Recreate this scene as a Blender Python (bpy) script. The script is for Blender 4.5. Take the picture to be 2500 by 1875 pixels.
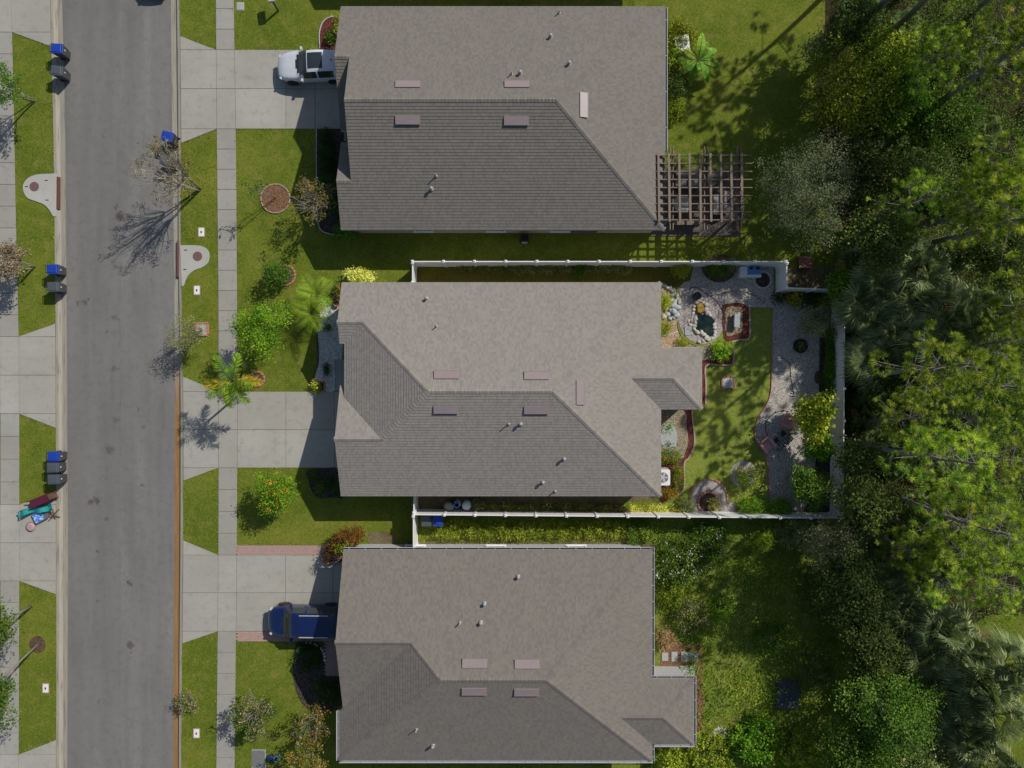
import bpy, math, random
import numpy as np
from mathutils import Vector, Matrix

for _o in list(bpy.data.objects):
    bpy.data.objects.remove(_o)
SC = bpy.context.scene
COL = SC.collection
R = math.radians
S, H = 38.6, 45.0            # photo pixels per metre on the ground, camera height

# ---------------------------------------------------------------- camera, sky, sun, exposure
cam_d = bpy.data.cameras.new('camera')
cam = bpy.data.objects.new('camera', cam_d)
COL.objects.link(cam)
cam.location = (0, 0, H)
cam.rotation_euler = (0, 0, 0)
cam_d.sensor_fit = 'HORIZONTAL'
cam_d.angle = 2 * math.atan(1250 / S / H)
cam_d.clip_end = 2000
SC.camera = cam

SUN_EL, SUN_AZ = R(40.7), math.atan2(0.755, 0.655)   # azimuth clockwise from +Y
W = bpy.data.worlds.new('World')
SC.world = W
W.use_nodes = True
_n = W.node_tree.nodes
_sky = _n.new('ShaderNodeTexSky')
_sky.sky_type = 'NISHITA'
_sky.sun_disc = False
_sky.sun_elevation = SUN_EL
_sky.sun_rotation = SUN_AZ
W.node_tree.links.new(_sky.outputs[0], _n['Background'].inputs[0])
_n['Background'].inputs[1].default_value = 0.09

sun_d = bpy.data.lights.new('sun', 'SUN')
sun_d.energy = 4.4
sun_d.angle = R(0.53)
sun_d.color = (1.0, 0.955, 0.88)
sun = bpy.data.objects.new('sun', sun_d)
COL.objects.link(sun)
SUNV = Vector((math.sin(SUN_AZ) * math.cos(SUN_EL), math.cos(SUN_AZ) * math.cos(SUN_EL), math.sin(SUN_EL)))
sun.rotation_euler = SUNV.to_track_quat('Z', 'Y').to_euler()
sun.location = SUNV * 80

SC.view_settings.view_transform = 'Standard'
SC.view_settings.look = 'None'
SC.view_settings.exposure = -0.2
SC.view_settings.gamma = 1.0
SC.render.engine = 'CYCLES'
SC.cycles.max_bounces = 5
SC.cycles.diffuse_bounces = 3
SC.cycles.transparent_max_bounces = 6

# ---------------------------------------------------------------- helpers
def P(u, v, z=0.0):
    """photo position of a point known to stand z metres above the ground -> metres"""
    k = (1 - z / H) / S
    return Vector(((u - 1250) * k, (937.5 - v) * k, z))

def tag(o, label=None, cat=None, group=None, kind=None):
    if label: o['label'] = label
    if cat: o['category'] = cat
    if group: o['group'] = group
    if kind: o['kind'] = kind
    return o

def thing(name, label, cat, loc=(0, 0, 0), rz=0.0, group=None):
    o = bpy.data.objects.new(name, None)
    COL.objects.link(o)
    o.empty_display_size = 0.2
    o.location = loc
    o.rotation_euler = (0, 0, rz)
    return tag(o, label, cat, group)

def copy_tree(o, parent=None):
    c = o.copy()
    COL.objects.link(c)
    c.parent = parent
    for ch in list(o.children):
        copy_tree(ch, c)
    return c

class M:
    def __init__(s):
        s.v, s.f, s.m, s.uv = [], [], [], {}
    def add(s, vs, fs, mi=0):
        b = len(s.v)
        s.v += [tuple(p) for p in vs]
        for f in fs:
            s.f.append(tuple(b + i for i in f)); s.m.append(mi)
        return b
    def box(s, c, d, rz=0.0, rx=0.0, ry=0.0, mi=0, top=1.0):
        x, y, z = d[0] / 2, d[1] / 2, d[2] / 2
        pts = [(-x, -y, -z), (x, -y, -z), (x, y, -z), (-x, y, -z), (-x * top, -y * top, z), (x * top, -y * top, z), (x * top, y * top, z), (-x * top, y * top, z)]
        m = Matrix.Rotation(rz, 3, 'Z') @ Matrix.Rotation(ry, 3, 'Y') @ Matrix.Rotation(rx, 3, 'X')
        s.add([m @ Vector(p) + Vector(c) for p in pts], [(3, 2, 1, 0), (4, 5, 6, 7), (0, 1, 5, 4), (1, 2, 6, 5), (2, 3, 7, 6), (3, 0, 4, 7)], mi)
        return s
    def prism(s, poly, z0, z1, mi=0, bevel=0.0):
        poly = ccw(poly)
        n = len(poly)
        if bevel > 0:
            c = Vector((sum(p[0] for p in poly) / n, sum(p[1] for p in poly) / n, 0))
            inner = inset(poly, bevel)
            vs = [(p[0], p[1], z0) for p in poly] + [(p[0], p[1], z1 - bevel) for p in poly] + [(p[0], p[1], z1) for p in inner]
            fs = [tuple(range(n - 1, -1, -1)), tuple(range(2 * n, 3 * n))]
            for k in range(2):
                for i in range(n):
                    j = (i + 1) % n
                    fs.append((k * n + i, k * n + j, (k + 1) * n + j, (k + 1) * n + i))
        else:
            vs = [(p[0], p[1], z0) for p in poly] + [(p[0], p[1], z1) for p in poly]
            fs = [tuple(range(n - 1, -1, -1)), tuple(range(n, 2 * n))] + [(i, (i + 1) % n, n + (i + 1) % n, n + i) for i in range(n)]
        s.add(vs, fs, mi)
        return s
    def sheet(s, poly, z, mi=0):
        poly = ccw(poly)
        s.add([(p[0], p[1], z) for p in poly], [tuple(range(len(poly)))], mi)
        return s
    def tube(s, pts, rad, n=6, mi=0, cap=True):
        pts = [Vector(p) for p in pts]
        if not hasattr(rad, '__len__'): rad = [rad] * len(pts)
        vs, fs = [], []
        for i, p in enumerate(pts):
            t = (pts[min(i + 1, len(pts) - 1)] - pts[max(i - 1, 0)])
            if t.length < 1e-6: t = Vector((0, 0, 1))
            t.normalize()
            a = t.cross(Vector((0.31, 0.93, 0.2)))
            if a.length < 0.1: a = t.cross(Vector((1, 0, 0)))
            a.normalize(); b = t.cross(a)
            for k in range(n):
                q = 2 * math.pi * k / n
                vs.append(p + (a * math.cos(q) + b * math.sin(q)) * rad[i])
        for i in range(len(pts) - 1):
            for k in range(n):
                l = (k + 1) % n
                fs.append((i * n + k, i * n + l, (i + 1) * n + l, (i + 1) * n + k))
        if cap:
            fs.append(tuple(range(n - 1, -1, -1))); fs.append(tuple(range((len(pts) - 1) * n, len(pts) * n)))
        s.add(vs, fs, mi)
        return s
    def lathe(s, prof, n=16, c=(0, 0, 0), axis='Z', mi=0):
        vs, fs = [], []
        for r, z in prof:
            for k in range(n):
                q = 2 * math.pi * k / n
                p = (r * math.cos(q), r * math.sin(q), z)
                if axis == 'Y': p = (p[0], p[2], p[1])
                if axis == 'X': p = (p[2], p[0], p[1])
                vs.append((p[0] + c[0], p[1] + c[1], p[2] + c[2]))
        for i in range(len(prof) - 1):
            for k in range(n):
                l = (k + 1) % n
                fs.append((i * n + k, i * n + l, (i + 1) * n + l, (i + 1) * n + k))
        fs.append(tuple(range(n - 1, -1, -1))); fs.append(tuple(range((len(prof) - 1) * n, len(prof) * n)))
        s.add(vs, fs, mi)
        return s
    def build(s, name, mat, parent=None, smooth=False, loc=None, rz=0.0):
        me = bpy.data.meshes.new(name)
        me.from_pydata(s.v, [], s.f)
        mats = mat if isinstance(mat, (list, tuple)) else [mat]
        for m in mats: me.materials.append(m)
        if len(mats) > 1: me.polygons.foreach_set('material_index', s.m)
        if smooth: me.polygons.foreach_set('use_smooth', [True] * len(s.f))
        me.update()
        o = bpy.data.objects.new(name, me)
        COL.objects.link(o)
        o.parent = parent
        if loc is not None: o.location = loc
        if rz: o.rotation_euler = (0, 0, rz)
        return o

def ccw(poly):
    poly = [(p[0], p[1]) for p in poly]
    a = sum(poly[i][0] * poly[(i + 1) % len(poly)][1] - poly[(i + 1) % len(poly)][0] * poly[i][1] for i in range(len(poly)))
    return poly if a > 0 else poly[::-1]

def inset(poly, d):
    n, out = len(poly), []
    for i in range(n):
        a, b, c = Vector(poly[i - 1]), Vector(poly[i]), Vector(poly[(i + 1) % n])
        e1 = (b - a).normalized(); e2 = (c - b).normalized()
        n1 = Vector((-e1.y, e1.x)); n2 = Vector((-e2.y, e2.x))
        k = n1 + n2
        k = k / max(0.3, k.dot(n1)) if k.length > 1e-6 else n1
        out.append(tuple(b + k * d))
    return out

def px(pts, z=0.0):
    return [tuple(P(u, v, z)[:2]) for u, v in pts]

def spline(pts, n=6, closed=False):
    out, m = [], len(pts)
    g = (lambda i: pts[i % m]) if closed else (lambda i: pts[max(0, min(m - 1, i))])
    for i in range(m if closed else m - 1):
        p0, p1, p2, p3 = (np.array(g(i + k), float) for k in (-1, 0, 1, 2))
        for k in range(n):
            t = k / n
            out.append(tuple(0.5 * (2 * p1 + (p2 - p0) * t + (2 * p0 - 5 * p1 + 4 * p2 - p3) * t * t + (3 * p1 - p0 - 3 * p2 + p3) * t ** 3)))
    if not closed: out.append(tuple(pts[-1]))
    return out

def circle(c, r, n=28, ry=None, wob=0.0, seed=0):
    rg = random.Random(seed)
    ry = ry or r
    ph = [rg.uniform(0, 6.28) for _ in range(3)]
    out = []
    for k in range(n):
        a = 2 * math.pi * k / n
        w = 1 + wob * (math.sin(2 * a + ph[0]) + 0.7 * math.sin(3 * a + ph[1]) + 0.5 * math.sin(5 * a + ph[2]))
        out.append((c[0] + r * w * math.cos(a), c[1] + ry * w * math.sin(a)))
    return out

def lerp_tab(tab, x):
    if x <= tab[0][0]: return tab[0][1]
    for (a, p), (b, q) in zip(tab, tab[1:]):
        if x <= b: return p + (q - p) * (x - a) / (b - a)
    return tab[-1][1]

# ---------------------------------------------------------------- materials
class NT:
    """short-hand around a node tree"""
    def __init__(s, name, rough=0.8, spec=0.3):
        s.mat = bpy.data.materials.new(name)
        s.mat.use_nodes = True
        s.t = s.mat.node_tree
        s.b = s.t.nodes['Principled BSDF']
        s.b.inputs['Roughness'].default_value = rough
        s.b.inputs['Specular IOR Level'].default_value = spec
        s._co = None
    def n(s, typ, **kw):
        x = s.t.nodes.new('ShaderNode' + typ)
        for k, v in kw.items(): setattr(x, k, v)
        return x
    def link(s, a, b): s.t.links.new(a, b)
    def co(s):
        if s._co is None: s._co = s.n('TexCoord').outputs['Object']
        return s._co
    def setin(s, sock, val):
        if hasattr(val, 'is_linked') or hasattr(val, 'links'): s.link(val, sock)
        elif isinstance(val, tuple) and len(val) == 3 and sock.type == 'RGBA': sock.default_value = (*val, 1)
        else: sock.default_value = val
    def noise(s, scale, detail=4, rough=0.6, vec=None, dist=0.0):
        x = s.n('TexNoise')
        x.inputs['Scale'].default_value = scale; x.inputs['Detail'].default_value = detail
        x.inputs['Roughness'].default_value = rough; x.inputs['Distortion'].default_value = dist
        s.link(vec or s.co(), x.inputs['Vector'])
        return x.outputs['Fac']
    def voro(s, scale, feature='F1', out='Distance', vec=None, rnd=1.0):
        x = s.n('TexVoronoi', feature=feature)
        x.inputs['Scale'].default_value = scale; x.inputs['Randomness'].default_value = rnd
        s.link(vec or s.co(), x.inputs['Vector'])
        return x.outputs[out]
    def ramp(s, fac, stops):
        x = s.n('ValToRGB')
        e = x.color_ramp.elements
        while len(e) < len(stops): e.new(0.5)
        for el, (p, c) in zip(e, stops):
            el.position = p; el.color = (*c, 1) if len(c) == 3 else c
        s.link(fac, x.inputs[0])
        return x.outputs[0]
    def mix(s, fac, a, b, mode='MIX'):
        x = s.n('Mix', data_type='RGBA', blend_type=mode)
        s.setin(x.inputs[0], fac); s.setin(x.inputs[6], a); s.setin(x.inputs[7], b)
        return x.outputs[2]
    def math(s, op, a, b=0.0, c=0.0, clamp=False):
        x = s.n('Math', operation=op, use_clamp=clamp)
        for i, q in enumerate((a, b, c)): s.setin(x.inputs[i], q)
        return x.outputs[0]
    def mapr(s, v, a, b, c=0.0, d=1.0):
        x = s.n('MapRange')
        s.setin(x.inputs[0], v)
        for i, q in enumerate((a, b, c, d)): x.inputs[i + 1].default_value = q
        return x.outputs[0]
    def color(s, c):
        s.setin(s.b.inputs['Base Color'], c); return s
    def bump(s, h, strength=0.3, dist=0.02):
        x = s.n('Bump')
        x.inputs['Strength'].default_value = strength; x.inputs['Distance'].default_value = dist
        s.link(h, x.inputs['Height']); s.link(x.outputs[0], s.b.inputs['Normal'])
        return s

def sc3(c, k): return tuple(min(1.0, x * k) for x in c)

def plain(name, c, rough=0.6, var=0.12, scale=6.0, metal=0.0, spec=0.4, fine=40.0):
    n = NT(name, rough, spec)
    n.b.inputs['Metallic'].default_value = metal
    a = n.noise(scale, 5)
    f = n.noise(fine, 2)
    m = n.math('ADD', n.math('MULTIPLY', a, 0.65), n.math('MULTIPLY', f, 0.35))
    n.color(n.ramp(m, [(0.3, sc3(c, 1 - var)), (0.7, sc3(c, 1 + var))]))
    return n.mat

MAT = {}
def concrete(name, base, stain=0.25, warm=1.0):
    n = NT(name, 0.9, 0.2)
    big = n.noise(0.35, 5, 0.6)
    mid = n.noise(2.3, 6, 0.7)
    fin = n.noise(60, 2)
    info = n.n('ObjectInfo').outputs['Random']
    c = n.ramp(big, [(0.3, sc3(base, 0.86)), (0.7, sc3(base, 1.08))])
    c = n.mix(n.mapr(info, 0, 1, 0.0, 0.38), c, sc3((base[0], base[1] * 0.97, base[2] * 0.92), 0.72))
    c = n.mix(n.mapr(mid, 0.52, 0.75, 0, stain), c, sc3((base[0], base[1] * 0.95, base[2] * 0.86), 0.55))
    c = n.mix(n.mapr(fin, 0.3, 0.7, 0, 0.25), c, sc3(base, 0.8))
    st = n.n('Mapping'); st.inputs['Scale'].default_value = (0.35, 2.2, 1); n.link(n.co(), st.inputs[0])
    c = n.mix(n.mapr(n.noise(1.0, 5, 0.65, st.outputs[0]), 0.55, 0.75, 0, 0.28), c, sc3((base[0], base[1] * 0.97, base[2] * 0.9), 0.66))
    return n.color(c).bump(fin, 0.15, 0.004).mat
MAT['concrete'] = concrete('driveway_concrete', (0.40, 0.383, 0.338), 0.6)
MAT['walk'] = concrete('sidewalk_concrete', (0.36, 0.345, 0.308), 0.55)
MAT['inlet'] = concrete('inlet_concrete', (0.46, 0.445, 0.405), 0.25)
MAT['joint'] = plain('joint_soil', (0.13, 0.115, 0.09), 1.0)
MAT['foundation'] = plain('foundation_concrete', (0.4, 0.39, 0.37), 0.9)

def kerb_mat(orange):
    n = NT('kerb_concrete_stained' if orange else 'kerb_concrete', 0.9, 0.2)
    co = n.co()
    sx = n.n('SeparateXYZ'); n.link(co, sx.inputs[0])
    stretch = n.n('Mapping'); stretch.inputs['Scale'].default_value = (9, 0.5, 1); n.link(co, stretch.inputs[0])
    st = n.noise(1.0, 5, 0.65, stretch.outputs[0])
    fin = n.noise(45, 3)
    c = n.ramp(st, [(0.32, (0.15, 0.14, 0.125)), (0.46, (0.31, 0.285, 0.235)), (0.72, (0.37, 0.335, 0.27))])
    c = n.mix(n.mapr(fin, 0.35, 0.7, 0, 0.3), c, (0.24, 0.22, 0.19))
    if orange:
        attr = n.n('Attribute', attribute_name='gutter').outputs['Fac']
        ys = n.math('ADD', sx.outputs[1], n.math('MULTIPLY', n.noise(0.25, 3), 7.0))
        msk = n.mapr(ys, 5.5, 1.0, 0.0, 1.0)
        oc = n.ramp(st, [(0.25, (0.19, 0.115, 0.05)), (0.7, (0.32, 0.175, 0.065))])
        c = n.mix(n.math('MULTIPLY', msk, attr, clamp=True), c, oc)
    return n.color(c).mat

def road_mat():
    n = NT('road_asphalt', 0.92, 0.2)
    co = n.co()
    sx = n.n('SeparateXYZ'); n.link(co, sx.inputs[0])
    wob = n.n('Mapping'); wob.inputs['Scale'].default_value = (1.1, 0.10, 1); n.link(co, wob.inputs[0])
    lanes = n.noise(1.0, 4, 0.55, wob.outputs[0])
    big = n.noise(0.22, 4, 0.6)
    agg = n.voro(55, out='Color')
    sp = n.n('SeparateColor'); n.link(agg, sp.inputs[0])
    fin = n.noise(110, 2, 0.7)
    c = n.ramp(lanes, [(0.3, (0.140, 0.134, 0.126)), (0.7, (0.215, 0.207, 0.196))])
    c = n.mix(n.mapr(big, 0.35, 0.68, 0, 0.35), c, (0.245, 0.233, 0.216))
    c = n.mix(n.mapr(sp.outputs[0], 0.0, 1.0, 0, 0.30), c, (0.13, 0.125, 0.12))
    c = n.mix(n.mapr(fin, 0.5, 0.8, 0, 0.35), c, (0.40, 0.39, 0.375))
    # left lane paved a little darker, seam down the middle
    xs = n.math('ADD', sx.outputs[0], n.math('MULTIPLY', n.noise(0.4, 2), 0.12))
    c = n.mix(n.mapr(xs, -24.86, -24.80, 0.22, 0.0), c, (0.15, 0.14, 0.132))
    seam = n.math('SUBTRACT', 1.0, n.mapr(n.math('ABSOLUTE', n.math('SUBTRACT', xs, -24.80)), 0.0, 0.05), clamp=True)
    c = n.mix(n.math('MULTIPLY', seam, n.mapr(n.noise(0.9, 3), 0.42, 0.62, 0, 0.55)), c, (0.11, 0.105, 0.10))
    mot = n.noise(2.6, 6, 0.72)
    c = n.mix(n.mapr(mot, 0.48, 0.70, 0, 0.55), c, (0.135, 0.125, 0.115))
    # oil and tannin stains with shapes of their own
    jig = n.n('TexNoise'); jig.inputs['Scale'].default_value = 4.5; jig.inputs['Detail'].default_value = 4; n.link(co, jig.inputs['Vector'])
    jv = n.n('VectorMath', operation='MULTIPLY_ADD'); n.link(jig.outputs['Color'], jv.inputs[0])
    jv.inputs[1].default_value = (0.62, 0.62, 0); n.link(co, jv.inputs[2])
    sub = n.n('VectorMath', operation='SUBTRACT'); n.link(jv.outputs[0], sub.inputs[0]); sub.inputs[1].default_value = (0.31, 0.31, 0)
    acc = None
    for (u, v, r, k) in [(289, 527, 13, 1), (281, 503, 6, .8), (279, 652, 7, .6), (289, 655, 6, .6), (188, 740, 7, .7), (204, 737, 7, .8), (213, 731, 4, .7), (276, 776, 7, .6), (286, 778, 4, .5),
                         (275, 900, 8, .55), (284, 900, 4, .4), (279, 1025, 8, .4), (286, 1025, 4, .4), (264, 1098, 11, .65), (219, 1226, 8, .9), (234, 1224, 8, .9), (228, 1217, 5, .7), (258, 1268, 5, .6), (235, 1347, 4, .8),
                         (312, 1426, 7, .8), (316, 1576, 9, .8), (316, 1596, 4, .6), (234, 1470, 4, .6), (336, 999, 5, .7), (347, 1044, 5, .5), (345, 1185, 6, .7), (335, 349, 3, .8), (252, 330, 4, .6), (368, 683, 4, .5), (237, 1713, 4, .5), (257, 810, 5, .5)]:
        p = P(u, v)
        d = n.n('VectorMath', operation='DISTANCE'); n.link(sub.outputs[0], d.inputs[0]); d.inputs[1].default_value = (p.x, p.y, -0.13)
        m = n.mapr(d.outputs['Value'], r / S * 0.45, r / S * 1.25, k, 0.0)
        acc = m if acc is None else n.math('MAXIMUM', acc, m)
    c = n.mix(n.math('MULTIPLY', acc, 0.85), c, (0.075, 0.058, 0.047))
    # drips in the wheel track
    trk = n.math('SUBTRACT', 1.0, n.mapr(n.math('ABSOLUTE', n.math('SUBTRACT', xs, -24.2)), 0.1, 0.9), clamp=True)
    drip = n.mapr(n.voro(3.4), 0.05, 0.13, 1.0, 0.0)
    c = n.mix(n.math('MULTIPLY', n.math('MULTIPLY', trk, drip), n.mapr(n.noise(0.5, 2), 0.42, 0.6, 0, 0.7)), c, (0.07, 0.065, 0.06))
    return n.color(c).bump(fin, 0.25, 0.006).mat

def lawn_mat(name, dark, mid, light, dry, big=0.25, dryamt=0.5):
    n = NT(name, 0.95, 0.1)
    a = n.noise(big, 8, 0.72, dist=0.6)
    b = n.noise(1.1, 7, 0.75)
    e = n.noise(5.5, 5, 0.7)
    f = n.noise(24, 3, 0.8)
    g = n.voro(30, out='Color')
    sp = n.n('SeparateColor'); n.link(g, sp.inputs[0])
    c = n.ramp(a, [(0.34, dark), (0.5, mid), (0.66, light)])
    c = n.mix(n.mapr(b, 0.50, 0.66, 0, dryamt), c, dry)
    c = n.mix(n.mapr(e, 0.47, 0.66, 0, 0.55), c, sc3(dark, 0.72))
    c = n.mix(n.mapr(f, 0.40, 0.66, 0.0, 0.70), c, sc3(dark, 0.55))
    c = n.mix(n.mapr(sp.outputs[1], 0.55, 1.0, 0.0, 0.55), c, sc3(light, 1.3))
    return n.color(c).bump(f, 0.8, 0.05).mat
MAT['lawn'] = lawn_mat('lawn_grass', (0.080, 0.128, 0.013), (0.142, 0.190, 0.019), (0.235, 0.252, 0.034), (0.33, 0.27, 0.08), dryamt=0.65)
MAT['backlawn'] = lawn_mat('back_lawn_grass', (0.145, 0.205, 0.028), (0.235, 0.29, 0.045), (0.33, 0.36, 0.07), (0.40, 0.35, 0.13))
MAT['wild'] = lawn_mat('rough_grass', (0.10, 0.15, 0.018), (0.18, 0.235, 0.03), (0.29, 0.31, 0.05), (0.34, 0.28, 0.11), 0.5, 0.7)
MAT['dirt'] = lawn_mat('bare_soil', (0.10, 0.085, 0.04), (0.15, 0.125, 0.06), (0.24, 0.20, 0.12), (0.30, 0.25, 0.16), 0.6, 0.8)
MAT['sidegrass'] = lawn_mat('side_yard_grass', (0.11, 0.105, 0.016), (0.16, 0.15, 0.022), (0.21, 0.19, 0.028), (0.20, 0.14, 0.03), 0.4)
MAT['litter'] = lawn_mat('forest_litter', (0.028, 0.026, 0.014), (0.05, 0.042, 0.02), (0.09, 0.065, 0.03), (0.16, 0.10, 0.045), 0.8, 0.8)
MAT['field'] = lawn_mat('far_ground', (0.10, 0.11, 0.03), (0.17, 0.16, 0.055), (0.26, 0.23, 0.11), (0.30, 0.26, 0.15), 0.12)

def gravel(name, cols, scale=26.0, big=0.6, tint=None):
    n = NT(name, 0.95, 0.25)
    v = n.n('TexVoronoi'); v.inputs['Scale'].default_value = scale; n.link(n.co(), v.inputs['Vector'])
    sp = n.n('SeparateColor'); n.link(v.outputs['Color'], sp.inputs[0])
    c = n.ramp(sp.outputs[0], [(i / (len(cols) - 1), q) for i, q in enumerate(cols)])
    edge = n.voro(scale, 'DISTANCE_TO_EDGE')
    c = n.mix(n.mapr(edge, 0.0, 0.12, 0.75, 0.0), c, sc3(cols[0], 0.35))
    a = n.noise(big, 5, 0.7)
    c = n.mix(n.mapr(a, 0.45, 0.75, 0, 0.45), c, tint or sc3(cols[1], 0.7))
    n.color(c)
    inv = n.math('SUBTRACT', 1.0, v.outputs['Distance'])
    return n.bump(inv, 1.0, 0.045).mat
MAT['gravel'] = gravel('crushed_gravel', [(0.22, 0.20, 0.18), (0.54, 0.50, 0.44), (0.64, 0.58, 0.50), (0.86, 0.82, 0.75)], 21, tint=(0.44, 0.38, 0.32))
MAT['lilac'] = gravel('pink_grey_gravel', [(0.28, 0.24, 0.23), (0.52, 0.45, 0.43), (0.64, 0.56, 0.52), (0.80, 0.73, 0.68)], 30, tint=(0.46, 0.40, 0.39))
MAT['whitegravel'] = gravel('white_marble_chips', [(0.30, 0.30, 0.30), (0.62, 0.62, 0.61), (0.74, 0.74, 0.72), (0.88, 0.88, 0.86)], 17, tint=(0.55, 0.55, 0.55))
MAT['pebble'] = gravel('orange_river_pebbles', [(0.30, 0.16, 0.08), (0.52, 0.33, 0.18), (0.66, 0.50, 0.34), (0.80, 0.72, 0.60)], 27, tint=(0.50, 0.30, 0.16))
MAT['tanpebble'] = gravel('tan_pebbles', [(0.17, 0.13, 0.08), (0.36, 0.28, 0.18), (0.50, 0.42, 0.28), (0.66, 0.60, 0.48)], 24, tint=(0.30, 0.22, 0.12))
MAT['redmulch'] = gravel('red_bark_mulch', [(0.07, 0.016, 0.012), (0.17, 0.042, 0.03), (0.24, 0.075, 0.055), (0.34, 0.15, 0.115)], 30, tint=(0.12, 0.03, 0.024))
MAT['brownmulch'] = gravel('brown_bark_mulch', [(0.045, 0.028, 0.02), (0.12, 0.07, 0.045), (0.22, 0.13, 0.085), (0.34, 0.22, 0.15)], 30, tint=(0.11, 0.06, 0.04))
MAT['darkmulch'] = gravel('dark_bark_mulch', [(0.02, 0.016, 0.014), (0.06, 0.045, 0.038), (0.11, 0.085, 0.07), (0.24, 0.20, 0.17)], 28, tint=(0.05, 0.036, 0.03))
MAT['pinemulch'] = gravel('orange_pine_mulch', [(0.13, 0.06, 0.03), (0.26, 0.13, 0.07), (0.34, 0.18, 0.10), (0.42, 0.27, 0.17)], 26, tint=(0.20, 0.13, 0.05))

def shingle_mat(name, base):
    n = NT(name, 0.95, 0.15)
    uv = n.n('UVMap').outputs[0]
    sx = n.n('SeparateXYZ'); n.link(uv, sx.inputs[0])
    row = n.math('FLOOR', sx.outputs[1])
    off = n.math('MULTIPLY', n.math('FRACT', n.math('MULTIPLY', row, 0.6180339)), 3.7)
    colm = n.math('FLOOR', n.math('ADD', n.math('MULTIPLY', sx.outputs[0], 8.5), off))
    wn = n.n('TexWhiteNoise', noise_dimensions='2D')
    cx = n.n('CombineXYZ'); n.link(colm, cx.inputs[0]); n.link(row, cx.inputs[1]); n.link(cx.outputs[0], wn.inputs['Vector'])
    big = n.noise(0.5, 4, 0.6)
    fin = n.noise(70, 2)
    c = n.ramp(wn.outputs['Value'], [(0.0, sc3(base, 0.87)), (0.35, sc3(base, 0.97)), (0.7, sc3(base, 1.04)), (1.0, sc3((base[0], base[1] * 0.985, base[2] * 0.96), 1.12))])
    c = n.mix(n.mapr(big, 0.4, 0.7, 0.0, 0.12), c, sc3(base, 0.78))
    c = n.mix(n.mapr(fin, 0.4, 0.75, 0.0, 0.22), c, sc3(base, 0.55))
    return n.color(c).bump(fin, 0.2, 0.004).mat
MAT['shingle1'] = shingle_mat('shingles_taupe', (0.196, 0.179, 0.158))
MAT['shingle2'] = shingle_mat('shingles_taupe_brightened', (0.275, 0.252, 0.225))  # same shingles as the neighbours; brightening of the middle lot put into colour
MAT['shingle3'] = shingle_mat('shingles_brown_taupe', (0.198, 0.178, 0.156))

LEAF_K = 2.0
def leaf_mat(name, c0, c1, c2, trans=0.35, rough=0.65, spec=0.15):
    n = NT(name, rough, spec)
    c0, c1, c2 = (sc3(c, LEAF_K) for c in (c0, c1, c2))
    a = n.n('Attribute', attribute_name='tint').outputs['Fac']
    c = n.ramp(a, [(0.0, c0), (0.5, c1), (1.0, c2)])
    n.color(c)
    vr = n.mapr(n.n('ObjectInfo').outputs['Random'], 0, 1, 0.74, 1.16)
    hs = n.n('HueSaturation'); n.link(vr, hs.inputs['Value']); n.link(n.mapr(n.n('ObjectInfo').outputs['Random'], 0, 1, 0.487, 0.512), hs.inputs['Hue']); n.link(c, hs.inputs['Color']); c = hs.outputs[0]; n.color(c)
    tr = n.n('BsdfTranslucent'); n.link(n.mix(1.0, c, (1.0, 1.0, 0.55), 'MULTIPLY'), tr.inputs[0])
    mx = n.n('MixShader'); mx.inputs[0].default_value = trans
    n.link(n.b.outputs[0], mx.inputs[1]); n.link(tr.outputs[0], mx.inputs[2])
    n.link(mx.outputs[0], n.t.nodes['Material Output'].inputs[0])
    return n.mat
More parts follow.
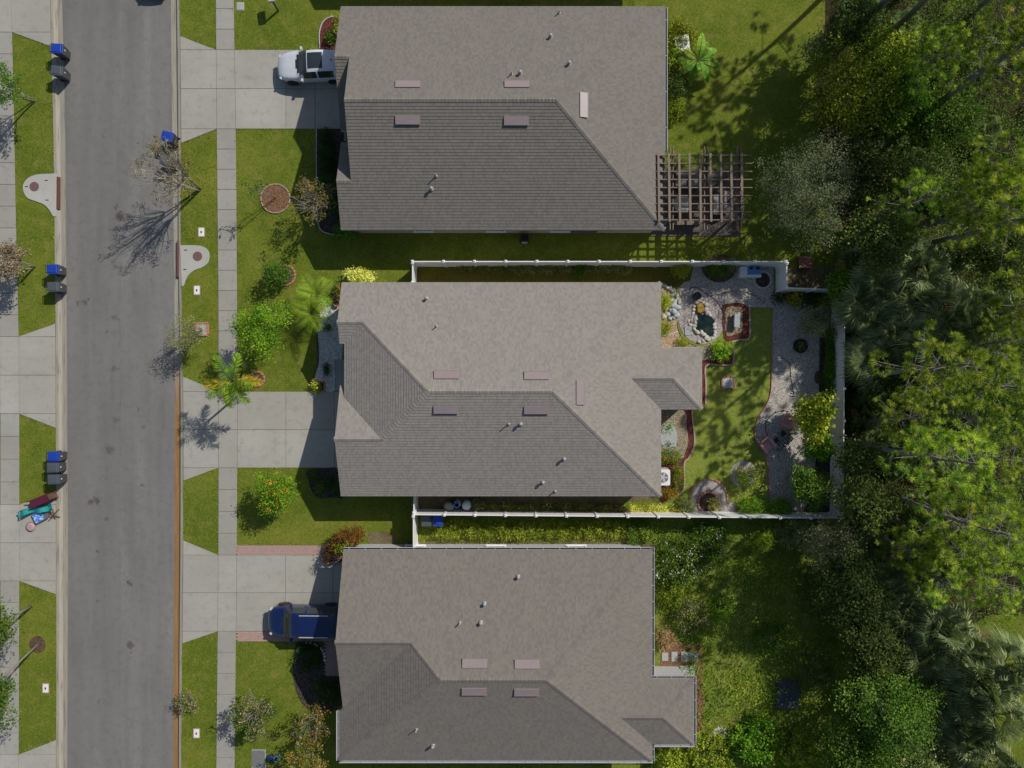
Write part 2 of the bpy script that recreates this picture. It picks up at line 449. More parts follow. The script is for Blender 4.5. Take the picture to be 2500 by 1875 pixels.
LM = {
    'pine': leaf_mat('pine_needles', (0.06, 0.125, 0.014), (0.18, 0.245, 0.03), (0.38, 0.41, 0.065), 0.46),
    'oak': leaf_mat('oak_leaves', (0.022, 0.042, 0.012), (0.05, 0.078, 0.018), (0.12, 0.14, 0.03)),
    'silver': leaf_mat('cedar_foliage', (0.035, 0.048, 0.022), (0.085, 0.098, 0.05), (0.20, 0.20, 0.11)),
    'bright': leaf_mat('bright_leaves', (0.03, 0.085, 0.007), (0.085, 0.18, 0.012), (0.20, 0.30, 0.02)),
    'yellowgreen': leaf_mat('yellow_green_leaves', (0.06, 0.10, 0.008), (0.15, 0.19, 0.014), (0.32, 0.33, 0.035)),
    'green': leaf_mat('mid_green_leaves', (0.025, 0.06, 0.008), (0.055, 0.11, 0.012), (0.12, 0.18, 0.025)),
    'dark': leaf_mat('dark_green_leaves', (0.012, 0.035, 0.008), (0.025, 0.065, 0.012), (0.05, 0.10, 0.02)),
    'croton': leaf_mat('yellow_croton_leaves', (0.12, 0.15, 0.01), (0.34, 0.34, 0.03), (0.62, 0.57, 0.16)),
    'hedge': leaf_mat('variegated_hedge_leaves', (0.06, 0.075, 0.012), (0.18, 0.19, 0.04), (0.40, 0.37, 0.12)),
    'palehedge': leaf_mat('grey_green_hedge_leaves', (0.06, 0.075, 0.022), (0.15, 0.165, 0.06), (0.33, 0.32, 0.15)),
    'autumn': leaf_mat('turning_leaves', (0.055, 0.062, 0.012), (0.13, 0.125, 0.016), (0.22, 0.105, 0.02)),
    'brownleaf': leaf_mat('dry_brown_seed_heads', (0.09, 0.065, 0.035), (0.16, 0.12, 0.07), (0.25, 0.20, 0.13), 0.15),
    'bronze': leaf_mat('bronze_croton_leaves', (0.028, 0.014, 0.006), (0.085, 0.04, 0.011), (0.19, 0.09, 0.02)),
    'sabal': leaf_mat('sabal_fronds', (0.034, 0.058, 0.022), (0.085, 0.115, 0.045), (0.23, 0.25, 0.11), 0.3),
    'palmetto': leaf_mat('palmetto_fronds', (0.03, 0.065, 0.02), (0.07, 0.115, 0.03), (0.18, 0.21, 0.07), 0.25),
    'palm': leaf_mat('palm_fronds', (0.06, 0.12, 0.008), (0.13, 0.22, 0.014), (0.30, 0.36, 0.03)),
    'palmtip': leaf_mat('yellowing_palm_fronds', (0.16, 0.15, 0.01), (0.30, 0.24, 0.018), (0.42, 0.20, 0.02)),
    'banana': leaf_mat('banana_leaves', (0.05, 0.12, 0.012), (0.10, 0.20, 0.02), (0.24, 0.30, 0.04)),
    'grass': leaf_mat('tall_grass_blades', (0.075, 0.12, 0.012), (0.16, 0.21, 0.02), (0.32, 0.34, 0.05), 0.4),
    'flower': leaf_mat('orange_red_flowers', (0.50, 0.045, 0.015), (0.70, 0.10, 0.02), (0.78, 0.22, 0.03), 0.2),
    'mauve': leaf_mat('pale_flowers', (0.32, 0.28, 0.32), (0.45, 0.40, 0.46), (0.58, 0.54, 0.58), 0.2),
    'deadfrond': leaf_mat('dead_brown_fronds', (0.10, 0.06, 0.025), (0.20, 0.12, 0.05), (0.33, 0.23, 0.12), 0.15),
}
MAT['bark'] = plain('pine_bark', (0.20, 0.175, 0.155), 0.95, 0.35, 5)
MAT['palebark'] = plain('pale_bark', (0.30, 0.265, 0.22), 0.9, 0.25, 8)
MAT['greybark'] = plain('grey_bark', (0.22, 0.20, 0.175), 0.9, 0.25, 8)
MAT['stem'] = plain('green_stem', (0.10, 0.12, 0.035), 0.8, 0.25)
MAT['white'] = plain('white_paint', (0.74, 0.73, 0.71), 0.5, 0.06, 3)
MAT['vinyl'] = plain('white_vinyl', (0.78, 0.765, 0.74), 0.45, 0.05, 2.0)
MAT['stucco'] = plain('grey_stucco', (0.46, 0.455, 0.45), 0.9, 0.06, 3, fine=90)
MAT['stucco_tan'] = plain('tan_stucco', (0.40, 0.34, 0.30), 0.9, 0.06, 3, fine=90)
MAT['fascia'] = plain('trim_paint', (0.40, 0.37, 0.33), 0.6, 0.06, 3)
MAT['gutter'] = plain('gutter_metal', (0.46, 0.465, 0.475), 0.35, 0.06, 3, 0.0)
MAT['gutterin'] = plain('gutter_inside', (0.10, 0.09, 0.085), 0.8)
MAT['vent'] = plain('mauve_vent_metal', (0.275, 0.218, 0.215), 0.45, 0.05, 3)
MAT['ventdark'] = plain('vent_louvre', (0.05, 0.03, 0.03), 0.7)
MAT['pipe'] = plain('galvanised_pipe', (0.33, 0.33, 0.34), 0.4, 0.08, 9)
MAT['glass'] = plain('window_glass', (0.03, 0.04, 0.045), 0.08, 0.05, 2, spec=0.6)
MAT['brick'] = plain('terracotta_brick', (0.46, 0.20, 0.14), 0.9, 0.25, 14)
MAT['paver'] = plain('pink_paver', (0.42, 0.29, 0.24), 0.9, 0.16, 5)
MAT['stonepale'] = plain('pale_stone', (0.55, 0.50, 0.43), 0.9, 0.2, 9)
MAT['stonegrey'] = plain('grey_boulder', (0.42, 0.44, 0.46), 0.9, 0.25, 6)
MAT['slate'] = plain('slate_slab', (0.36, 0.375, 0.365), 0.8, 0.15, 5)
MAT['wood'] = plain('weathered_timber', (0.215, 0.165, 0.125), 0.85, 0.25, 4)
MAT['bingrey'] = plain('charcoal_plastic', (0.060, 0.064, 0.070), 0.45, 0.10, 3, spec=0.5)
MAT['binlid'] = plain('grey_lid_plastic', (0.075, 0.088, 0.105), 0.4, 0.08, 3, spec=0.5)
MAT['binblue'] = plain('blue_lid_plastic', (0.01, 0.045, 0.33), 0.5, 0.2, 3, spec=0.5)
MAT['black'] = plain('black_plastic', (0.012, 0.012, 0.014), 0.5, 0.2, 5)
MAT['label'] = plain('pale_sticker', (0.55, 0.56, 0.52), 0.5)
MAT['rust'] = plain('rusty_iron', (0.13, 0.055, 0.04), 0.8, 0.25, 12)
MAT['iron'] = plain('cast_iron_cover', (0.16, 0.09, 0.085), 0.7, 0.15, 14)

# ================================================================ THE SETTING
def structure(o): return tag(o, kind='structure')
LAWN_Z, ROAD_Z = 0.0, -0.13
structure(M().sheet([(-400, -400), (400, -400), (400, 400), (-400, 400)], -0.17).build('ground', MAT['field']))

T_LA = [(-600, 146), (0, 149), (300, 156), (600, 158.5), (900, 160.5), (1400, 163), (1875, 161), (2500, 157)]       # asphalt, left edge
T_RA = [(-600, 409), (0, 415), (300, 418), (600, 422), (900, 425), (1200, 423.5), (1875, 421), (2500, 418)]
T_LK = [(-600, 118), (0, 123), (300, 130.5), (600, 134), (900, 137), (1400, 138), (1875, 138), (2500, 135)]          # kerb, lawn side
T_RK = [(-600, 432), (0, 438), (350, 442), (600, 441), (850, 445), (1000, 447), (1300, 447), (1500, 445), (1875, 442), (2500, 438)]
T_SL = [(-600, 521), (0, 527), (400, 530), (700, 533), (1000, 534), (1400, 533), (1875, 528), (2500, 520)]           # right-hand sidewalk
T_SR = [(-600, 565), (0, 571), (400, 577), (700, 579), (1000, 580), (1400, 578), (1875, 573), (2500, 564)]
T_WR = [(-600, 16), (0, 27), (79, 30), (300, 35), (480, 38), (822, 46), (1010, 47.5), (1400, 47.5), (1842, 46), (2500, 42)]
VS = [-600, -300] + list(range(0, 1900, 95)) + [2100, 2500]
def edge(tab, vs=VS, du=0.0): return [(lerp_tab(tab, v) + du, v) for v in vs]

structure(M().sheet(px(edge(T_LA, du=-1) + edge(T_RA, du=1)[::-1]), ROAD_Z).build('road', road_mat()))

def kerb_strip(name, tin, tout, mat):
    """rolled gutter kerb: gutter pan, face, top, back"""
    prof = [(0.0, 0.004), (0.50, -0.012), (0.62, 0.05), (0.74, 0.135), (1.0, 0.150)]
    gut = [1.0, 1.0, 0.9, 0.0, 0.0]
    m = M(); vs, fs, g = [], [], []
    vv = []
    for a, b in zip(VS, VS[1:]):
        vv += list(np.linspace(a, b, 3)[:-1])
    vv.append(VS[-1])
    for v in vv:
        a, b = P(lerp_tab(tin, v), v), P(lerp_tab(tout, v), v)
        for (t, z), q in zip(prof, gut):
            p = a.lerp(b, t); vs.append((p.x, p.y, ROAD_Z + z)); g.append(q)
        vs.append((b.x, b.y, -0.16)); g.append(0.0)
    n = len(prof) + 1
    for i in range(len(vv) - 1):
        for k in range(n - 1):
            fs.append((i * n + k, i * n + k + 1, (i + 1) * n + k + 1, (i + 1) * n + k))
    m.add(vs, fs)
    o = m.build(name, mat)
    at = o.data.attributes.new('gutter', 'FLOAT', 'POINT')
    at.data.foreach_set('value', g)
    return structure(o)
kerb_strip('kerb', T_RA, T_RK, kerb_mat(True))
kerb_strip('kerb', T_LA, T_LK, kerb_mat(False))

# raised lawns either side of the street, one sheet each
def lawn_sheet(name, poly, mat, z=LAWN_Z):
    return structure(M().prism(poly, z - 0.165, z).build(name, mat))
right_edge = px(edge(T_RK, du=0.5))
lawn_sheet('lawn', right_edge + [(130, right_edge[-1][1]), (130, right_edge[0][1])], MAT['lawn'])
left_edge = px(edge(T_LK, du=-0.5))
lawn_sheet('lawn', left_edge + [(-110, left_edge[-1][1]), (-110, left_edge[0][1])], MAT['lawn'])

# ---- concrete slabs, each a piece of its own
SLAB_N = [0]
def slabs(name, polys, mat, z=0.035, base=None, gap=0.011):
    """a bed of dark joint soil with separately cast slabs on it"""
    m = M()
    for pl in (base or polys):
        m.sheet(pl, 0.006 + 0.0006 * (len(m.f) % 5))
    par = structure(m.build(name, MAT['joint']))
    for pl in polys:
        M().prism(inset(ccw(pl), gap), 0.0, z, bevel=0.006).build('slab', mat, par)
    return par

def walk_polys(tl, tr, vs):
    return [px([(lerp_tab(tl, a), a), (lerp_tab(tr, a), a), (lerp_tab(tr, b), b), (lerp_tab(tl, b), b)]) for a, b in zip(vs, vs[1:])]
def steps(a, b, st):
    n = max(1, round((b - a) / st)); return [a + (b - a) * i / n for i in range(n + 1)]
for a, b in ((-480, 122), (315, 956), (1142, 1355), (1541, 2260)):
    slabs('sidewalk', walk_polys(T_SL, T_SR, steps(a, b, 50.5)), MAT['walk'])
T_WL = [(v, u - 46) for v, u in T_WR]
for a, b in ((79, 822), (1010, 1232), (1418, 1842)):
    slabs('sidewalk', walk_polys(T_WL, T_WR, steps(a, b, 52)), MAT['walk'])

def quad(a, b, c, d): return px([a, b, c, d])
def driveway(v0, v1, vm, us, end, flare0, flare1):
    """apron with flares, sidewalk crossing and two rows of panels up to the garage"""
    kt = lambda v: lerp_tab(T_RK, v) + 0.8
    sl, sr = (lambda v: lerp_tab(T_SL, v)), (lambda v: lerp_tab(T_SR, v))
    pl = [px([(kt(v0), v0), (kt(flare0), flare0), (sl(v0), v0)]), px([(kt(v1), v1), (sl(v1), v1), (kt(flare1), flare1)])]
    for a, b in ((v0, vm), (vm, v1)):
        pl.append(quad((kt(a), a), (sl(a), a), (sl(b), b), (kt(b), b)))
        pl.append(quad((sl(a), a), (sr(a), a), (sr(b), b), (sl(b), b)))
        xs = us + [end]
        prev = None
        for i, x in enumerate(xs):
            l = (lambda v: sr(v)) if i == 0 else (lambda v, q=xs[i - 1]: q)
            pl.append(quad((l(a), a), (x, a), (x, b), (l(b), b)))
    return slabs('driveway', pl, MAT['concrete'])
driveway(122, 315, 217, [698, 770], 842, 88, 350)
driveway(956, 1142, 1049, [698, 817], 845, 919, 1174)
driveway(1355, 1541, 1447, [697, 813], 842, 1319, 1571)

def apron_left(v0, v1, flare0, flare1):
    vm = (v0 + v1) / 2
    k = lambda v: lerp_tab(T_LK, v) - 0.8
    w, wl = (lambda v: lerp_tab(T_WR, v)), (lambda v: lerp_tab(T_WL, v))
    pl = []
    if flare0 is not None: pl.append(px([(k(v0), v0), (w(v0), v0), (k(flare0), flare0)]))
    if flare1 is not None: pl.append(px([(k(v1), v1), (k(flare1), flare1), (w(v1), v1)]))
    for a, b in ((v0, vm), (vm, v1)):
        pl += [quad((w(a), a), (k(a), a), (k(b), b), (w(b), b)), quad((wl(a), a), (w(a), a), (w(b), b), (wl(b), b)),
               quad((-130, a), (wl(a), a), (wl(b), b), (-130, b)), quad((-300, a), (-130, a), (-130, b), (-300, b))]
    return slabs('driveway', pl, MAT['concrete'])
apron_left(-110, 79, None, 114)
apron_left(822, 1010, 790, 1045)
apron_left(1232, 1418, 1199, 1451)
apron_left(1842, 2030, 1806, None)

# ---- storm drain inlets (apron slab, iron cover, kerb slot)
def inlet(name, label, shape, cover, slot, lift):
    t = thing(name, label, 'drain', P(*cover))
    o = P(*cover)
    loc = [(x - o.x, y - o.y) for x, y in px(shape)]
    M().prism(loc, -0.05, 0.05, bevel=0.01).build('apron', MAT['inlet'], t)
    c = M().lathe([(0.0, 0.03), (0.30, 0.03), (0.30, 0.058), (0.275, 0.064), (0.0, 0.064)], 26)
    for a in (-0.12, 0, 0.12): c.box((a, 0, 0.065), (0.03, 0.34, 0.008))
    c.build('manhole_cover', MAT['iron'], t)
    for dx, dy in lift:
        q = P(dx, dy); M().box((q.x - o.x, q.y - o.y, 0.0515), (0.20, 0.055, 0.006)).build('lifting_slot', MAT['black'], t)
    (u0, v0, u1, v1) = slot
    a, b = P(u0, v0), P(u1, v1)
    M().box(((a.x + b.x) / 2 - o.x, (a.y + b.y) / 2 - o.y, -0.04), (abs(b.x - a.x), abs(b.y - a.y), 0.16)).build('inlet_throat', MAT['rust'], t)
    return t
inlet('storm_drain', 'concrete storm drain apron with round rusty cover across the street', spline([(134, 424), (110, 425), (88, 427), (68, 436), (57, 453), (59, 470), (68, 484), (88, 492), (108, 500), (122, 514), (130, 528), (138, 528)], 4)[:-1] + [(138, 528), (139, 424)],
      (85, 456), (138, 432, 145, 511), [(114, 441), (66, 456), (116, 489)])
inlet('storm_drain', 'concrete storm drain apron with round rusty cover at the near kerb', spline([(446, 599), (470, 599), (492, 601), (507, 610), (512, 624), (508, 642), (494, 653), (474, 661), (458, 675), (449, 697), (444, 699)], 4)[:-1] + [(444, 699), (440, 599)],
      (483, 626), (432, 588, 437, 676), [(454, 611), (452, 658)])

# ---- yard patches: thin beds laid over the lawn
_layer = [0]
def bed(name, poly_px, mat, z=0.012, smooth=0, kind='structure'):
    pts = spline(poly_px, smooth, True) if smooth else poly_px
    _layer[0] += 1
    return tag(M().prism(px(pts), -0.02, z + 0.0002 * _layer[0]).build(name, mat), kind=kind)

bed('wooded_ground', [(2066, 716), (2400, 716), (6200, 716), (6200, -700), (2010, -700), (2015, 60), (1990, 200), (2010, 420), (2060, 560)], MAT['litter'], 0.004)
bed('wooded_ground', [(2062, 720), (2400, 720), (6200, 720), (6200, 1600), (2420, 1500), (2300, 1560), (2240, 1875), (2200, 2300), (2050, 2300), (2085, 1700), (2075, 1500), (2058, 1262)], MAT['litter'], 0.004)
bed('overgrown_yard', [(1018, 1262), (1500, 1266), (2058, 1264), (2075, 1500), (2085, 1700), (2050, 2300), (1100, 2300), (1100, 1868), (1588, 1868), (1588, 1300), (1018, 1334)], MAT['wild'], 0.004)
bed('bare_ground', [(1018, 1318), (1150, 1312), (1300, 1316), (1500, 1310), (1596, 1330), (1596, 1340), (1018, 1340)], MAT['dirt'], 0.008, 4)
bed('bare_ground', [(900, 1302), (958, 1300), (966, 1328), (905, 1330)], MAT['dirt'], 0.006, 4)
bed('back_lawn', [(1600, 690), (1700, 690), (1700, 640), (1900, 640), (1900, 1258), (1600, 1258)], MAT['backlawn'], 0.004)
bed('side_yard', [(1018, 648), (1690, 648), (1690, 700), (1018, 700)], MAT['sidegrass'], 0.0045)
bed('side_yard', [(1018, 1206), (1600, 1212), (1600, 1222), (1520, 1226), (1490, 1252), (1018, 1248)], MAT['dirt'], 0.0055)
bed('bare_ground', [(1897, 652), (2040, 652), (2045, 708), (1897, 702)], MAT['dirt'], 0.0065)

# ---- pools of gravel and mulch behind the house
bed('gravel_bed', [(1692, 652), (1888, 652), (1889, 712), (1960, 717), (2026, 718), (2024, 1250), (1936, 1250), (1879, 1230), (1874, 1160), (1872, 1130), (1861, 1098), (1846, 1078), (1843, 1050), (1850, 1020), (1868, 990), (1880, 960),
                   (1883, 900), (1885, 760), (1884, 751), (1830, 750), (1790, 742), (1740, 760), (1670, 740), (1656, 705), (1668, 690), (1686, 684)], MAT['gravel'], 0.014)
bed('pond_gravel', circle((1714, 769), 59, 36, 72, 0.02, 3), MAT['lilac'], 0.022)
bed('pebble_bed', [(1608, 700), (1640, 703), (1656, 715), (1660, 740), (1656, 770), (1654, 800), (1664, 822), (1690, 842), (1714, 850), (1608, 852)], MAT['pebble'], 0.018, 3)
bed('mulch_bed', circle((1756, 655), 42, 30, 34, 0.01, 5), MAT['brownmulch'], 0.03)
bed('mulch_bed', [(1764, 744), (1790, 739), (1812, 740), (1829, 750), (1829, 824), (1780, 832), (1779, 846), (1788, 858), (1787, 888), (1722, 892), (1722, 986), (1712, 987), (1712, 876), (1760, 872), (1768, 830), (1762, 790)], MAT['redmulch'], 0.028)
bed('pebble_bed', [(1774, 752), (1800, 750), (1811, 758), (1811, 806), (1798, 814), (1776, 820), (1770, 790)], MAT['tanpebble'], 0.034, 4)
bed('pebble_bed', [(1714, 846), (1740, 842), (1768, 846), (1772, 872), (1740, 876), (1714, 878)], MAT['tanpebble'], 0.032, 3)
bed('mulch_bed', [(1608, 1001), (1688, 1001), (1690, 1030), (1694, 1068), (1692, 1092), (1680, 1116), (1669, 1130), (1669, 1186), (1660, 1204), (1636, 1214), (1608, 1214)], MAT['redmulch'], 0.026, 3)
bed('pebble_bed', [(1608, 1006), (1670, 1004), (1676, 1040), (1680, 1078), (1672, 1104), (1662, 1120), (1608, 1104)], MAT['tanpebble'], 0.036, 3)
bed('stepping_pad', circle((1633, 1068), 20, 28, 34), MAT['slate'], 0.05)
bed('gravel_bed', circle((1815.5, 1158), 33, 32, 33, 0.01, 8), MAT['lilac'], 0.02)
bed('gravel_bed', [(1685, 1250)] + [(1730 + 45 * math.cos(a), 1215 - 45 * math.sin(a)) for a in np.linspace(math.pi * 1.05, -0.15, 22)] + [(1795, 1228), (1795, 1250)], MAT['lilac'], 0.02)
bed('mulch_bed', circle((1728, 1226), 22, 26, 24), MAT['darkmulch'], 0.06)
bed('mulch_bed', circle((1861, 684), 18, 26, 18), MAT['darkmulch'], 0.055)
bed('mulch_bed', [(1918, 716), (2026, 720), (2026, 752), (1990, 756), (1960, 746), (1930, 742), (1914, 730)], MAT['darkmulch'], 0.03, 3)
bed('mulch_bed', [(2003, 760), (2027, 760), (2027, 1246), (1960, 1246), (1985, 1200), (1998, 1000), (2000, 860)], MAT['darkmulch'], 0.026, 2)
bed('mulch_bed', circle((1997, 921), 9, 18, 16), MAT['brownmulch'], 0.05)
# front gardens
bed('white_gravel_bed', [(778, 737), (792, 734), (812, 743), (836, 752), (836, 877), (818, 877), (818, 954), (793, 954), (793, 935), (766, 928), (770, 905), (776, 885), (776, 845), (774, 808), (782, 775)], MAT['whitegravel'], 0.016, 2)
bed('mulch_bed', [(767, 932), (794, 932), (794, 956), (767, 956)], MAT['darkmulch'], 0.04)
bed('mulch_bed', [(808, 716), (836, 712), (836, 752), (812, 744)], MAT['pinemulch'], 0.03)
bed('mulch_bed', [(753, 1147), (845, 1146), (845, 1210), (800, 1215), (778, 1216), (761, 1198), (754, 1170)], MAT['darkmulch'], 0.03, 3)
bed('mulch_bed', circle((673, 485), 34, 34, 35), MAT['pinemulch'], 0.035)
bed('mulch_bed', [(782, 120), (781, 80), (790, 54), (805, 44), (818, 42), (840, 42), (840, 120)], MAT['redmulch'], 0.03)
bed('mulch_bed', [(775, 316), (840, 316), (840, 568), (818, 572), (795, 566), (777, 552), (774, 500)], MAT['darkmulch'], 0.03)
bed('mulch_bed', circle((698, 672), 22, 26, 24), MAT['brownmulch'], 0.04)
bed('mulch_bed', circle((629, 925), 16, 22, 17), MAT['brownmulch'], 0.04)
bed('mulch_bed', circle((92, 1573), 20, 22, 20, 0.03), MAT['brownmulch'], 0.03)
bed('mulch_bed', [(725, 1566), (762, 1564), (786, 1580), (794, 1610), (800, 1640), (832, 1650), (832, 1720), (790, 1740), (740, 1720), (716, 1650)], MAT['darkmulch'], 0.024, 3)
slabs('entry_walk', [quad((819, 878), (845, 878), (845, 955), (819, 955))], MAT['walk'])
slabs('entry_walk', [quad((817, 318), (846, 318), (846, 345), (817, 345))], MAT['walk'])

# ---- paver borders along the neighbour's driveway: small bricks, joined
def paver_field(name, u0, v0, u1, v1, seed):
    rg = random.Random(seed); m = M()
    a, b = P(u0, v1), P(u1, v0)
    nx, ny = max(1, round((b.x - a.x) / 0.21)), max(1, round((b.y - a.y) / 0.105))
    for j in range(ny):
        for i in range(-1, nx + 1):
            x = a.x + (b.x - a.x) * (i + 0.5 + 0.5 * (j % 2)) / nx
            if x < a.x or x > b.x: continue
            m.box((x, a.y + (b.y - a.y) * (j + 0.5) / ny, 0.012 + rg.uniform(0, 0.006)), ((b.x - a.x) / nx - 0.012, (b.y - a.y) / ny - 0.012, 0.05), mi=rg.randrange(3))
    return m.build(name, [MAT['paver'], plain('rose_paver', (0.45, 0.27, 0.22), 0.9, 0.12), plain('grey_pink_paver', (0.37, 0.28, 0.25), 0.9, 0.12)])
pb = structure(M().sheet(px([(580, 1331), (832, 1331), (832, 1356), (580, 1356)]), 0.009).build('paver_border', MAT['joint']))
tag(paver_field('pavers', 580, 1331.5, 800, 1354.5, 4), kind='stuff').parent = pb
pb = structure(M().sheet(px([(580, 1541), (832, 1541), (832, 1566), (580, 1566)]), 0.009).build('paver_border', MAT['joint']))
tag(paver_field('pavers', 580, 1541.5, 830, 1565.5, 5), kind='stuff').parent = pb
pb = structure(M().sheet(px([(786, 1566), (836, 1566), (836, 1650), (800, 1650), (795, 1600)]), 0.0095).build('paver_path', MAT['joint']))
tag(paver_field('pavers', 796, 1567, 834, 1650, 6), kind='stuff').parent = pb

# ================================================================ HOUSES
EXPO = 0.176
def clip(poly, axis_fn, lo, hi):
    for sign, lim in ((1, lo), (-1, -hi)):
        out = []
        for i in range(len(poly)):
            a, b = poly[i], poly[(i + 1) % len(poly)]
            da, db = sign * axis_fn(a) - lim, sign * axis_fn(b) - lim
            if da >= 0: out.append(a)
            if (da > 0 and db < 0) or (da < 0 and db > 0): out.append(a.lerp(b, da / (da - db)))
        poly = out
        if len(poly) < 3: return []
    return poly

def shingle_faces(m, uvs, poly, off, rowbase):
    poly = [Vector(p) - off for p in poly]
    c = Vector((0, 0, 0))
    for i in range(len(poly)):
        c += (poly[i] - poly[0]).cross(poly[(i + 1) % len(poly)] - poly[0])
    nrm = c.normalized()
    if nrm.z < 0: nrm = -nrm; poly = poly[::-1]
    up = Vector((0, 0, 1)) - nrm * nrm.z
    up.normalize()
    ax = up.cross(nrm)
    sf = lambda p: p.dot(up)
    s0, s1 = min(map(sf, poly)), max(map(sf, poly))
    k, t = 0, 0.018
    while s0 + k * EXPO < s1 - 1e-4:
        a, b = s0 + k * EXPO, min(s0 + (k + 1) * EXPO, s1)
        q = clip(poly, sf, a, b + 1e-6)
        if len(q) >= 3:
            vs = [p + nrm * (t * (1 - (sf(p) - a) / EXPO)) for p in q]
            m.add(vs, [tuple(range(len(q)))])
            uvs.append([(p.dot(ax), rowbase + k + 0.5) for p in q])
            low = sorted([p for p in q if sf(p) - a < 1e-3], key=lambda p: p.dot(ax))
            if len(low) >= 2:
                l, r = low[0], low[-1]
                m.add([l, r, r + nrm * t, l + nrm * t], [(0, 1, 2, 3)])
                uvs.append([(l.dot(ax), rowbase + k + 0.5)] * 4)
        k += 1
    return rowbase + k + 7

def build_roof(house, off, faces, lines, mat):
    m, uvs, row = M(), [], 0
    for f in faces: row = shingle_faces(m, uvs, f, off, row)
    o = m.build('roof', mat, house)
    ul = o.data.uv_layers.new(name='UVMap')
    ul.data.foreach_set('uv', [x for f in uvs for p in f for x in p])
    # ridge and hip caps, overlapping folded shingles
    m, uvs, k = M(), [], 0
    rg = random.Random(5)
    for a, b in lines:
        a, b = Vector(a) - off, Vector(b) - off
        if a.z > b.z + 0.01: a, b = b, a
        d = (b - a); L = d.length; d.normalize()
        side = d.cross(Vector((0, 0, 1))).normalized()
        flat = abs(d.z) < 0.02
        drop = 0.065 if flat else 0.045
        n = max(1, int(L / 0.2))
        for i in range(n):
            p = a + d * (L * i / n); q = a + d * (L * (i + 1.25) / n)
            h0, h1 = 0.040, 0.018
            w = 0.145
            pts = [p + Vector((0, 0, h0)), q + Vector((0, 0, h1)), q + side * w + Vector((0, 0, h1 - drop)), p + side * w + Vector((0, 0, h0 - drop)), q - side * w + Vector((0, 0, h1 - drop)), p - side * w + Vector((0, 0, h0 - drop))]
            m.add(pts, [(0, 3, 2, 1), (0, 1, 4, 5)])
            uvs += [[(k * 3.3, 900.5 + k)] * 4] * 2
            k += 1
    c = m.build('ridge_caps', mat, o)
    ul = c.data.uv_layers.new(name='UVMap')
    ul.data.foreach_set('uv', [x for f in uvs for p in f for x in p])
    tag(c, kind='stuff')
    return o

def roof_z(faces, x, y):
    best = None
    for f in faces:
        vs = [Vector(p) for p in f]
        c = Vector((0, 0, 0))
        for i in range(len(vs)): c += (vs[i] - vs[0]).cross(vs[(i + 1) % len(vs)] - vs[0])
        if abs(c.z) < 1e-6: continue
        ins, n = False, len(vs)
        for i in range(n):
            a, b = vs[i], vs[(i + 1) % n]
            if (a.y > y) != (b.y > y) and x < (b.x - a.x) * (y - a.y) / (b.y - a.y) + a.x: ins = not ins
        if ins:
            z = vs[0].z - (c.x * (x - vs[0].x) + c.y * (y - vs[0].y)) / c.z
            if best is None or z > best[0]: best = (z, c.normalized() * (1 if c.z > 0 else -1))
    return best or (2.8, Vector((0, 0, 1)))

def roof_fix(faces, u, v):
    """solve the point of the roof surface that the photo shows at u,v"""
    z = 3.5
    for _ in range(12):
        p = P(u, v, z); z, nr = roof_z(faces, p.x, p.y)
    return P(u, v, z), nr

def frame_from(nrm):
    up = (Vector((0, 0, 1)) - nrm * nrm.z)
    up.normalize(); ax = up.cross(nrm).normalized()
    return Matrix((ax, up, nrm)).transposed()

def make_vent():
    m = M()
    w, d, h = 0.70, 0.23, 0.10
    m.add([(-w, -d, h * 0.9), (w, -d, h * 0.9), (w, d, 0.05), (-w, d, 0.05), (-w, -d, h * 0.55), (w, -d, h * 0.55), (w * 0.98, d, 0.0), (-w * 0.98, d, 0.0)],
          [(0, 1, 2, 3), (4, 5, 1, 0), (5, 6, 2, 1), (6, 7, 3, 2), (7, 4, 0, 3)])
    m.box((0, -d + 0.05, 0.028), (2 * w * 0.95, 0.07, 0.056), mi=1)
    m.box((0, -d - 0.012, h * 0.78), (2 * w + 0.03, 0.02, 0.05), mi=0)
    return m
VENT = make_vent()
def add_vent(roof, off, faces, u, v, pipe=None):
    p, nr = roof_fix(faces, u, v)
    o = VENT.build('roof_vent', [MAT['vent'], MAT['ventdark']], roof)
    o.matrix_local = Matrix.Translation(p - off + nr * 0.02) @ frame_from(nr).to_4x4()
def add_pipe(roof, off, faces, u, v, cap):
    p, nr = roof_fix(faces, u, v)
    m = M()
    if cap:
        m.lathe([(0.14, 0.02), (0.10, 0.05), (0.07, 0.06), (0.07, 0.24), (0.10, 0.25), (0.10, 0.30), (0.05, 0.34)], 12)
    else:
        m.lathe([(0.11, 0.02), (0.05, 0.05), (0.036, 0.06), (0.036, 0.40)], 10)
    o = m.build('vent_cap' if cap else 'vent_pipe', MAT['pipe'], roof, True, p - off)

def fascia(house, off, loop, mat, depth=0.17):
    m = M()
    for a, b in zip(loop, loop[1:]):
        a, b = Vector(a) - off, Vector(b) - off
        d = (b - a).normalized()
        nn = Vector((d.y, -d.x, 0))
        if nn.length > 0: nn.normalize()
        o = nn * 0.018
        m.add([a - Vector((0, 0, depth)), b - Vector((0, 0, depth)), b, a, a - Vector((0, 0, depth)) - o * 2, b - Vector((0, 0, depth)) - o * 2], [(0, 1, 2, 3), (5, 4, 0, 1)[::-1]])
    return m.build('fascia', mat, house)

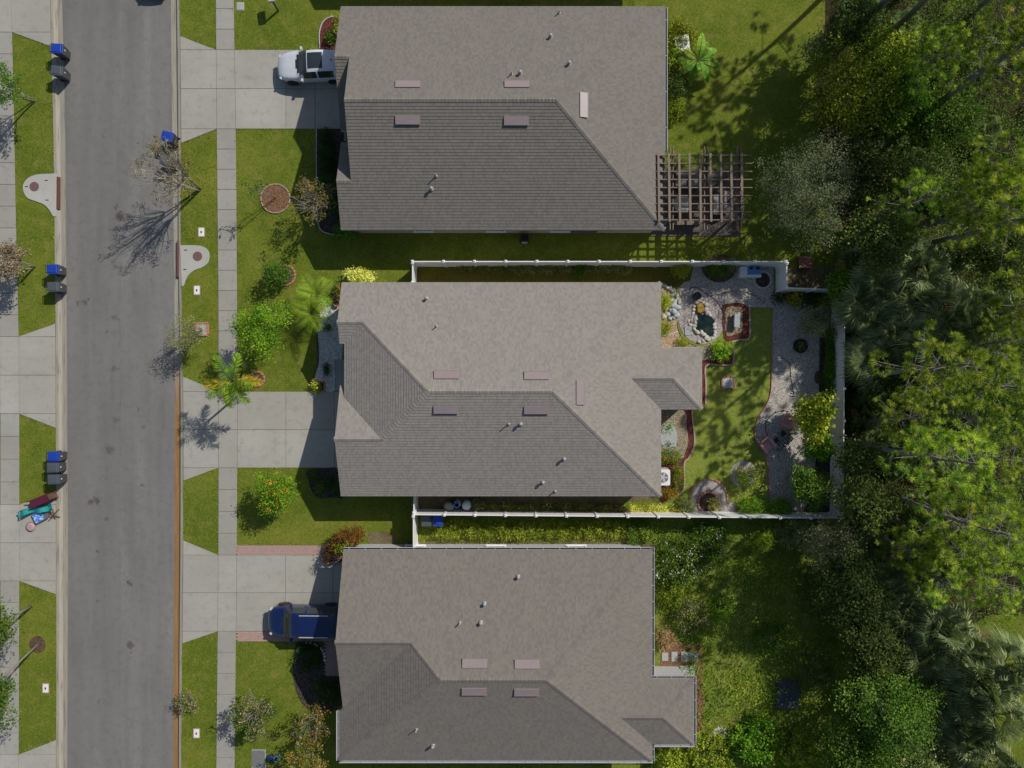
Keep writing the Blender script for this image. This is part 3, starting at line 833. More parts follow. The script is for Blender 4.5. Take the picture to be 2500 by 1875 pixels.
def gutter_run(house, off, a, b, out, strap=0.98, dropz=0.0):
    """open white trough along an eave with hanger straps"""
    a, b = Vector(a) - off, Vector(b) - off
    d = (b - a); L = d.length; d.normalize(); o = Vector(out)
    prof = [(0.0, 0.02), (0.0, -0.11), (0.05, -0.13), (0.12, -0.12), (0.15, 0.0), (0.15, 0.025), (0.118, 0.025), (0.118, -0.005), (0.10, -0.085), (0.03, -0.09), (0.022, 0.02)]
    m = M(); vs = []
    for p in (a, b):
        for q, z in prof: vs.append(p + o * (q + 0.02) + Vector((0, 0, z - 0.02)))
    n = len(prof)
    m.add(vs, [(i, (i + 1) % n, n + (i + 1) % n, n + i) for i in range(n) if i not in (8, 9)], 0)
    m.add(vs, [(i, (i + 1) % n, n + (i + 1) % n, n + i) for i in (8, 9)], 1)
    m.add(vs, [tuple(range(n))[::-1], tuple(range(n, 2 * n))], 0)
    g = m.build('gutter', [MAT['gutter'], MAT['gutterin']], house)
    k = max(2, round(L / strap))
    st = M().box((0, 0, 0), (0.028, 0.14, 0.012))
    proto = None
    for i in range(k):
        p = a + d * (L * (i + 0.35) / k) + o * 0.09 + Vector((0, 0, 0.002))
        if proto is None:
            proto = st.build('strap', MAT['gutter'], g); s = proto
        else:
            s = proto.copy(); COL.objects.link(s); s.parent = g
        s.location = p; s.rotation_euler = (0, 0, math.atan2(d.y, d.x))
    return g

def window(house, c, w, h, axis, sgn):
    """frame, pane and sill set in a wall; axis 'X' = wall faces along X"""
    c = Vector(c); m = M()
    def bx(mm, dy, dz, sy, sz, dep, thick):
        if axis == 'X': mm.box((c.x + sgn * dep, c.y + dy, c.z + dz), (thick, sy, sz))
        else: mm.box((c.x + dy, c.y + sgn * dep, c.z + dz), (sy, thick, sz))
    for s in (-1, 1):
        bx(m, s * (w / 2 + 0.04), 0, 0.08, h + 0.16, 0.03, 0.06)
        bx(m, 0, s * (h / 2 + 0.04), w, 0.08, 0.03, 0.06)
    bx(m, 0, 0, w, 0.05, 0.028, 0.05)
    f = m.build('window', MAT['white'], house)
    g = M(); bx(g, 0, 0, w, h, 0.012, 0.02); g.build('pane', MAT['glass'], f)
    g = M(); bx(g, 0, -h / 2 - 0.11, w + 0.3, 0.06, 0.06, 0.12); g.build('sill', MAT['white'], f)

def garage_door(house, x, y, w=4.8, h=2.1):
    m = M().box((x + 0.02, y, h / 2), (0.05, w, h))
    d = m.build('garage_door', MAT['white'], house)
    proto = None
    for r in range(4):
        for c in range(6):
            p = (x - 0.02, y - w / 2 + (c + 0.5) * w / 6, (r + 0.5) * h / 4)
            if proto is None: proto = M().box((0, 0, 0), (0.03, w / 6 - 0.08, h / 4 - 0.07)).build('panel', MAT['white'], d); o = proto
            else:
                o = proto.copy(); COL.objects.link(o); o.parent = d
            o.location = p

def entry_door(house, x, y):
    d = M().box((x, y, 1.03), (0.06, 0.95, 2.06)).build('front_door', plain('door_paint', (0.12, 0.05, 0.035), 0.5), house)
    M().lathe([(0.0, -0.08), (0.03, -0.07), (0.03, -0.04), (0.015, -0.03)], 10, (x - 0.0, y - 0.36, 1.0), 'X').build('handle', MAT['pipe'], d)

def walls(house, off, boxes, gables, mat):
    m = M()
    for (x0, y0, x1, y1, h) in boxes:
        m.box(((x0 + x1) / 2 - off.x, (y0 + y1) / 2 - off.y, h / 2), (x1 - x0, y1 - y0, h))
    for (x, y0, y1, ym, z0, zm) in gables:
        a = [(x - off.x, y0 - off.y, z0), (x - off.x, y1 - off.y, z0), (x - off.x, ym - off.y, zm)]
        b = [(p[0] + 0.12, p[1], p[2]) for p in a]
        m.add(a + b, [(0, 2, 1), (3, 4, 5), (0, 1, 4, 3), (1, 2, 5, 4), (2, 0, 3, 5)])
    return m.build('wall', mat, house)

# ---- upper neighbour
def house_upper(label):
    off = Vector((-0.5, 15.85, 0))
    t = thing('house', label, 'house', off)
    N = [(-10.2, 22.5, 2.6), (9.1, 22.5, 2.6), (2.46, 15.85, 5.37), (-9.35, 15.85, 5.37), (-9.35, 18.8, 4.141), (-10.2, 18.8, 4.141)]
    Sf = [(9.1, 9.2, 2.6), (-10.2, 9.2, 2.6), (-10.2, 11.8, 3.683), (-9.35, 11.8, 3.683), (-9.35, 15.85, 5.37), (2.46, 15.85, 5.37)]
    E = [(9.1, 22.5, 2.6), (9.1, 9.2, 2.6), (2.46, 15.85, 5.37)]
    GS = [(-10.2, 18.8, 4.141), (-9.35, 18.8, 4.141), (-9.35, 15.1, 2.6), (-10.2, 15.1, 2.6)]
    BN = [(-10.2, 11.8, 3.683), (-9.35, 11.8, 3.683), (-9.35, 14.4, 2.6), (-10.2, 14.4, 2.6)]
    fs = [N, Sf, E, GS, BN]
    roof = build_roof(t, off, fs, [((-9.35, 15.85, 5.37), (2.46, 15.85, 5.37)), ((9.1, 22.5, 2.6), (2.46, 15.85, 5.37)), ((9.1, 9.2, 2.6), (2.46, 15.85, 5.37)),
                                   ((-10.2, 18.8, 4.141), (-9.35, 18.8, 4.141)), ((-10.2, 11.8, 3.683), (-9.35, 11.8, 3.683))], MAT['shingle1'])
    walls(t, off, [(-9.1, 9.55, 8.75, 22.2, 2.55), (-9.95, 15.4, -9.0, 22.2, 2.5), (-9.95, 9.55, -9.0, 14.1, 2.5)],
          [(-9.25, 9.6, 22.1, 15.85, 2.5, 5.28), (-9.98, 15.4, 22.2, 18.8, 2.45, 4.03), (-9.98, 9.55, 14.1, 11.8, 2.45, 3.58)], MAT['stucco_tan'])
    fascia(t, off, [(-10.2, 18.8, 4.15), (-10.2, 22.5, 2.61), (9.1, 22.5, 2.61), (9.1, 9.2, 2.61), (-10.2, 9.2, 2.61), (-10.2, 11.8, 3.69), (-10.2, 14.4, 2.61), (-9.35, 14.4, 2.61)], MAT['fascia'])
    fascia(t, off, [(-9.35, 15.1, 2.61), (-10.2, 15.1, 2.61), (-10.2, 18.8, 4.15)], MAT['fascia'])
    gutter_run(t, off, (9.1, 22.45, 2.6), (9.1, 13.9, 2.6), (1, 0, 0), 2.4)
    for u, v in ((996, 207), (1262, 207), (996, 292), (1261, 294), (1424, 257)): add_vent(roof, off, fs, u, v)
    for u, v, c in ((1344, 91, 1), (1389, 157, 1), (1270, 180, 1), (1249, 182, 0), (1365, 33, 0), (1054, 462, 1), (1065, 430, 0)): add_pipe(roof, off, fs, u, v, c)
    garage_door(t, -9.98 - off.x, 18.8 - off.y)
    entry_door(t, -9.28 - off.x, 14.75 - off.y)
    for x, y, w, h in ((-9.96, 11.8, 1.8, 1.3),): window(t, (x - off.x, y - off.y, 1.4), w, h, 'X', -1)
    for x in (-5.5, -1.0, 3.0): window(t, (x - off.x, 9.54 - off.y, 1.4), 1.0, 1.2, 'Y', -1)
    for y in (20.5, 17.5): window(t, (8.76 - off.x, y - off.y, 1.4), 1.6, 1.3, 'X', 1)
    # low louvre at the foot of the south wall near the corner
    M().box((4.3 - off.x, 9.51 - off.y, 0.35), (2.0, 0.05, 0.5)).build('wall_louvre', MAT['gutterin'], t)
    return t
h1 = house_upper('taupe shingled house with timber pergola and white hatchback in front of its garage')
h0 = copy_tree(h1)
h0.location.y += 16.45
h0['label'] = 'house beyond the top edge whose shadow falls on the upper lawn'

# ---- the house in the middle
off = Vector((-0.6, -0.3, 0))
h2 = thing('house', 'shingled house in the middle, brightening put into its roof colour, between the white side fences, with pond garden behind', 'house', off)
ZN, XN, ZG, XG = 3.61, -8.647, 4.087, -7.503
N = [(-10.15, 6.05, 2.6), (8.88, 6.05, 2.6), (2.29, -.4, 5.26), (-4.69, -.4, 5.26), (XN, 3.6, ZN), (-10.15, 3.6, ZN)]
WS = [(-10.15, 3.6, ZN), (XN, 3.6, ZN), (-9.87, 2.377, 3.1), (-10.15, 2.377, 3.1)]
WF = [(-9.87, 2.377, 3.1), (XN, 3.6, ZN), (-4.69, -.4, 5.26), (XG, -3.17, ZG), (-9.87, -.803, 3.1)]
SS = [(8.88, -6.68, 2.6), (-10.2, -6.68, 2.6), (-10.2, -3.17, ZG), (XG, -3.17, ZG), (-4.69, -.4, 5.26), (2.29, -.4, 5.26)]
GN = [(-10.2, -3.17, ZG), (-10.2, -.084, 2.8), (-9.9, -.084, 2.8), (-9.87, -.803, 3.1), (XG, -3.17, ZG)]
EF = [(8.88, 6.05, 2.6), (8.88, -6.68, 2.6), (2.29, -.4, 5.26)]
LN = [(11.32, 2.18, 2.6), (8.88, 2.18, 2.6), (6.97, .335, 3.37), (9.47, .335, 3.37)]
LS = [(11.32, -1.51, 2.6), (8.88, -1.51, 2.6), (6.97, .335, 3.37), (9.47, .335, 3.37)]
LE = [(11.32, 2.18, 2.6), (11.32, -1.51, 2.6), (9.47, .335, 3.37)]
fs = [N, WS, WF, SS, GN, EF, LN, LS, LE]
apx, rpx = (-4.69, -.4, 5.26), (2.29, -.4, 5.26)
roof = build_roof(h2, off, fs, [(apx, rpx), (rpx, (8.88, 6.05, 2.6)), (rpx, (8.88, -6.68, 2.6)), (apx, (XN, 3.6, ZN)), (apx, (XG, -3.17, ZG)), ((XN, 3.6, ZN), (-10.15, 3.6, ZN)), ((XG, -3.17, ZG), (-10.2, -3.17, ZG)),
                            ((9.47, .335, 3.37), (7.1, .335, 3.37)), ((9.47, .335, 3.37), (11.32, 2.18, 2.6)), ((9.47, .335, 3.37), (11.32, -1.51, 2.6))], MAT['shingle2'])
walls(h2, off, [(-9.2, -6.35, 8.55, 5.75, 2.55), (-9.85, 2.45, -9.1, 5.75, 2.5), (-9.9, -6.35, -9.1, -.3, 2.5), (8.5, -1.25, 11.0, 1.9, 2.5)],
      [(-9.88, 1.4, 5.75, 3.6, 2.4, 3.5), (-9.93, -6.35, -.2, -3.17, 2.4, 3.95)], MAT['stucco'])
fascia(h2, off, [(-10.15, 2.377, 3.11), (-10.15, 3.6, ZN + .01), (-10.15, 6.05, 2.61), (8.88, 6.05, 2.61), (8.88, 2.18, 2.61), (11.32, 2.18, 2.61), (11.32, -1.51, 2.61), (8.88, -1.51, 2.61), (8.88, -6.68, 2.61), (-10.2, -6.68, 2.61), (-10.2, -3.17, ZG + .01), (-10.2, -.084, 2.81)], MAT['fascia'])
fascia(h2, off, [(-9.87, -.803, 3.11), (-9.87, 2.377, 3.11)], MAT['fascia'])
for u, v in ((1090, 916), (1310, 918), (1089, 998), (1310, 999), (1415, 958)): add_vent(roof, off, fs, u, v)
for u, v, c in ((1042, 729, 1), (1066, 797, 0), (1242, 1035, 0), (1271, 1035, 1), (1377, 1120, 1), (1325, 1177, 1), (1355, 1199, 0)): add_pipe(roof, off, fs, u, v, c)
garage_door(h2, -9.93 - off.x, -3.25 - off.y)
entry_door(h2, -9.23 - off.x, 1.4 - off.y)
window(h2, (-9.86 - off.x, 4.2 - off.y, 1.4), 1.7, 1.3, 'X', -1)
for x in (-4, 0, 4): window(h2, (x - off.x, 5.76 - off.y, 1.4), 1.0, 1.2, 'Y', 1)
for x in (-4, 1, 5): window(h2, (x - off.x, -6.36 - off.y, 1.4), 1.0, 1.2, 'Y', -1)
for y in (4.0, -4.5): window(h2, (8.56 - off.x, y - off.y, 1.4), 1.8, 1.3, 'X', 1)
for y in (-.5, 1.1): window(h2, (11.01 - off.x, y - off.y, 1.3), 1.2, 1.9, 'X', 1)

# ---- lower neighbour
off = Vector((-1.0, -16.2, 0))
h3 = thing('house', 'lower taupe shingled house with white gutters all round and blue van by its garage', 'house', off)
ap, rp = (-4.0, -16.54, 5.25), (1.94, -16.54, 5.25)
N = [(-10.05, -9.9, 2.6), (8.32, -9.9, 2.6), rp, ap, (-5.73, -14.72, 4.523), (-10.05, -14.72, 4.523)]
GS = [(-10.05, -14.72, 4.523), (-5.73, -14.72, 4.523), (-10.05, -19.28, 2.705)]
WF = [(-10.3, -22.42, 2.6), (-10.3, -19.54, 2.6), (-10.05, -19.28, 2.705), (-5.73, -14.72, 4.523), ap]
SF = [(8.32, -22.42, 2.6), (-10.3, -22.42, 2.6), ap, rp]
EF = [(8.32, -9.9, 2.6), (8.32, -22.42, 2.6), rp]
LN = [(10.81, -17.56, 2.6), (8.32, -17.56, 2.6), (6.37, -19.51, 3.41), (8.86, -19.51, 3.41)]
LS = [(10.81, -21.46, 2.6), (8.32, -21.46, 2.6), (6.37, -19.51, 3.41), (8.86, -19.51, 3.41)]
LE = [(10.81, -17.56, 2.6), (10.81, -21.46, 2.6), (8.86, -19.51, 3.41)]
fs = [N, GS, WF, SF, EF, LN, LS, LE]
roof = build_roof(h3, off, fs, [(ap, rp), (rp, (8.32, -9.9, 2.6)), (rp, (8.32, -22.42, 2.6)), (ap, (-5.73, -14.72, 4.523)), (ap, (-10.3, -22.42, 2.6)), ((-5.73, -14.72, 4.523), (-10.05, -14.72, 4.523)),
                            ((8.86, -19.51, 3.41), (6.5, -19.51, 3.41)), ((8.86, -19.51, 3.41), (10.81, -17.56, 2.6)), ((8.86, -19.51, 3.41), (10.81, -21.46, 2.6))], MAT['shingle3'])
walls(h3, off, [(-9.3, -22.1, 8.0, -10.12, 2.55), (-9.75, -17.6, -9.2, -10.12, 2.5), (-9.95, -22.1, -9.2, -19.2, 2.5), (7.9, -21.2, 10.5, -17.85, 2.5)], [(-9.78, -18.6, -10.12, -14.72, 2.4, 4.4)], MAT['stucco'])
fascia(h3, off, [(-10.3, -19.54, 2.61), (-10.05, -19.28, 2.71), (-10.05, -14.72, 4.533), (-10.05, -9.9, 2.61), (8.32, -9.9, 2.61), (8.32, -17.56, 2.61), (10.81, -17.56, 2.61), (10.81, -21.46, 2.61), (8.32, -21.46, 2.61), (8.32, -22.42, 2.61), (-10.3, -22.42, 2.61), (-10.3, -19.54, 2.61)], MAT['fascia'])
for a, b, o in (((-10.05, -9.9, 2.6), (8.3, -9.9, 2.6), (0, 1, 0)), ((8.32, -9.75, 2.6), (8.32, -17.4, 2.6), (1, 0, 0)), ((8.34, -17.56, 2.6), (10.9, -17.56, 2.6), (0, 1, 0)), ((10.81, -17.45, 2.6), (10.81, -21.55, 2.6), (1, 0, 0)),
                ((8.5, -21.46, 2.6), (10.9, -21.46, 2.6), (0, -1, 0)), ((8.32, -21.6, 2.6), (8.32, -22.5, 2.6), (1, 0, 0)), ((-10.3, -22.42, 2.6), (8.4, -22.42, 2.6), (0, -1, 0)), ((-10.3, -22.45, 2.6), (-10.3, -19.5, 2.6), (-1, 0, 0))):
    gutter_run(h3, off, a, b, o)
for u, v in ((1159, 1620), (1287, 1622), (1158, 1686), (1286, 1688)): add_vent(roof, off, fs, u, v)
for u, v, c in ((1183, 1473, 1), (1174, 1519, 1), (1123, 1520, 0), (1265, 1407, 1), (1017, 1780, 0), (1057, 1819, 1)): add_pipe(roof, off, fs, u, v, c)
garage_door(h3, -9.78 - off.x, -13.6 - off.y)
entry_door(h3, -9.33 - off.x, -18.4 - off.y)
window(h3, (-9.96 - off.x, -20.7 - off.y, 1.4), 1.7, 1.3, 'X', -1)
for x in (-6, -1, 4): window(h3, (x - off.x, -10.11 - off.y, 1.4), 1.0, 1.2, 'Y', 1)
for y in (-12.5, -15.0): window(h3, (8.01 - off.x, y - off.y, 1.4), 1.6, 1.3, 'X', 1)
for y in (-18.8, -20.3): window(h3, (10.51 - off.x, y - off.y, 1.3), 1.2, 1.9, 'X', 1)

# ================================================================ VEGETATION TOOLS
class Veg:
    """leaf faces kept as numpy blocks: diamonds with a length, a width and a tint"""
    def __init__(s): s.q, s.t = [], []
    def diamonds(s, c, d, nrm, L, Wd, tint, belly=0.45):
        c, d, nrm = np.asarray(c, float), np.asarray(d, float), np.asarray(nrm, float)
        d /= np.maximum(np.linalg.norm(d, axis=1, keepdims=True), 1e-9)
        sd = np.cross(d, nrm)
        sd /= np.maximum(np.linalg.norm(sd, axis=1, keepdims=True), 1e-9)
        L = np.broadcast_to(np.asarray(L, float), (len(c),))[:, None]
        Wd = np.broadcast_to(np.asarray(Wd, float), (len(c),))[:, None]
        a, b = c, c + d * L
        m = c + d * L * belly
        s.q.append(np.stack([a, m + sd * Wd / 2, b, m - sd * Wd / 2], 1))
        s.t.append(np.broadcast_to(np.asarray(tint, float), (len(c),)).copy())
        return s
    def quads(s, pts, tint):
        s.q.append(np.asarray(pts, float)); s.t.append(np.broadcast_to(np.asarray(tint, float), (len(pts),)).copy())
        return s
    def mesh(s, name, mat):
        q = np.concatenate(s.q); t = np.clip(np.concatenate(s.t), 0, 1)
        n = len(q)
        me = bpy.data.meshes.new(name)
        me.vertices.add(4 * n); me.loops.add(4 * n); me.polygons.add(n)
        me.vertices.foreach_set('co', q.reshape(-1).astype(np.float32))
        me.loops.foreach_set('vertex_index', np.arange(4 * n, dtype=np.int32))
        me.polygons.foreach_set('loop_start', np.arange(0, 4 * n, 4, dtype=np.int32))
        at = me.attributes.new('tint', 'FLOAT', 'FACE')
        at.data.foreach_set('value', t.astype(np.float32))
        me.materials.append(mat)
        me.update(calc_edges=True)
        return me
    def build(s, name, mat, parent=None):
        o = bpy.data.objects.new(name, s.mesh(name, mat))
        COL.objects.link(o); o.parent = parent
        return o

def unit(rg, n):
    v = rg.normal(size=(n, 3)); return v / np.linalg.norm(v, axis=1, keepdims=True)

def clumps(rg, n, c, r, shell=0.55, low=-0.35, lump=0.25):
    """n clump centres spread through an uneven ellipsoid, more of them near its skin"""
    d = unit(rg, n * 3)
    d = d[d[:, 2] > low][:n]
    ph = rg.uniform(0, 6.28, 4)
    az = np.arctan2(d[:, 1], d[:, 0])
    w = 1 + lump * (np.sin(2 * az + ph[0]) * 0.5 + np.sin(3 * az + ph[1]) * 0.6 + np.sin(5 * az + ph[2] + 2 * d[:, 2]) * 0.5)
    rad = (shell + (1 - shell) * rg.random(len(d)) ** 0.6) * w
    return np.asarray(c) + d * rad[:, None] * np.asarray(r), d

def leaf_clumps(v, rg, cc, dd, per, spread, L, Wd, up=0.6, flat=0.7, tint=0.5, tv=0.28, lv=0.16, out=0.5):
    n = len(cc)
    idx = np.repeat(np.arange(n), per)
    p = cc[idx] + rg.normal(size=(n * per, 3)) * np.array([spread, spread, spread * flat])
    nr = unit(rg, n * per) * 0.75 + dd[idx] * out + np.array([0, 0, up])
    d = unit(rg, n * per) + dd[idx] * 0.35
    ct = np.clip(tint + rg.normal(size=n) * tv, 0, 1)
    t = ct[idx] + rg.normal(size=n * per) * lv
    k = rg.uniform(0.65, 1.25, n * per)
    return v.diamonds(p, d, nr, L * k, Wd * k, t)

def twig_tubes(m, rg, base, top, targets, r0, mi=0, bow=0.15):
    """trunk plus limbs that fork towards the clump centres"""
    base, top = Vector(base), Vector(top)
    mid = base.lerp(top, 0.5) + Vector((rg.normal() * bow * 0.3, rg.normal() * bow * 0.3, 0))
    m.tube([base, mid, top], [r0, r0 * 0.8, r0 * 0.62], 7, mi)
    for t in targets:
        t = Vector(t)
        s = base.lerp(top, rg.uniform(0.55, 1.0))
        k = s.lerp(t, 0.5) + Vector((rg.normal() * bow, rg.normal() * bow, abs(rg.normal()) * bow))
        m.tube([s, k, t], [r0 * 0.42, r0 * 0.26, r0 * 0.08], 5, mi, cap=False)

def broad_tree(name, label, cat, loc, h, r, mat, seed, n=90, per=38, L=0.13, Wd=0.075, spread=0.24, trunk='greybark', tr=0.09, up=0.6, tint=0.5, tv=0.28, group=None,
               crown_off=(0, 0), shell=0.3, extra=None, low=-0.2, rz=0.85, limbs=14, lump=0.25):
    """h = height of crown centre, r = crown half-width"""
    rg = np.random.default_rng(seed)
    t = thing(name, label, cat, loc, group=group)
    c = (crown_off[0], crown_off[1], h)
    n = int(n * 1.25); cc, dd = clumps(rg, n, c, (r, r, min(h * 0.85, r * rz)), shell, low, lump)
    m = M(); twig_tubes(m, rg, (0, 0, -0.05), (c[0] * 0.7, c[1] * 0.7, max(0.25, h * 0.75)), cc[rg.permutation(len(cc))[:limbs]], tr)
    m.build('trunk', MAT[trunk], t, True)
    v = Veg(); leaf_clumps(v, rg, cc, dd, int(per * 1.2), spread * 1.1, L * 1.15, Wd * 1.25, up, 0.7, tint, tv)
    v.build('crown', LM[mat], t)
    if extra:
        for (nm, mt, cnt, pr, sp, l, w, zb) in extra:
            sel = cc[dd[:, 2] > zb]
            sel = sel[rg.permutation(len(sel))[:cnt]]
            q = sel + np.array([0, 0, spread * 0.9])
            vv = Veg(); leaf_clumps(vv, rg, q, np.tile([0, 0, 1.0], (len(q), 1)), pr, sp, l, w, 1.0)
            tag(vv.build(nm, LM[mt], t), kind='stuff')
    return t

def shrub(name, label, loc, rx, ry, rz, mat, seed, n=40, per=34, L=0.10, Wd=0.06, spread=0.13, group=None, tint=0.5, tv=0.25, cat='shrub', extra=None, rot=0.0, stems=6, lump=0.15):
    rg = np.random.default_rng(seed)
    t = thing(name, label, cat, loc, rot, group)
    cc, dd = clumps(rg, n, (0, 0, rz * 0.55), (rx, ry, rz * 0.55), 0.45, -0.6, lump)
    m = M()
    for q in cc[:stems]: m.tube([(q[0] * 0.15, q[1] * 0.15, -0.03), (q[0] * 0.5, q[1] * 0.5, q[2] * 0.5), tuple(q)], [0.022, 0.016, 0.006], 5, cap=False)
    m.build('stem', MAT['greybark'], t)
    v = Veg(); leaf_clumps(v, rg, cc, dd, per, spread, L, Wd, 0.6, 0.7, tint, tv)
    v.build('foliage', LM[mat], t)
    if extra:
        for (nm, mt, cnt, pr, sp, l, w, zb) in extra:
            sel = cc[dd[:, 2] > zb]
            sel = sel[rg.permutation(len(sel))[:cnt]] + np.array([0, 0, spread * 0.7])
            vv = Veg(); leaf_clumps(vv, rg, sel, np.tile([0, 0, 1.0], (len(sel), 1)), pr, sp, l, w, 1.0)
            tag(vv.build(nm, LM[mt], t), kind='stuff')
    return t

def bare_tree(name, label, loc, h, r, seed, leafmat='autumn', leaves=60, per=14, trunks=4, bark='palebark', cat='tree', lean=(0, 0), twigs=60, L=0.13, Wd=0.08, brown=0, tr=0.05, spread=0.10, group=None):
    """many-stemmed crape myrtle type: fan of thin limbs, sparse leaf sprays at the ends"""
    rg = np.random.default_rng(seed)
    t = thing(name, label, cat, loc, group=group)
    m, ends = M(), []
    for k in range(trunks):
        a = 6.28 * k / trunks + rg.uniform(-0.4, 0.4)
        f = Vector((math.cos(a) * r * 0.22 + lean[0] * 0.4, math.sin(a) * r * 0.22 + lean[1] * 0.4, h * 0.42))
        m.tube([(math.cos(a) * 0.06, math.sin(a) * 0.06, -0.05), f * 0.5 + Vector((rg.normal() * 0.04, rg.normal() * 0.04, 0)), f], [tr, tr * 0.8, tr * 0.62], 6)
        for j in range(max(2, twigs // trunks)):
            b = a + rg.normal() * 1.1
            rr = r * rg.uniform(0.35, 1.0)
            e = Vector((math.cos(b) * rr + lean[0], math.sin(b) * rr + lean[1], h * rg.uniform(0.72, 1.06) - 0.18 * h * (rr / r) ** 2))
            s = f.lerp(e, rg.uniform(0, 0.25)) if j > 1 else f
            k2 = s.lerp(e, 0.55) + Vector((rg.normal() * 0.09, rg.normal() * 0.09, rg.uniform(0, 0.12) * h))
            m.tube([s, k2, e], [tr * 0.36, tr * 0.24, tr * 0.10], 4, cap=False)
            ends.append(e); ends.append(k2.lerp(e, 0.6))
    m.build('trunk', MAT[bark], t, True)
    e = np.array([tuple(x) for x in ends])
    sel = e[rg.permutation(len(e))[:leaves]]
    v = Veg(); leaf_clumps(v, rg, sel, np.tile([0, 0, 1.0], (len(sel), 1)), per, spread, L, Wd, 0.5, 0.7, 0.45, 0.3)
    v.build('crown', LM[leafmat], t)
    if brown:
        sel = e[rg.permutation(len(e))[:brown]]
        v = Veg(); leaf_clumps(v, rg, sel, np.tile([0, 0, 1.0], (len(sel), 1)), 12, 0.09, 0.10, 0.05, 0.5, 0.9, 0.5, 0.3)
        tag(v.build('seed_heads', LM['brownleaf'], t), kind='stuff')
    return t

# ---- pinnate palm fronds
def frond(v, m, rg, base, az, el, L, droop, leaflet, n=34, plume=0.0, tint=0.5, width=0.035, vee=0.35, curl=0.0):
    pts = []
    p = Vector(base); e = el
    seg = 9
    for i in range(seg + 1):
        pts.append(p.copy())
        a = az + curl * i / seg
        p = p + Vector((math.cos(a) * math.cos(e), math.sin(a) * math.cos(e), math.sin(e))) * (L / seg)
        e -= droop / seg * (0.5 + i / seg)
    m.tube(pts, [0.022 * (1 - 0.8 * i / seg) + 0.004 for i in range(seg + 1)], 4, cap=False)
    P_, D_, N_, L_ = [], [], [], []
    for i in range(n):
        f = 0.10 + 0.90 * i / (n - 1)
        x = f * seg; k = min(seg - 1, int(x)); q = pts[k].lerp(pts[k + 1], x - k)
        tdir = (pts[k + 1] - pts[k]).normalized()
        side = tdir.cross(Vector((0, 0, 1))).normalized(); upv = side.cross(tdir)
        ll = leaflet * (0.45 + 0.9 * math.sin(math.pi * min(1, f * 0.82 + 0.12)) ** 0.8) * (1.0 if f < 0.9 else 0.7)
        for s in (-1, 1):
            ang = rg.normal() * plume
            d = tdir * (0.55 + 0.35 * f) + side * s * math.cos(ang) + upv * (vee * (1 - f) + math.sin(ang) * (1 if plume else 0)) + Vector((0, 0, -0.18 - 0.2 * f))
            P_.append(tuple(q)); D_.append(tuple(d)); N_.append(tuple(upv + side * s * -0.4)); L_.append(ll * rg.uniform(0.9, 1.1))
    v.diamonds(P_, D_, N_, np.array(L_), width, tint + rg.normal(size=len(P_)) * 0.12, 0.35)

def feather_palm(name, label, loc, h, fronds, L, leaflet, seed, n=34, plume=0.0, mats=('palm', 'palmtip'), trunk_r=0.075, lean=(0, 0), old=0, droop=1.3, width=0.04, group=None, els=(1.15, 0.15)):
    rg = np.random.default_rng(seed)
    t = thing(name, label, 'palm tree', loc, group=group)
    top = Vector((lean[0], lean[1], h))
    m = M(); m.tube([(0, 0, -0.05), top * 0.5 + Vector((0, 0, 0)), top], [trunk_r * 1.25, trunk_r, trunk_r * 0.9], 10)
    m.tube([top, top + Vector((0, 0, 0.35))], [trunk_r * 1.1, trunk_r * 0.5], 8, cap=False)
    m.build('trunk', MAT['palebark'], t, True)
    a0 = rg.uniform(0, 6.28)
    for i in range(fronds):
        az = a0 + i * 2.399 if not isinstance(old, (list, tuple)) else old[i][0]
        f = i / max(1, fronds - 1)
        el = els[0] + (els[1] - els[0]) * f if not isinstance(old, (list, tuple)) else old[i][1]
        which = (1 if isinstance(old, int) and i >= fronds - old else 0) if not isinstance(old, (list, tuple)) else old[i][2]
        fv, st = Veg(), M()
        frond(fv, st, rg, top + Vector((0, 0, 0.3)), az + rg.normal() * 0.12, el, L * rg.uniform(0.85, 1.1), droop * rg.uniform(0.8, 1.2), leaflet, n, plume, 0.5 + 0.2 * (0.5 - f), width, curl=rg.normal() * 0.25)
        fo = fv.build('frond', LM[mats[which]], t)
        st.build('rachis', MAT['stem'], fo)
    return t

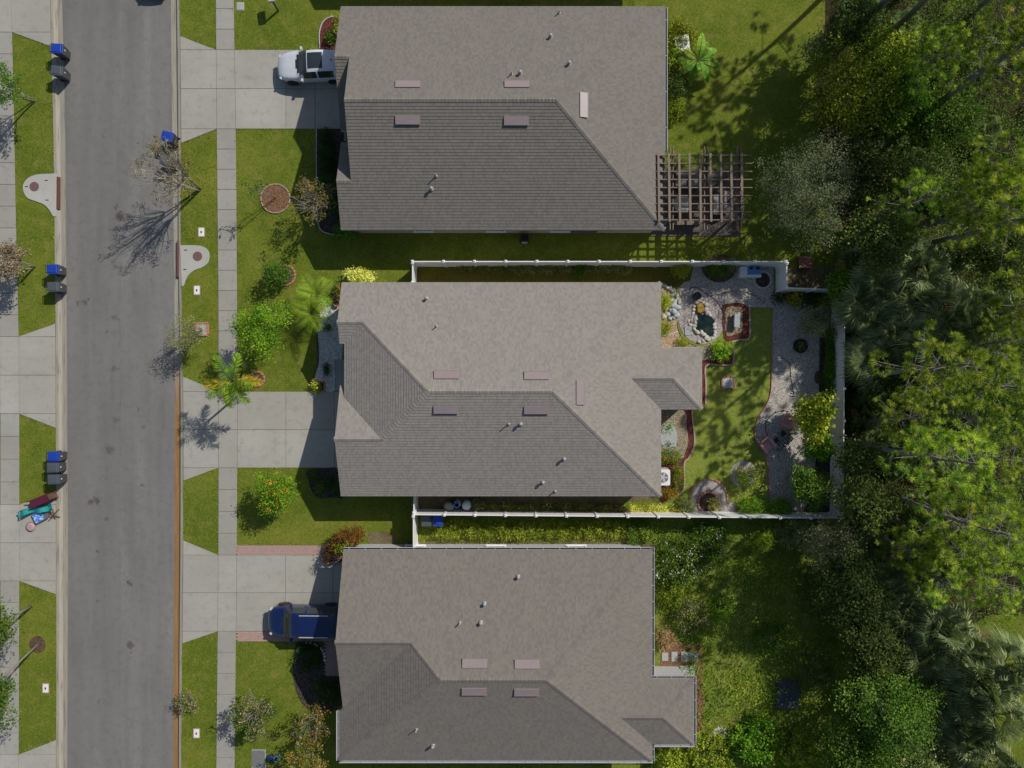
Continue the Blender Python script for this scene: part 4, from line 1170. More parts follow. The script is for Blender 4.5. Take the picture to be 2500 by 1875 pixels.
# ---- fan palms
def fan_leaf(v, m, rg, base, az, el, pet, R_, nseg, tint, droop=0.5, width=0.05):
    d = Vector((math.cos(az) * math.cos(el), math.sin(az) * math.cos(el), math.sin(el)))
    mid = Vector(base) + d * pet * 0.55 + Vector((0, 0, 0.06 * pet))
    hub = Vector(base) + d * pet - Vector((0, 0, 0.10 * pet))
    m.tube([base, mid, hub], [0.022, 0.018, 0.012], 4, cap=False)
    fwd = (hub - mid).normalized()
    side = fwd.cross(Vector((0, 0, 1))).normalized(); upv = side.cross(fwd)
    a = np.linspace(-1.95, 1.95, nseg) + rg.normal(size=nseg) * 0.03
    L = R_ * (0.62 + 0.38 * np.cos(a * 0.62)) * rg.uniform(0.9, 1.08, nseg)
    f, s_, u_ = np.array(fwd), np.array(side), np.array(upv)
    dirs = np.cos(a)[:, None] * f + np.sin(a)[:, None] * s_ + (0.16 * np.abs(np.sin(a)))[:, None] * u_
    dirs /= np.linalg.norm(dirs, axis=1, keepdims=True)
    c = np.tile(np.array(hub), (nseg, 1))
    mp = c + dirs * (L * 0.6)[:, None]
    tip = c + dirs * (L * 0.98)[:, None] + np.array([0, 0, -1.0]) * (L * droop * rg.uniform(0.5, 1.1, nseg))[:, None]
    w = np.cross(dirs, np.tile(u_, (nseg, 1))) * (width / 2) * rg.uniform(0.8, 1.2, nseg)[:, None]
    tw = np.array([0, 0, 1.0]) * width * 0.25
    tt = tint + rg.normal(size=nseg) * 0.14
    v.quads(np.stack([c - w * 0.25, c + w * 0.25, mp + w + tw, mp - w - tw], 1), tt)
    v.quads(np.stack([mp - w - tw, mp + w + tw, tip + w * 0.1, tip - w * 0.1], 1), tt + 0.08)

def fan_palm(name, label, loc, h, leaves, R_, pet, seed, mat='sabal', group=None, trunk_r=0.16, dead=3, nseg=30, cat='palm tree', width=0.05, els=(1.35, -0.35)):
    rg = np.random.default_rng(seed)
    t = thing(name, label, cat, loc, rg.uniform(0, 6.28), group)
    top = Vector((0, 0, h))
    m = M(); m.tube([(0, 0, -0.1), (0.04, 0.02, h * 0.5), top], [trunk_r * 1.1, trunk_r, trunk_r * 1.15], 9)
    m.build('trunk', MAT['bark'], t, True)
    st, v, dv = M(), Veg(), Veg()
    single = name == 'sabal_palm'
    for i in range(leaves):
        f = i / (leaves - 1)
        isd = i >= leaves - dead
        if single: v, dv, st = Veg(), Veg(), M()
        fan_leaf(dv if isd else v, st, rg, top, i * 2.399 + rg.normal() * 0.15, els[0] + (els[1] - els[0]) * f ** 0.8 - (0.5 if isd else 0) + rg.normal() * 0.1, pet * rg.uniform(0.8, 1.15), R_ * rg.uniform(0.85, 1.1), nseg, 0.35 + 0.45 * rg.random(), 0.35 + 0.35 * f, width)
        if single:
            fo = (dv if isd else v).build('frond', LM['deadfrond' if isd else mat], t)
            st.build('petiole', MAT['stem'], fo)
    if single: return t
    st.build('petioles', MAT['stem'], t)
    v.build('fronds', LM[mat], t)
    if dead: dv.build('dead_fronds', LM['deadfrond'], t)
    return t

# ---- pines
def pine(name, label, loc, h, seed, group=None, r=2.6, tufts=165, crown0=0.5, needles=56, lean=(0, 0), nl=0.33):
    rg = np.random.default_rng(seed)
    t = thing(name, label, 'pine tree', loc, group=group)
    lx, ly = lean
    f = lambda k: Vector((lx * k + 0.12 * math.sin(k * 5 + seed), ly * k + 0.12 * math.cos(k * 4 + seed), h * k))
    m = M(); m.tube([f(k) - (Vector((0, 0, 0.1)) if k == 0 else Vector((0, 0, 0))) for k in np.linspace(0, 1, 8)], [0.20 * (1 - 0.84 * k) + 0.01 for k in np.linspace(0, 1, 8)], 8)
    C, D = [], []
    nb = 26
    for i in range(nb):
        k = crown0 + (0.99 - crown0) * (i + rg.random()) / nb
        a = i * 2.399 + rg.normal() * 0.4
        L = r * (1.0 - 0.70 * ((k - crown0) / (1 - crown0)) ** 1.4) * rg.uniform(0.55, 1.12)
        s = f(k)
        up = rg.uniform(0.05, 0.45)
        e = s + Vector((math.cos(a) * L, math.sin(a) * L, L * up))
        mid = s.lerp(e, 0.5) - Vector((0, 0, 0.06 * L))
        m.tube([s, mid, e], [0.030, 0.021, 0.009], 4, cap=False)
        C.append(e); D.append((e - mid).normalized())
        for j in range(max(2, int(tufts / nb) - 1)):
            q = mid.lerp(e, rg.uniform(-0.2, 0.95))
            b = a + rg.choice([-1, 1]) * rg.uniform(0.5, 1.3)
            l2 = rg.uniform(0.25, 0.62) * min(1.0, L)
            e2 = q + Vector((math.cos(b) * l2, math.sin(b) * l2, l2 * rg.uniform(0.1, 0.6)))
            m.tube([q, e2], [0.009, 0.006], 3, cap=False)
            C.append(e2); D.append((e2 - q).normalized())
    C.append(f(1.0)); D.append(Vector((0, 0, 1)))
    m.build('trunk', MAT['bark'], t, True)
    C, D = np.array([tuple(x) for x in C]), np.array([tuple(x) for x in D])
    n = len(C); idx = np.repeat(np.arange(n), needles)
    d = unit(rg, n * needles) + D[idx] * 0.75 + np.array([0, 0, 0.25])
    ct = np.clip(0.48 + rg.normal(size=n) * 0.28, 0, 1)
    v = Veg()
    v.diamonds(C[idx] - D[idx] * 0.06, d, unit(rg, n * needles), nl * rg.uniform(0.7, 1.1, n * needles), 0.029, ct[idx] + rg.normal(size=n * needles) * 0.16, 0.5)
    v.build('crown', LM['pine'], t)
    return t

def blades(v, rg, pts, L, Wd, tint, tv=0.2, lie=0.5):
    n = len(pts)
    d = unit(rg, n); d[:, 2] = np.abs(d[:, 2]) * (1 - lie) + 0.25
    v.diamonds(pts, d, unit(rg, n) + np.array([0, 0, 0.8]), L * rg.uniform(0.6, 1.3, n), Wd, tint + rg.normal(size=n) * tv, 0.4)

def in_poly(pts, poly):
    x, y = pts[:, 0], pts[:, 1]
    ins = np.zeros(len(pts), bool)
    n = len(poly)
    for i in range(n):
        (x0, y0), (x1, y1) = poly[i], poly[(i + 1) % n]
        if y0 == y1: continue
        c = ((y0 > y) != (y1 > y)) & (x < (x1 - x0) * (y - y0) / (y1 - y0) + x0)
        ins ^= c
    return ins

def scatter(rg, poly, n):
    p = np.array(poly); lo, hi = p.min(0), p.max(0)
    q = rg.uniform(lo, hi, (n, 2))
    return q[in_poly(q, poly)]

# ================================================================ FENCES, PERGOLA
def at(u, v, h=0.0):
    p = P(u, v, h); return Vector((p.x, p.y, 0))

POST = M().box((0, 0, 0.93), (0.13, 0.13, 1.86)).box((0, 0, 1.875), (0.165, 0.165, 0.035)).box((0, 0, 1.915), (0.14, 0.14, 0.05), top=0.25)
def fence(label, pts, z=1.80, span=1.83, group=None):
    pts = [at(*p) for p in pts]
    t = thing('white_fence', label, 'fence', pts[0], group=group)
    pm = None
    def post(p):
        nonlocal pm
        if pm is None: pm = POST.build('post', MAT['vinyl'], t); o = pm
        else:
            o = pm.copy(); COL.objects.link(o); o.parent = t
        o.location = p - pts[0]
    post(pts[0])
    for a, b in zip(pts, pts[1:]):
        L = (b - a).length; n = max(1, round(L / span)); d = (b - a) / n
        w = d.length - 0.13
        m = M()
        k = max(3, round(w / 0.28)); bw = w / k
        for i in range(k): m.box((-w / 2 + (i + 0.5) * bw, 0, z * 0.5 + 0.02), (bw - 0.010, 0.030, z - 0.16))
        m.box((0, 0, z * 0.5 + 0.02), (w, 0.016, z - 0.2))
        m.box((0, 0, z - 0.045), (w + 0.01, 0.062, 0.11)).box((0, 0, 0.11), (w + 0.01, 0.062, 0.14))
        pan = None
        for i in range(n):
            c = a + d * (i + 0.5) - pts[0]
            if pan is None: pan = m.build('panel', MAT['vinyl'], t); o = pan
            else:
                o = pan.copy(); COL.objects.link(o); o.parent = t
            o.location = c; o.rotation_euler = (0, 0, math.atan2(d.y, d.x))
            post(a + d * (i + 1))
    return t
fence('long white vinyl fence along the upper side of the middle house', [(1017, 650.5), (1891, 650.5)])
fence('white vinyl fence stepping round the corner notch beside the round fire ring', [(1894, 655), (1894, 712), (2026, 717)])
fence('white vinyl back fence along the woods behind the gravel yard', [(2030, 722), (2026, 1250)])
fence('long white vinyl fence along the lower side of the middle house', [(1020, 1243.5), (2022, 1252)])
fence('short white fence return between upper fence and the side of the middle house', [(1017, 654), (1017, 700)])
fence('short white fence crossing the gap between middle and lower houses', [(1020, 1192), (1020, 1239)], )
fence('short white fence running from the long lower fence to the lower house', [(1019, 1248), (1019, 1326)])

# ---- timber pergola on the upper house's patio
t = thing('pergola', 'weathered timber pergola lattice over the upper house patio', 'pergola', (11.2, 11.7, 0))
o0 = Vector((11.2, 11.7, 0))
slat = M().box((0, 0, 0), (0.13, 4.05, 0.045))
raft = M().box((0, 0, 0), (5.75, 0.05, 0.16))
beam = M().box((0, 0, 0), (0.05, 4.95, 0.22))
pr = {}
def piece(key, mesh, loc, rot=(0, 0, 0)):
    if key not in pr: pr[key] = mesh.build(key, MAT['wood'], t); o = pr[key]
    else:
        o = pr[key].copy(); COL.objects.link(o); o.parent = t
    o.location = Vector(loc) - o0; o.rotation_euler = rot
for i in range(9): piece('slat', slat, (8.68 + i * 0.615, 11.62, 2.93), (0, 0, R(0.8)))
for i in range(9): piece('rafter', raft, (11.35, 9.72 + i * 0.478, 2.82))
for x in (9.49, 11.53, 13.50):
    for s in (-0.085, 0.085): piece('beam', beam, (x + s, 11.65, 2.62))
    for y in (10.1, 13.05):
        piece('post', M().box((0, 0, 1.25), (0.11, 0.11, 2.5)), (x, y, 0))
        for s in (-1, 1): piece('brace', M().box((0, 0, 0), (0.06, 0.9, 0.09)), (x, y + s * 0.33, 2.22), (s * R(45), 0, 0))
structure(M().prism([(8.76, 9.35), (14.45, 9.35), (14.45, 13.6), (8.76, 13.6)], -0.03, 0.05).build('patio', plain('patio_pavers', (0.10, 0.085, 0.075), 0.9, 0.3, 5)))

def sofa(label, loc, rz, w=1.7):
    t = thing('outdoor_sofa', label, 'sofa', loc, rz)
    M().box((0, 0, 0.19), (w, 0.8, 0.26)).build('base', plain('wicker', (0.08, 0.06, 0.05), 0.8, 0.3, 20), t)
    cm = plain('sofa_cushion', (0.30, 0.29, 0.27), 0.9, 0.1)
    for s in (-1, 1):
        M().box((s * w * 0.235, -0.04, 0.385), (w * 0.44, 0.62, 0.13), top=0.95).build('seat_cushion', cm, t)
        M().box((s * w * 0.235, 0.29, 0.56), (w * 0.44, 0.16, 0.42), rx=R(-12)).build('back_cushion', cm, t)
        M().box((s * (w / 2 - 0.05), 0, 0.45), (0.10, 0.8, 0.3)).build('arm', MAT['black'], t)
    return t
sofa('grey cushioned outdoor sofa under the upper part of the pergola', (11.0, 12.75, 0.05), 0)
sofa('grey cushioned outdoor sofa under the right part of the pergola', (12.95, 11.3, 0.05), R(-90), 1.5)
t = thing('patio_table', 'round pale patio table under the pergola', 'table', (10.6, 11.2, 0.05))
M().lathe([(0.0, 0.66), (0.52, 0.66), (0.55, 0.69), (0.52, 0.72), (0.0, 0.72)], 24).build('table_top', MAT['slate'], t)
M().lathe([(0.28, 0.0), (0.28, 0.03), (0.05, 0.06), (0.045, 0.66)], 12).build('pedestal', MAT['black'], t)
t = thing('storage_bench', 'wooden plank bench under the lower part of the pergola', 'bench', (10.9, 10.15, 0.05))
for k in range(4): M().box((0, -0.15 + k * 0.1, 0.44), (1.6, 0.085, 0.04)).build('slat', MAT['wood'], t)
for s in (-1, 1): M().box((s * 0.7, 0, 0.21), (0.07, 0.36, 0.42)).build('leg', MAT['wood'], t)

# ================================================================ VEGETATION, PLACED
# ---- pines behind the fence; a few are built, the rest copied with all their parts
PG = 'pines in the woods'
PL = 'tall slender pine with yellow-green needle tufts in the woods behind the yards'
protos = [pine('pine_tree', PL, (0, 0, 0), 13, 11 + i, PG, r=2.5 + 0.25 * (i % 3), tufts=165 + 20 * (i % 2), crown0=0.54 + 0.03 * i, lean=(0.5 - 0.25 * i, 0.4 * (i % 2))) for i in range(5)]
bases = [(at(u, v), h) for u, v, h in [(2063, 92, 14.5), (2150, 95, 14), (2290, 100, 13), (2182, 578, 11.5), (2198, 612, 14.5), (2093, 915, 12), (2075, 1080, 12), (2122, 1199, 13), (2164, 1263, 8), (2230, 300, 13.5),
         (2150, -140, 14), (2235, -50, 14), (2420, 560, 13)]]
bases += [(at(u, v, 0.76 * h), h) for u, v, h in [(2280, 130, 8), (2440, 170, 11), (2220, 490, 8), (2390, 480, 10), (2480, 390, 12), (2210, 1035, 6.5), (2350, 1010, 7.5), (2470, 960, 9), (2285, 1110, 7), (2420, 1110, 8), (2225, 1340, 6.5), (2330, 1250, 8), (2450, 1270, 9), (2280, 1420, 7), (2420, 1420, 8), (2420, 850, 8), (2480, 740, 9), (2370, 1360, 7.5)]]
rg = np.random.default_rng(77)
for i, (p, h) in enumerate(bases):
    o = protos[i] if i < 5 else copy_tree(protos[i % 5])
    o.location = p
    k = h / 13.0
    o.scale = (k ** 0.45, k ** 0.45, k)
    o.rotation_euler = (0, 0, rg.uniform(0, 6.28))
    zone = 'upper' if p.y > 9 else ('middle' if p.y > -2.5 else 'lower')
    where = {'upper': 'upper woods right of the upper house', 'middle': 'woods level with the white back fence', 'lower': 'lower woods beyond the back fence corner'}[zone]
    o['label'] = 'tall pine with yellow-green needle tufts in the ' + where
    o['group'] = 'pines in the ' + zone + ' woods'

# ---- sabal palms and palmettos
SG, SL_ = 'sabal palms in the woods', 'grey-green sabal palm with large fan fronds in the woods'
sp = [fan_palm('sabal_palm', SL_, (0, 0, 0), 3.4, 26, 1.05, 1.05, 40 + i, 'sabal', SG, nseg=30, width=0.066, dead=4) for i in range(3)]
sites = [(2150, 690, 3.0), (2235, 735, 3.5), (2325, 770, 4.5), (2190, 815, 3.0), (2280, 850, 4), (2140, 880, 2.4), (2390, 770, 5), (2110, 745, 2.5), (2235, 655, 3.5),
         (2205, 1490, 3), (2285, 1530, 4), (2255, 1590, 3.2), (2350, 1590, 4.5), (2390, 1660, 5), (2330, 1690, 3.6), (2420, 1740, 5), (2350, 1780, 4), (2290, 1850, 3), (2400, 1850, 4.5), (2440, 1620, 5), (2160, 1450, 2.6)]
for i, (u, v, h) in enumerate(sites):
    o = sp[i] if i < 3 else copy_tree(sp[i % 3])
    o.location = at(u, v, h); k = h / 3.4
    o.scale = (0.95 + 0.1 * (i % 3), 0.95 + 0.1 * (i % 3), k); o.rotation_euler = (0, 0, i * 1.7)
    if v < 1200: o['label'] = 'grey-green sabal palm with large fan fronds just outside the upper back fence'; o['group'] = 'sabal palms outside the back fence'
    else: o['label'] = 'grey-green sabal palm with large fan fronds in the lower right woods'; o['group'] = 'sabal palms in the lower right woods'
QG, QL = 'palmettos in the woods', 'low green palmetto with small fan leaves on the wood floor'
qp = [fan_palm('palmetto', QL, (0, 0, 0), 0.5, 20, 0.62, 0.8, 60 + i, 'palmetto', QG, 0.09, 2, 22, 'palmetto', 0.05, (1.3, 0.0)) for i in range(2)]
sites = [(2140, 1075), (2180, 1120), (2100, 640), (2330, 190), (2290, 285), (2180, 330), (2220, 400), (2410, 1010), (2310, 1000), (2370, 1140), (2430, 1240), (2120, 1000), (2240, 1240), (2350, 30), (2100, 30), (2210, 60), (2400, 330), (2330, 620), (2440, 700),
         (2170, 560), (2130, 1330), (2290, 1390), (2450, 560), (2260, 1010), (2200, 930), (2450, 900), (2080, 820), (2400, 150), (2160, 220)]
for i, (u, v) in enumerate(sites):
    o = qp[i] if i < 2 else copy_tree(qp[i % 2])
    o.location = at(u, v, 0.5); s = 0.85 + 0.3 * ((i * 7) % 5) / 4
    o.scale = (s, s, s); o.rotation_euler = (0, 0, i * 2.1)

# ---- broadleaf trees round the edge of the woods
def tree_at(u, v, h, *a, **k): return broad_tree('leafy_tree', a[0], 'tree', at(u, v, h), h, *a[1:], **k)
tree_at(1962, 470, 4.2, 'large grey-green cedar-like tree right of the pergola', 2.75, 'silver', 101, n=210, per=60, L=0.10, Wd=0.035, spread=0.20, tint=0.42, tv=0.26, limbs=30, lump=0.22)
tree_at(2070, 235, 3.6, 'yellow-green leafy tree at the wood edge behind the upper lawn', 2.5, 'yellowgreen', 102, n=170, per=40, L=0.12, Wd=0.075, spread=0.24, tint=0.35, tv=0.3, limbs=30)
tree_at(2140, 590, 4.6, 'dense green tree outside the corner of the white fence', 1.7, 'oak', 103, n=120, per=40, L=0.13, Wd=0.085, tint=0.6, limbs=20)
tree_at(2050, 695, 2.2, 'light green leafy sapling in the fence notch', 0.75, 'bright', 104, n=50, per=34, L=0.12, Wd=0.08, spread=0.16, tr=0.04)
tree_at(2110, 1230, 3.6, 'rounded green tree outside the lower corner of the back fence', 1.75, 'oak', 105, n=130, per=42, L=0.12, Wd=0.08, tint=0.62)
tree_at(2085, 1120, 3.0, 'small dark leafy tree outside the back fence by a leaning pine trunk', 0.9, 'oak', 106, n=60, per=36, tint=0.5)
tree_at(2175, 1740, 4.4, 'spreading mottled green oak near the lower right sabal palms', 2.6, 'green', 107, n=190, per=40, L=0.11, Wd=0.07, spread=0.22, tint=0.5, tv=0.4, limbs=30)
tree_at(2080, 1440, 4.2, 'dark bluish-green tree at the edge of the overgrown yard', 2.0, 'oak', 108, n=140, per=42, L=0.12, Wd=0.075, tint=0.35)
tree_at(2130, 1580, 3.6, 'dark olive tree between overgrown yard and sabal palms', 1.7, 'oak', 109, n=120, per=40, tint=0.45)
tree_at(2035, 1330, 3.2, 'grey-green feathery tree just below the corner of the back fence', 1.6, 'silver', 110, n=110, per=44, L=0.11, Wd=0.04, tint=0.5)
tree_at(2090, 1850, 3.6, 'mottled green tree at the bottom of the overgrown yard', 1.9, 'green', 111, n=130, per=40, tint=0.45, tv=0.35)
tree_at(2230, 1830, 3.2, 'olive green tree below the lower right sabal palms', 1.6, 'palehedge', 112, n=110, per=40, tint=0.3)
tree_at(2090, 60, 3.4, 'dark green tree among the pine trunks at the top edge', 1.5, 'oak', 113, n=100, per=38, tint=0.35)
tree_at(2260, 470, 4.0, 'deep green oak beneath the pines above the sabal palms', 1.9, 'oak', 114, n=130, per=40, tint=0.4)
tree_at(2180, 940, 2.6, 'dark leafy tree behind the middle of the back fence', 1.5, 'oak', 115, n=100, per=38, tint=0.25)
tree_at(2350, 1220, 4.0, 'dark oak beneath the pines right of the back fence corner', 2.2, 'oak', 116, n=150, per=40, tint=0.3)
tree_at(2300, 300, 3.4, 'green understorey tree beneath the upper right pines', 2.0, 'green', 117, n=130, per=40, tint=0.35)
tree_at(2430, 620, 3.4, 'shaded olive tree beneath the pines at the right edge', 2.0, 'oak', 118, n=130, per=40, tint=0.5)

tree_at(2150, 150, 3.4, 'yellow-green tree below the leaning pine trunks at the upper wood edge', 1.9, 'yellowgreen', 119, n=120, per=38, tint=0.3, tv=0.3)
tree_at(2010, 130, 2.0, 'low olive bushy tree at the upper wood edge beside the lawn', 1.1, 'palehedge', 120, n=70, per=34, tint=0.25)
tree_at(2200, 250, 3.2, 'green bushy tree beneath the pines above the grey-green tree', 1.8, 'bright', 121, n=120, per=38, tint=0.15)
tree_at(2110, 420, 3.2, 'shaded leafy tree between grey-green tree and pine trunks', 1.6, 'oak', 122, n=110, per=38, tint=0.45)
tree_at(2330, 110, 3.2, 'shaded olive tree beneath the topmost pines', 2.0, 'oak', 123, n=130, per=38, tint=0.5)
tree_at(2420, 1000, 3.0, 'shaded green tree beneath the pines at the right edge', 2.0, 'green', 124, n=130, per=38, tint=0.3)
tree_at(2280, 1330, 3.4, 'dark leafy tree below the pines of the lower woods', 2.0, 'oak', 125, n=130, per=38, tint=0.45)
# ---- understorey and ground cover: nobody could count it
rg = np.random.default_rng(9)
wood = px([(2068, 700), (2068, 0), (2010, -200), (2700, -200), (2700, 1480), (2420, 1480), (2300, 1560), (2240, 1900), (2060, 1900), (2085, 1500), (2066, 1270)])
v = Veg()
q = scatter(rg, wood, 5200)
cc = np.c_[q, rg.gamma(1.8, 0.45, len(q))]
leaf_clumps(v, rg, cc, np.tile([0, 0, 1.0], (len(cc), 1)), 26, 0.28, 0.13, 0.07, 0.6, 0.6, 0.4, 0.28)
tag(v.build('undergrowth', LM['green']), 'dark leafy undergrowth covering the floor of the woods', 'undergrowth', kind='stuff')
v = Veg()
wild = px([(1600, 1268), (2062, 1270), (2078, 1500), (2088, 1700), (2060, 1900), (1100, 1900), (1100, 1878), (1600, 1876), (1700, 1830), (1700, 1640), (1668, 1640), (1668, 1560), (1600, 1545)])
q = scatter(rg, wild, 30000)
patch = np.sin(q[:, 0] * 1.3 + 1.1 * np.sin(q[:, 1] * 0.9)) + np.sin(q[:, 1] * 1.7 + q[:, 0] * 0.6)
q = q[rg.random(len(q)) < 0.62 + 0.25 * patch[:len(q)]]
patch = np.sin(q[:, 0] * 1.3 + 1.1 * np.sin(q[:, 1] * 0.9)) + np.sin(q[:, 1] * 1.7 + q[:, 0] * 0.6)
blades(v, rg, np.c_[q, np.zeros(len(q))], 0.42, 0.05, 0.45 + 0.14 * patch, 0.2, 0.6)
tag(v.build('tall_grass', LM['grass']), 'tall unmown grass filling the overgrown yard of the lower house', 'grass', kind='stuff')
v = Veg()
strip = px([(1060, 1272), (1590, 1274), (1590, 1312), (1400, 1306), (1250, 1314), (1060, 1308)])
q = scatter(rg, strip, 1500)
cc = np.c_[q, rg.gamma(2, 0.10, len(q))]
leaf_clumps(v, rg, cc, np.tile([0, 0, 1.0], (len(cc), 1)), 18, 0.11, 0.11, 0.055, 0.5, 0.8, 0.45, 0.3)
q = scatter(rg, px([(1024, 1290), (1590, 1290), (1590, 1326), (1024, 1326)]), 5000)
blades(v, rg, np.c_[q, np.zeros(len(q))], 0.16, 0.03, 0.6, 0.25, 0.6)
tag(v.build('weeds', LM['grass']), 'weeds growing between the lower fence and the lower house', 'weeds', kind='stuff')
v = Veg()
q = np.concatenate([scatter(rg, wild, 900)])
cc = np.c_[q, rg.gamma(2, 0.18, len(q))]
leaf_clumps(v, rg, cc, np.tile([0, 0, 1.0], (len(cc), 1)), 24, 0.2, 0.12, 0.07, 0.5, 0.8, 0.42, 0.3)
tag(v.build('broadleaf_weeds', LM['green']), 'broad-leaved weeds scattered through the overgrown yard', 'weeds', kind='stuff')
# fallen leaves on the lawns near the street trees
v = Veg()
q = np.concatenate([scatter(rg, px([(442, 330), (530, 320), (530, 600), (442, 600)]), 170), scatter(rg, px([(95, 250), (130, 250), (130, 420), (60, 420)]), 60), scatter(rg, px([(582, 320), (800, 330), (800, 950), (582, 950)]), 120), scatter(rg, px([(1900, 655), (2030, 655), (2030, 705), (1900, 700)]), 40)])
v.diamonds(np.c_[q, np.full(len(q), 0.03)], unit(rg, len(q)) * [1, 1, 0.1], np.tile([0, 0, 1.0], (len(q), 1)) + unit(rg, len(q)) * 0.3, 0.09, 0.06, rg.random(len(q)))
tag(v.build('fallen_leaves', LM['autumn']), 'fallen yellow and orange leaves strewn on the lawns', 'leaves', kind='stuff')

v = Veg(); ep = []
def along(pts, dens=16, jit=0.05):
    q = [at(*p) for p in pts]
    for a, b in zip(q, q[1:]):
        n_ = int((b - a).length * dens)
        f = rg.random((n_, 1)); w = np.array(a) * (1 - f) + np.array(b) * f
        thick = np.sin(w[:, 0] * 3.1 + w[:, 1] * 2.3) * 0.5 + 0.6
        keep = rg.random(n_) < thick
        ep.append((w + rg.normal(size=(n_, 3)) * [jit, jit, 0])[keep])
for a_, b_ in ((-20, 122), (315, 956), (1142, 1355), (1541, 1880)):
    vv = list(np.linspace(a_, b_, 12))
    along([(lerp_tab(T_SL, y) - 0.5, y) for y in vv]); along([(lerp_tab(T_SR, y) + 0.5, y) for y in vv])
for a_, b_ in ((90, 425), (528, 790), (1045, 1199), (1451, 1806)):
    vv = list(np.linspace(a_, b_, 10))
    along([(lerp_tab(T_WR, y) + 0.5, y) for y in vv]); along([(lerp_tab(T_LK, y) - 0.6, y) for y in vv])
for a_, b_ in ((-20, 88), (350, 598), (700, 919), (1174, 1319), (1571, 1880)):
    along([(lerp_tab(T_RK, y) + 0.6, y) for y in np.linspace(a_, b_, 10)])
for seg in ([(580, 121), (780, 121)], [(580, 316), (775, 316)], [(580, 955), (766, 955)], [(580, 1143), (752, 1143)], [(580, 1330.5), (800, 1330.5)], [(580, 1567), (720, 1567)],
            [(440, 88), (527, 121)], [(443, 351), (529, 316)], [(447, 919), (533, 955)], [(447, 1174), (533, 1143)], [(447, 1319), (533, 1354)], [(444, 1571), (532, 1542)],
            [(30, 80), (122, 114)], [(46, 821), (136, 790)], [(48, 1011), (137, 1045)], [(48, 1231), (138, 1199)], [(47, 1419), (138, 1451)], [(46, 1841), (138, 1806)]):
    along(seg, 22)
ep = np.concatenate(ep); ep[:, 2] = 0.0
blades(v, rg, ep, 0.10, 0.04, 0.35, 0.25, 0.55)
tag(v.build('edge_grass', LM['grass']), 'ragged grass creeping over the edges of walks and driveways', 'grass', kind='stuff')

# ---- bushes of the overgrown yard
def bush(u, v, h, label, r, mat, seed, **k):
    rz = k.pop('rz', h * 1.6); ry = k.pop('ry', r)
    return shrub('wild_bush' if k.pop('wild', 0) else 'garden_shrub', label, at(u, v, h), r, ry, rz, mat, seed, **k)
bush(1650, 1375, 0.8, 'large wild bush with pale flowers at the corner of the lower house', 1.5, 'green', 201, wild=1, n=110, per=36, L=0.13, Wd=0.08, spread=0.2, tint=0.6, extra=[('flowers', 'mauve', 34, 5, 0.07, 0.07, 0.06, 0.1)])
bush(1725, 1330, 0.7, 'wild green bush with pale flowers against the lower fence', 1.4, 'green', 202, wild=1, n=90, per=34, L=0.13, Wd=0.08, spread=0.2, tint=0.35, extra=[('flowers', 'mauve', 14, 5, 0.07, 0.07, 0.06, 0.1)])
bush(1640, 1450, 0.6, 'olive wild bush beside the gutter of the lower house', 0.9, 'yellowgreen', 203, wild=1, n=50, per=32, tint=0.3)
bush(1690, 1505, 0.7, 'grey-green wild bush in the middle of the overgrown yard', 1.2, 'palehedge', 204, wild=1, n=70, per=34, tint=0.25)
bush(1755, 1490, 0.6, 'bright green wild bush beside the grey-green one', 0.9, 'bright', 205, wild=1, n=50, per=34, tint=0.4)
bush(1860, 1320, 0.7, 'spiky yellow-green clump below the long lower fence', 0.6, 'yellowgreen', 206, wild=1, n=40, per=30, L=0.3, Wd=0.03, tint=0.6)
bush(1930, 1300, 0.8, 'dusty green bush near the right end of the long lower fence', 0.9, 'palehedge', 207, wild=1, n=60, per=32, tint=0.35)
bush(1990, 1420, 0.8, 'dark wild bush below the right end of the overgrown yard', 1.1, 'oak', 208, wild=1, n=70, per=34, tint=0.5)
bush(1640, 1845, 0.7, 'leafy bush below the lower house porch roof', 1.3, 'yellowgreen', 209, wild=1, n=80, per=34, L=0.14, Wd=0.09, tint=0.4)
bush(1735, 1850, 0.8, 'leafy yellow-green bush below the round paver patch', 1.5, 'yellowgreen', 210, wild=1, n=100, per=34, L=0.14, Wd=0.09, tint=0.35)
bush(1850, 1810, 0.9, 'large bright green bush right of the round paver patch', 1.5, 'bright', 211, wild=1, n=110, per=34, L=0.16, Wd=0.10, tint=0.45)
bush(1940, 1850, 0.9, 'yellow-green bush at the bottom edge of the overgrown yard', 1.6, 'yellowgreen', 212, wild=1, n=110, per=34, L=0.15, Wd=0.09, tint=0.5)
bush(1990, 1640, 1.0, 'dark green bush right of the dark mat', 1.3, 'oak', 213, wild=1, n=80, per=34, tint=0.5)
bush(1625, 1560, 0.4, 'dry straw-coloured weed clump beside the lower patio stones', 0.6, 'deadfrond', 214, wild=1, n=40, per=24, L=0.28, Wd=0.025, tint=0.7)
bush(1880, 1560, 0.5, 'low dark green bush in the open part of the overgrown yard', 1.0, 'green', 215, wild=1, n=60, per=30, tint=0.3)
bush(1560, 1300, 0.4, 'low weedy bush at the end of the strip beside the lower fence', 0.9, 'green', 216, wild=1, n=50, per=30, tint=0.5)

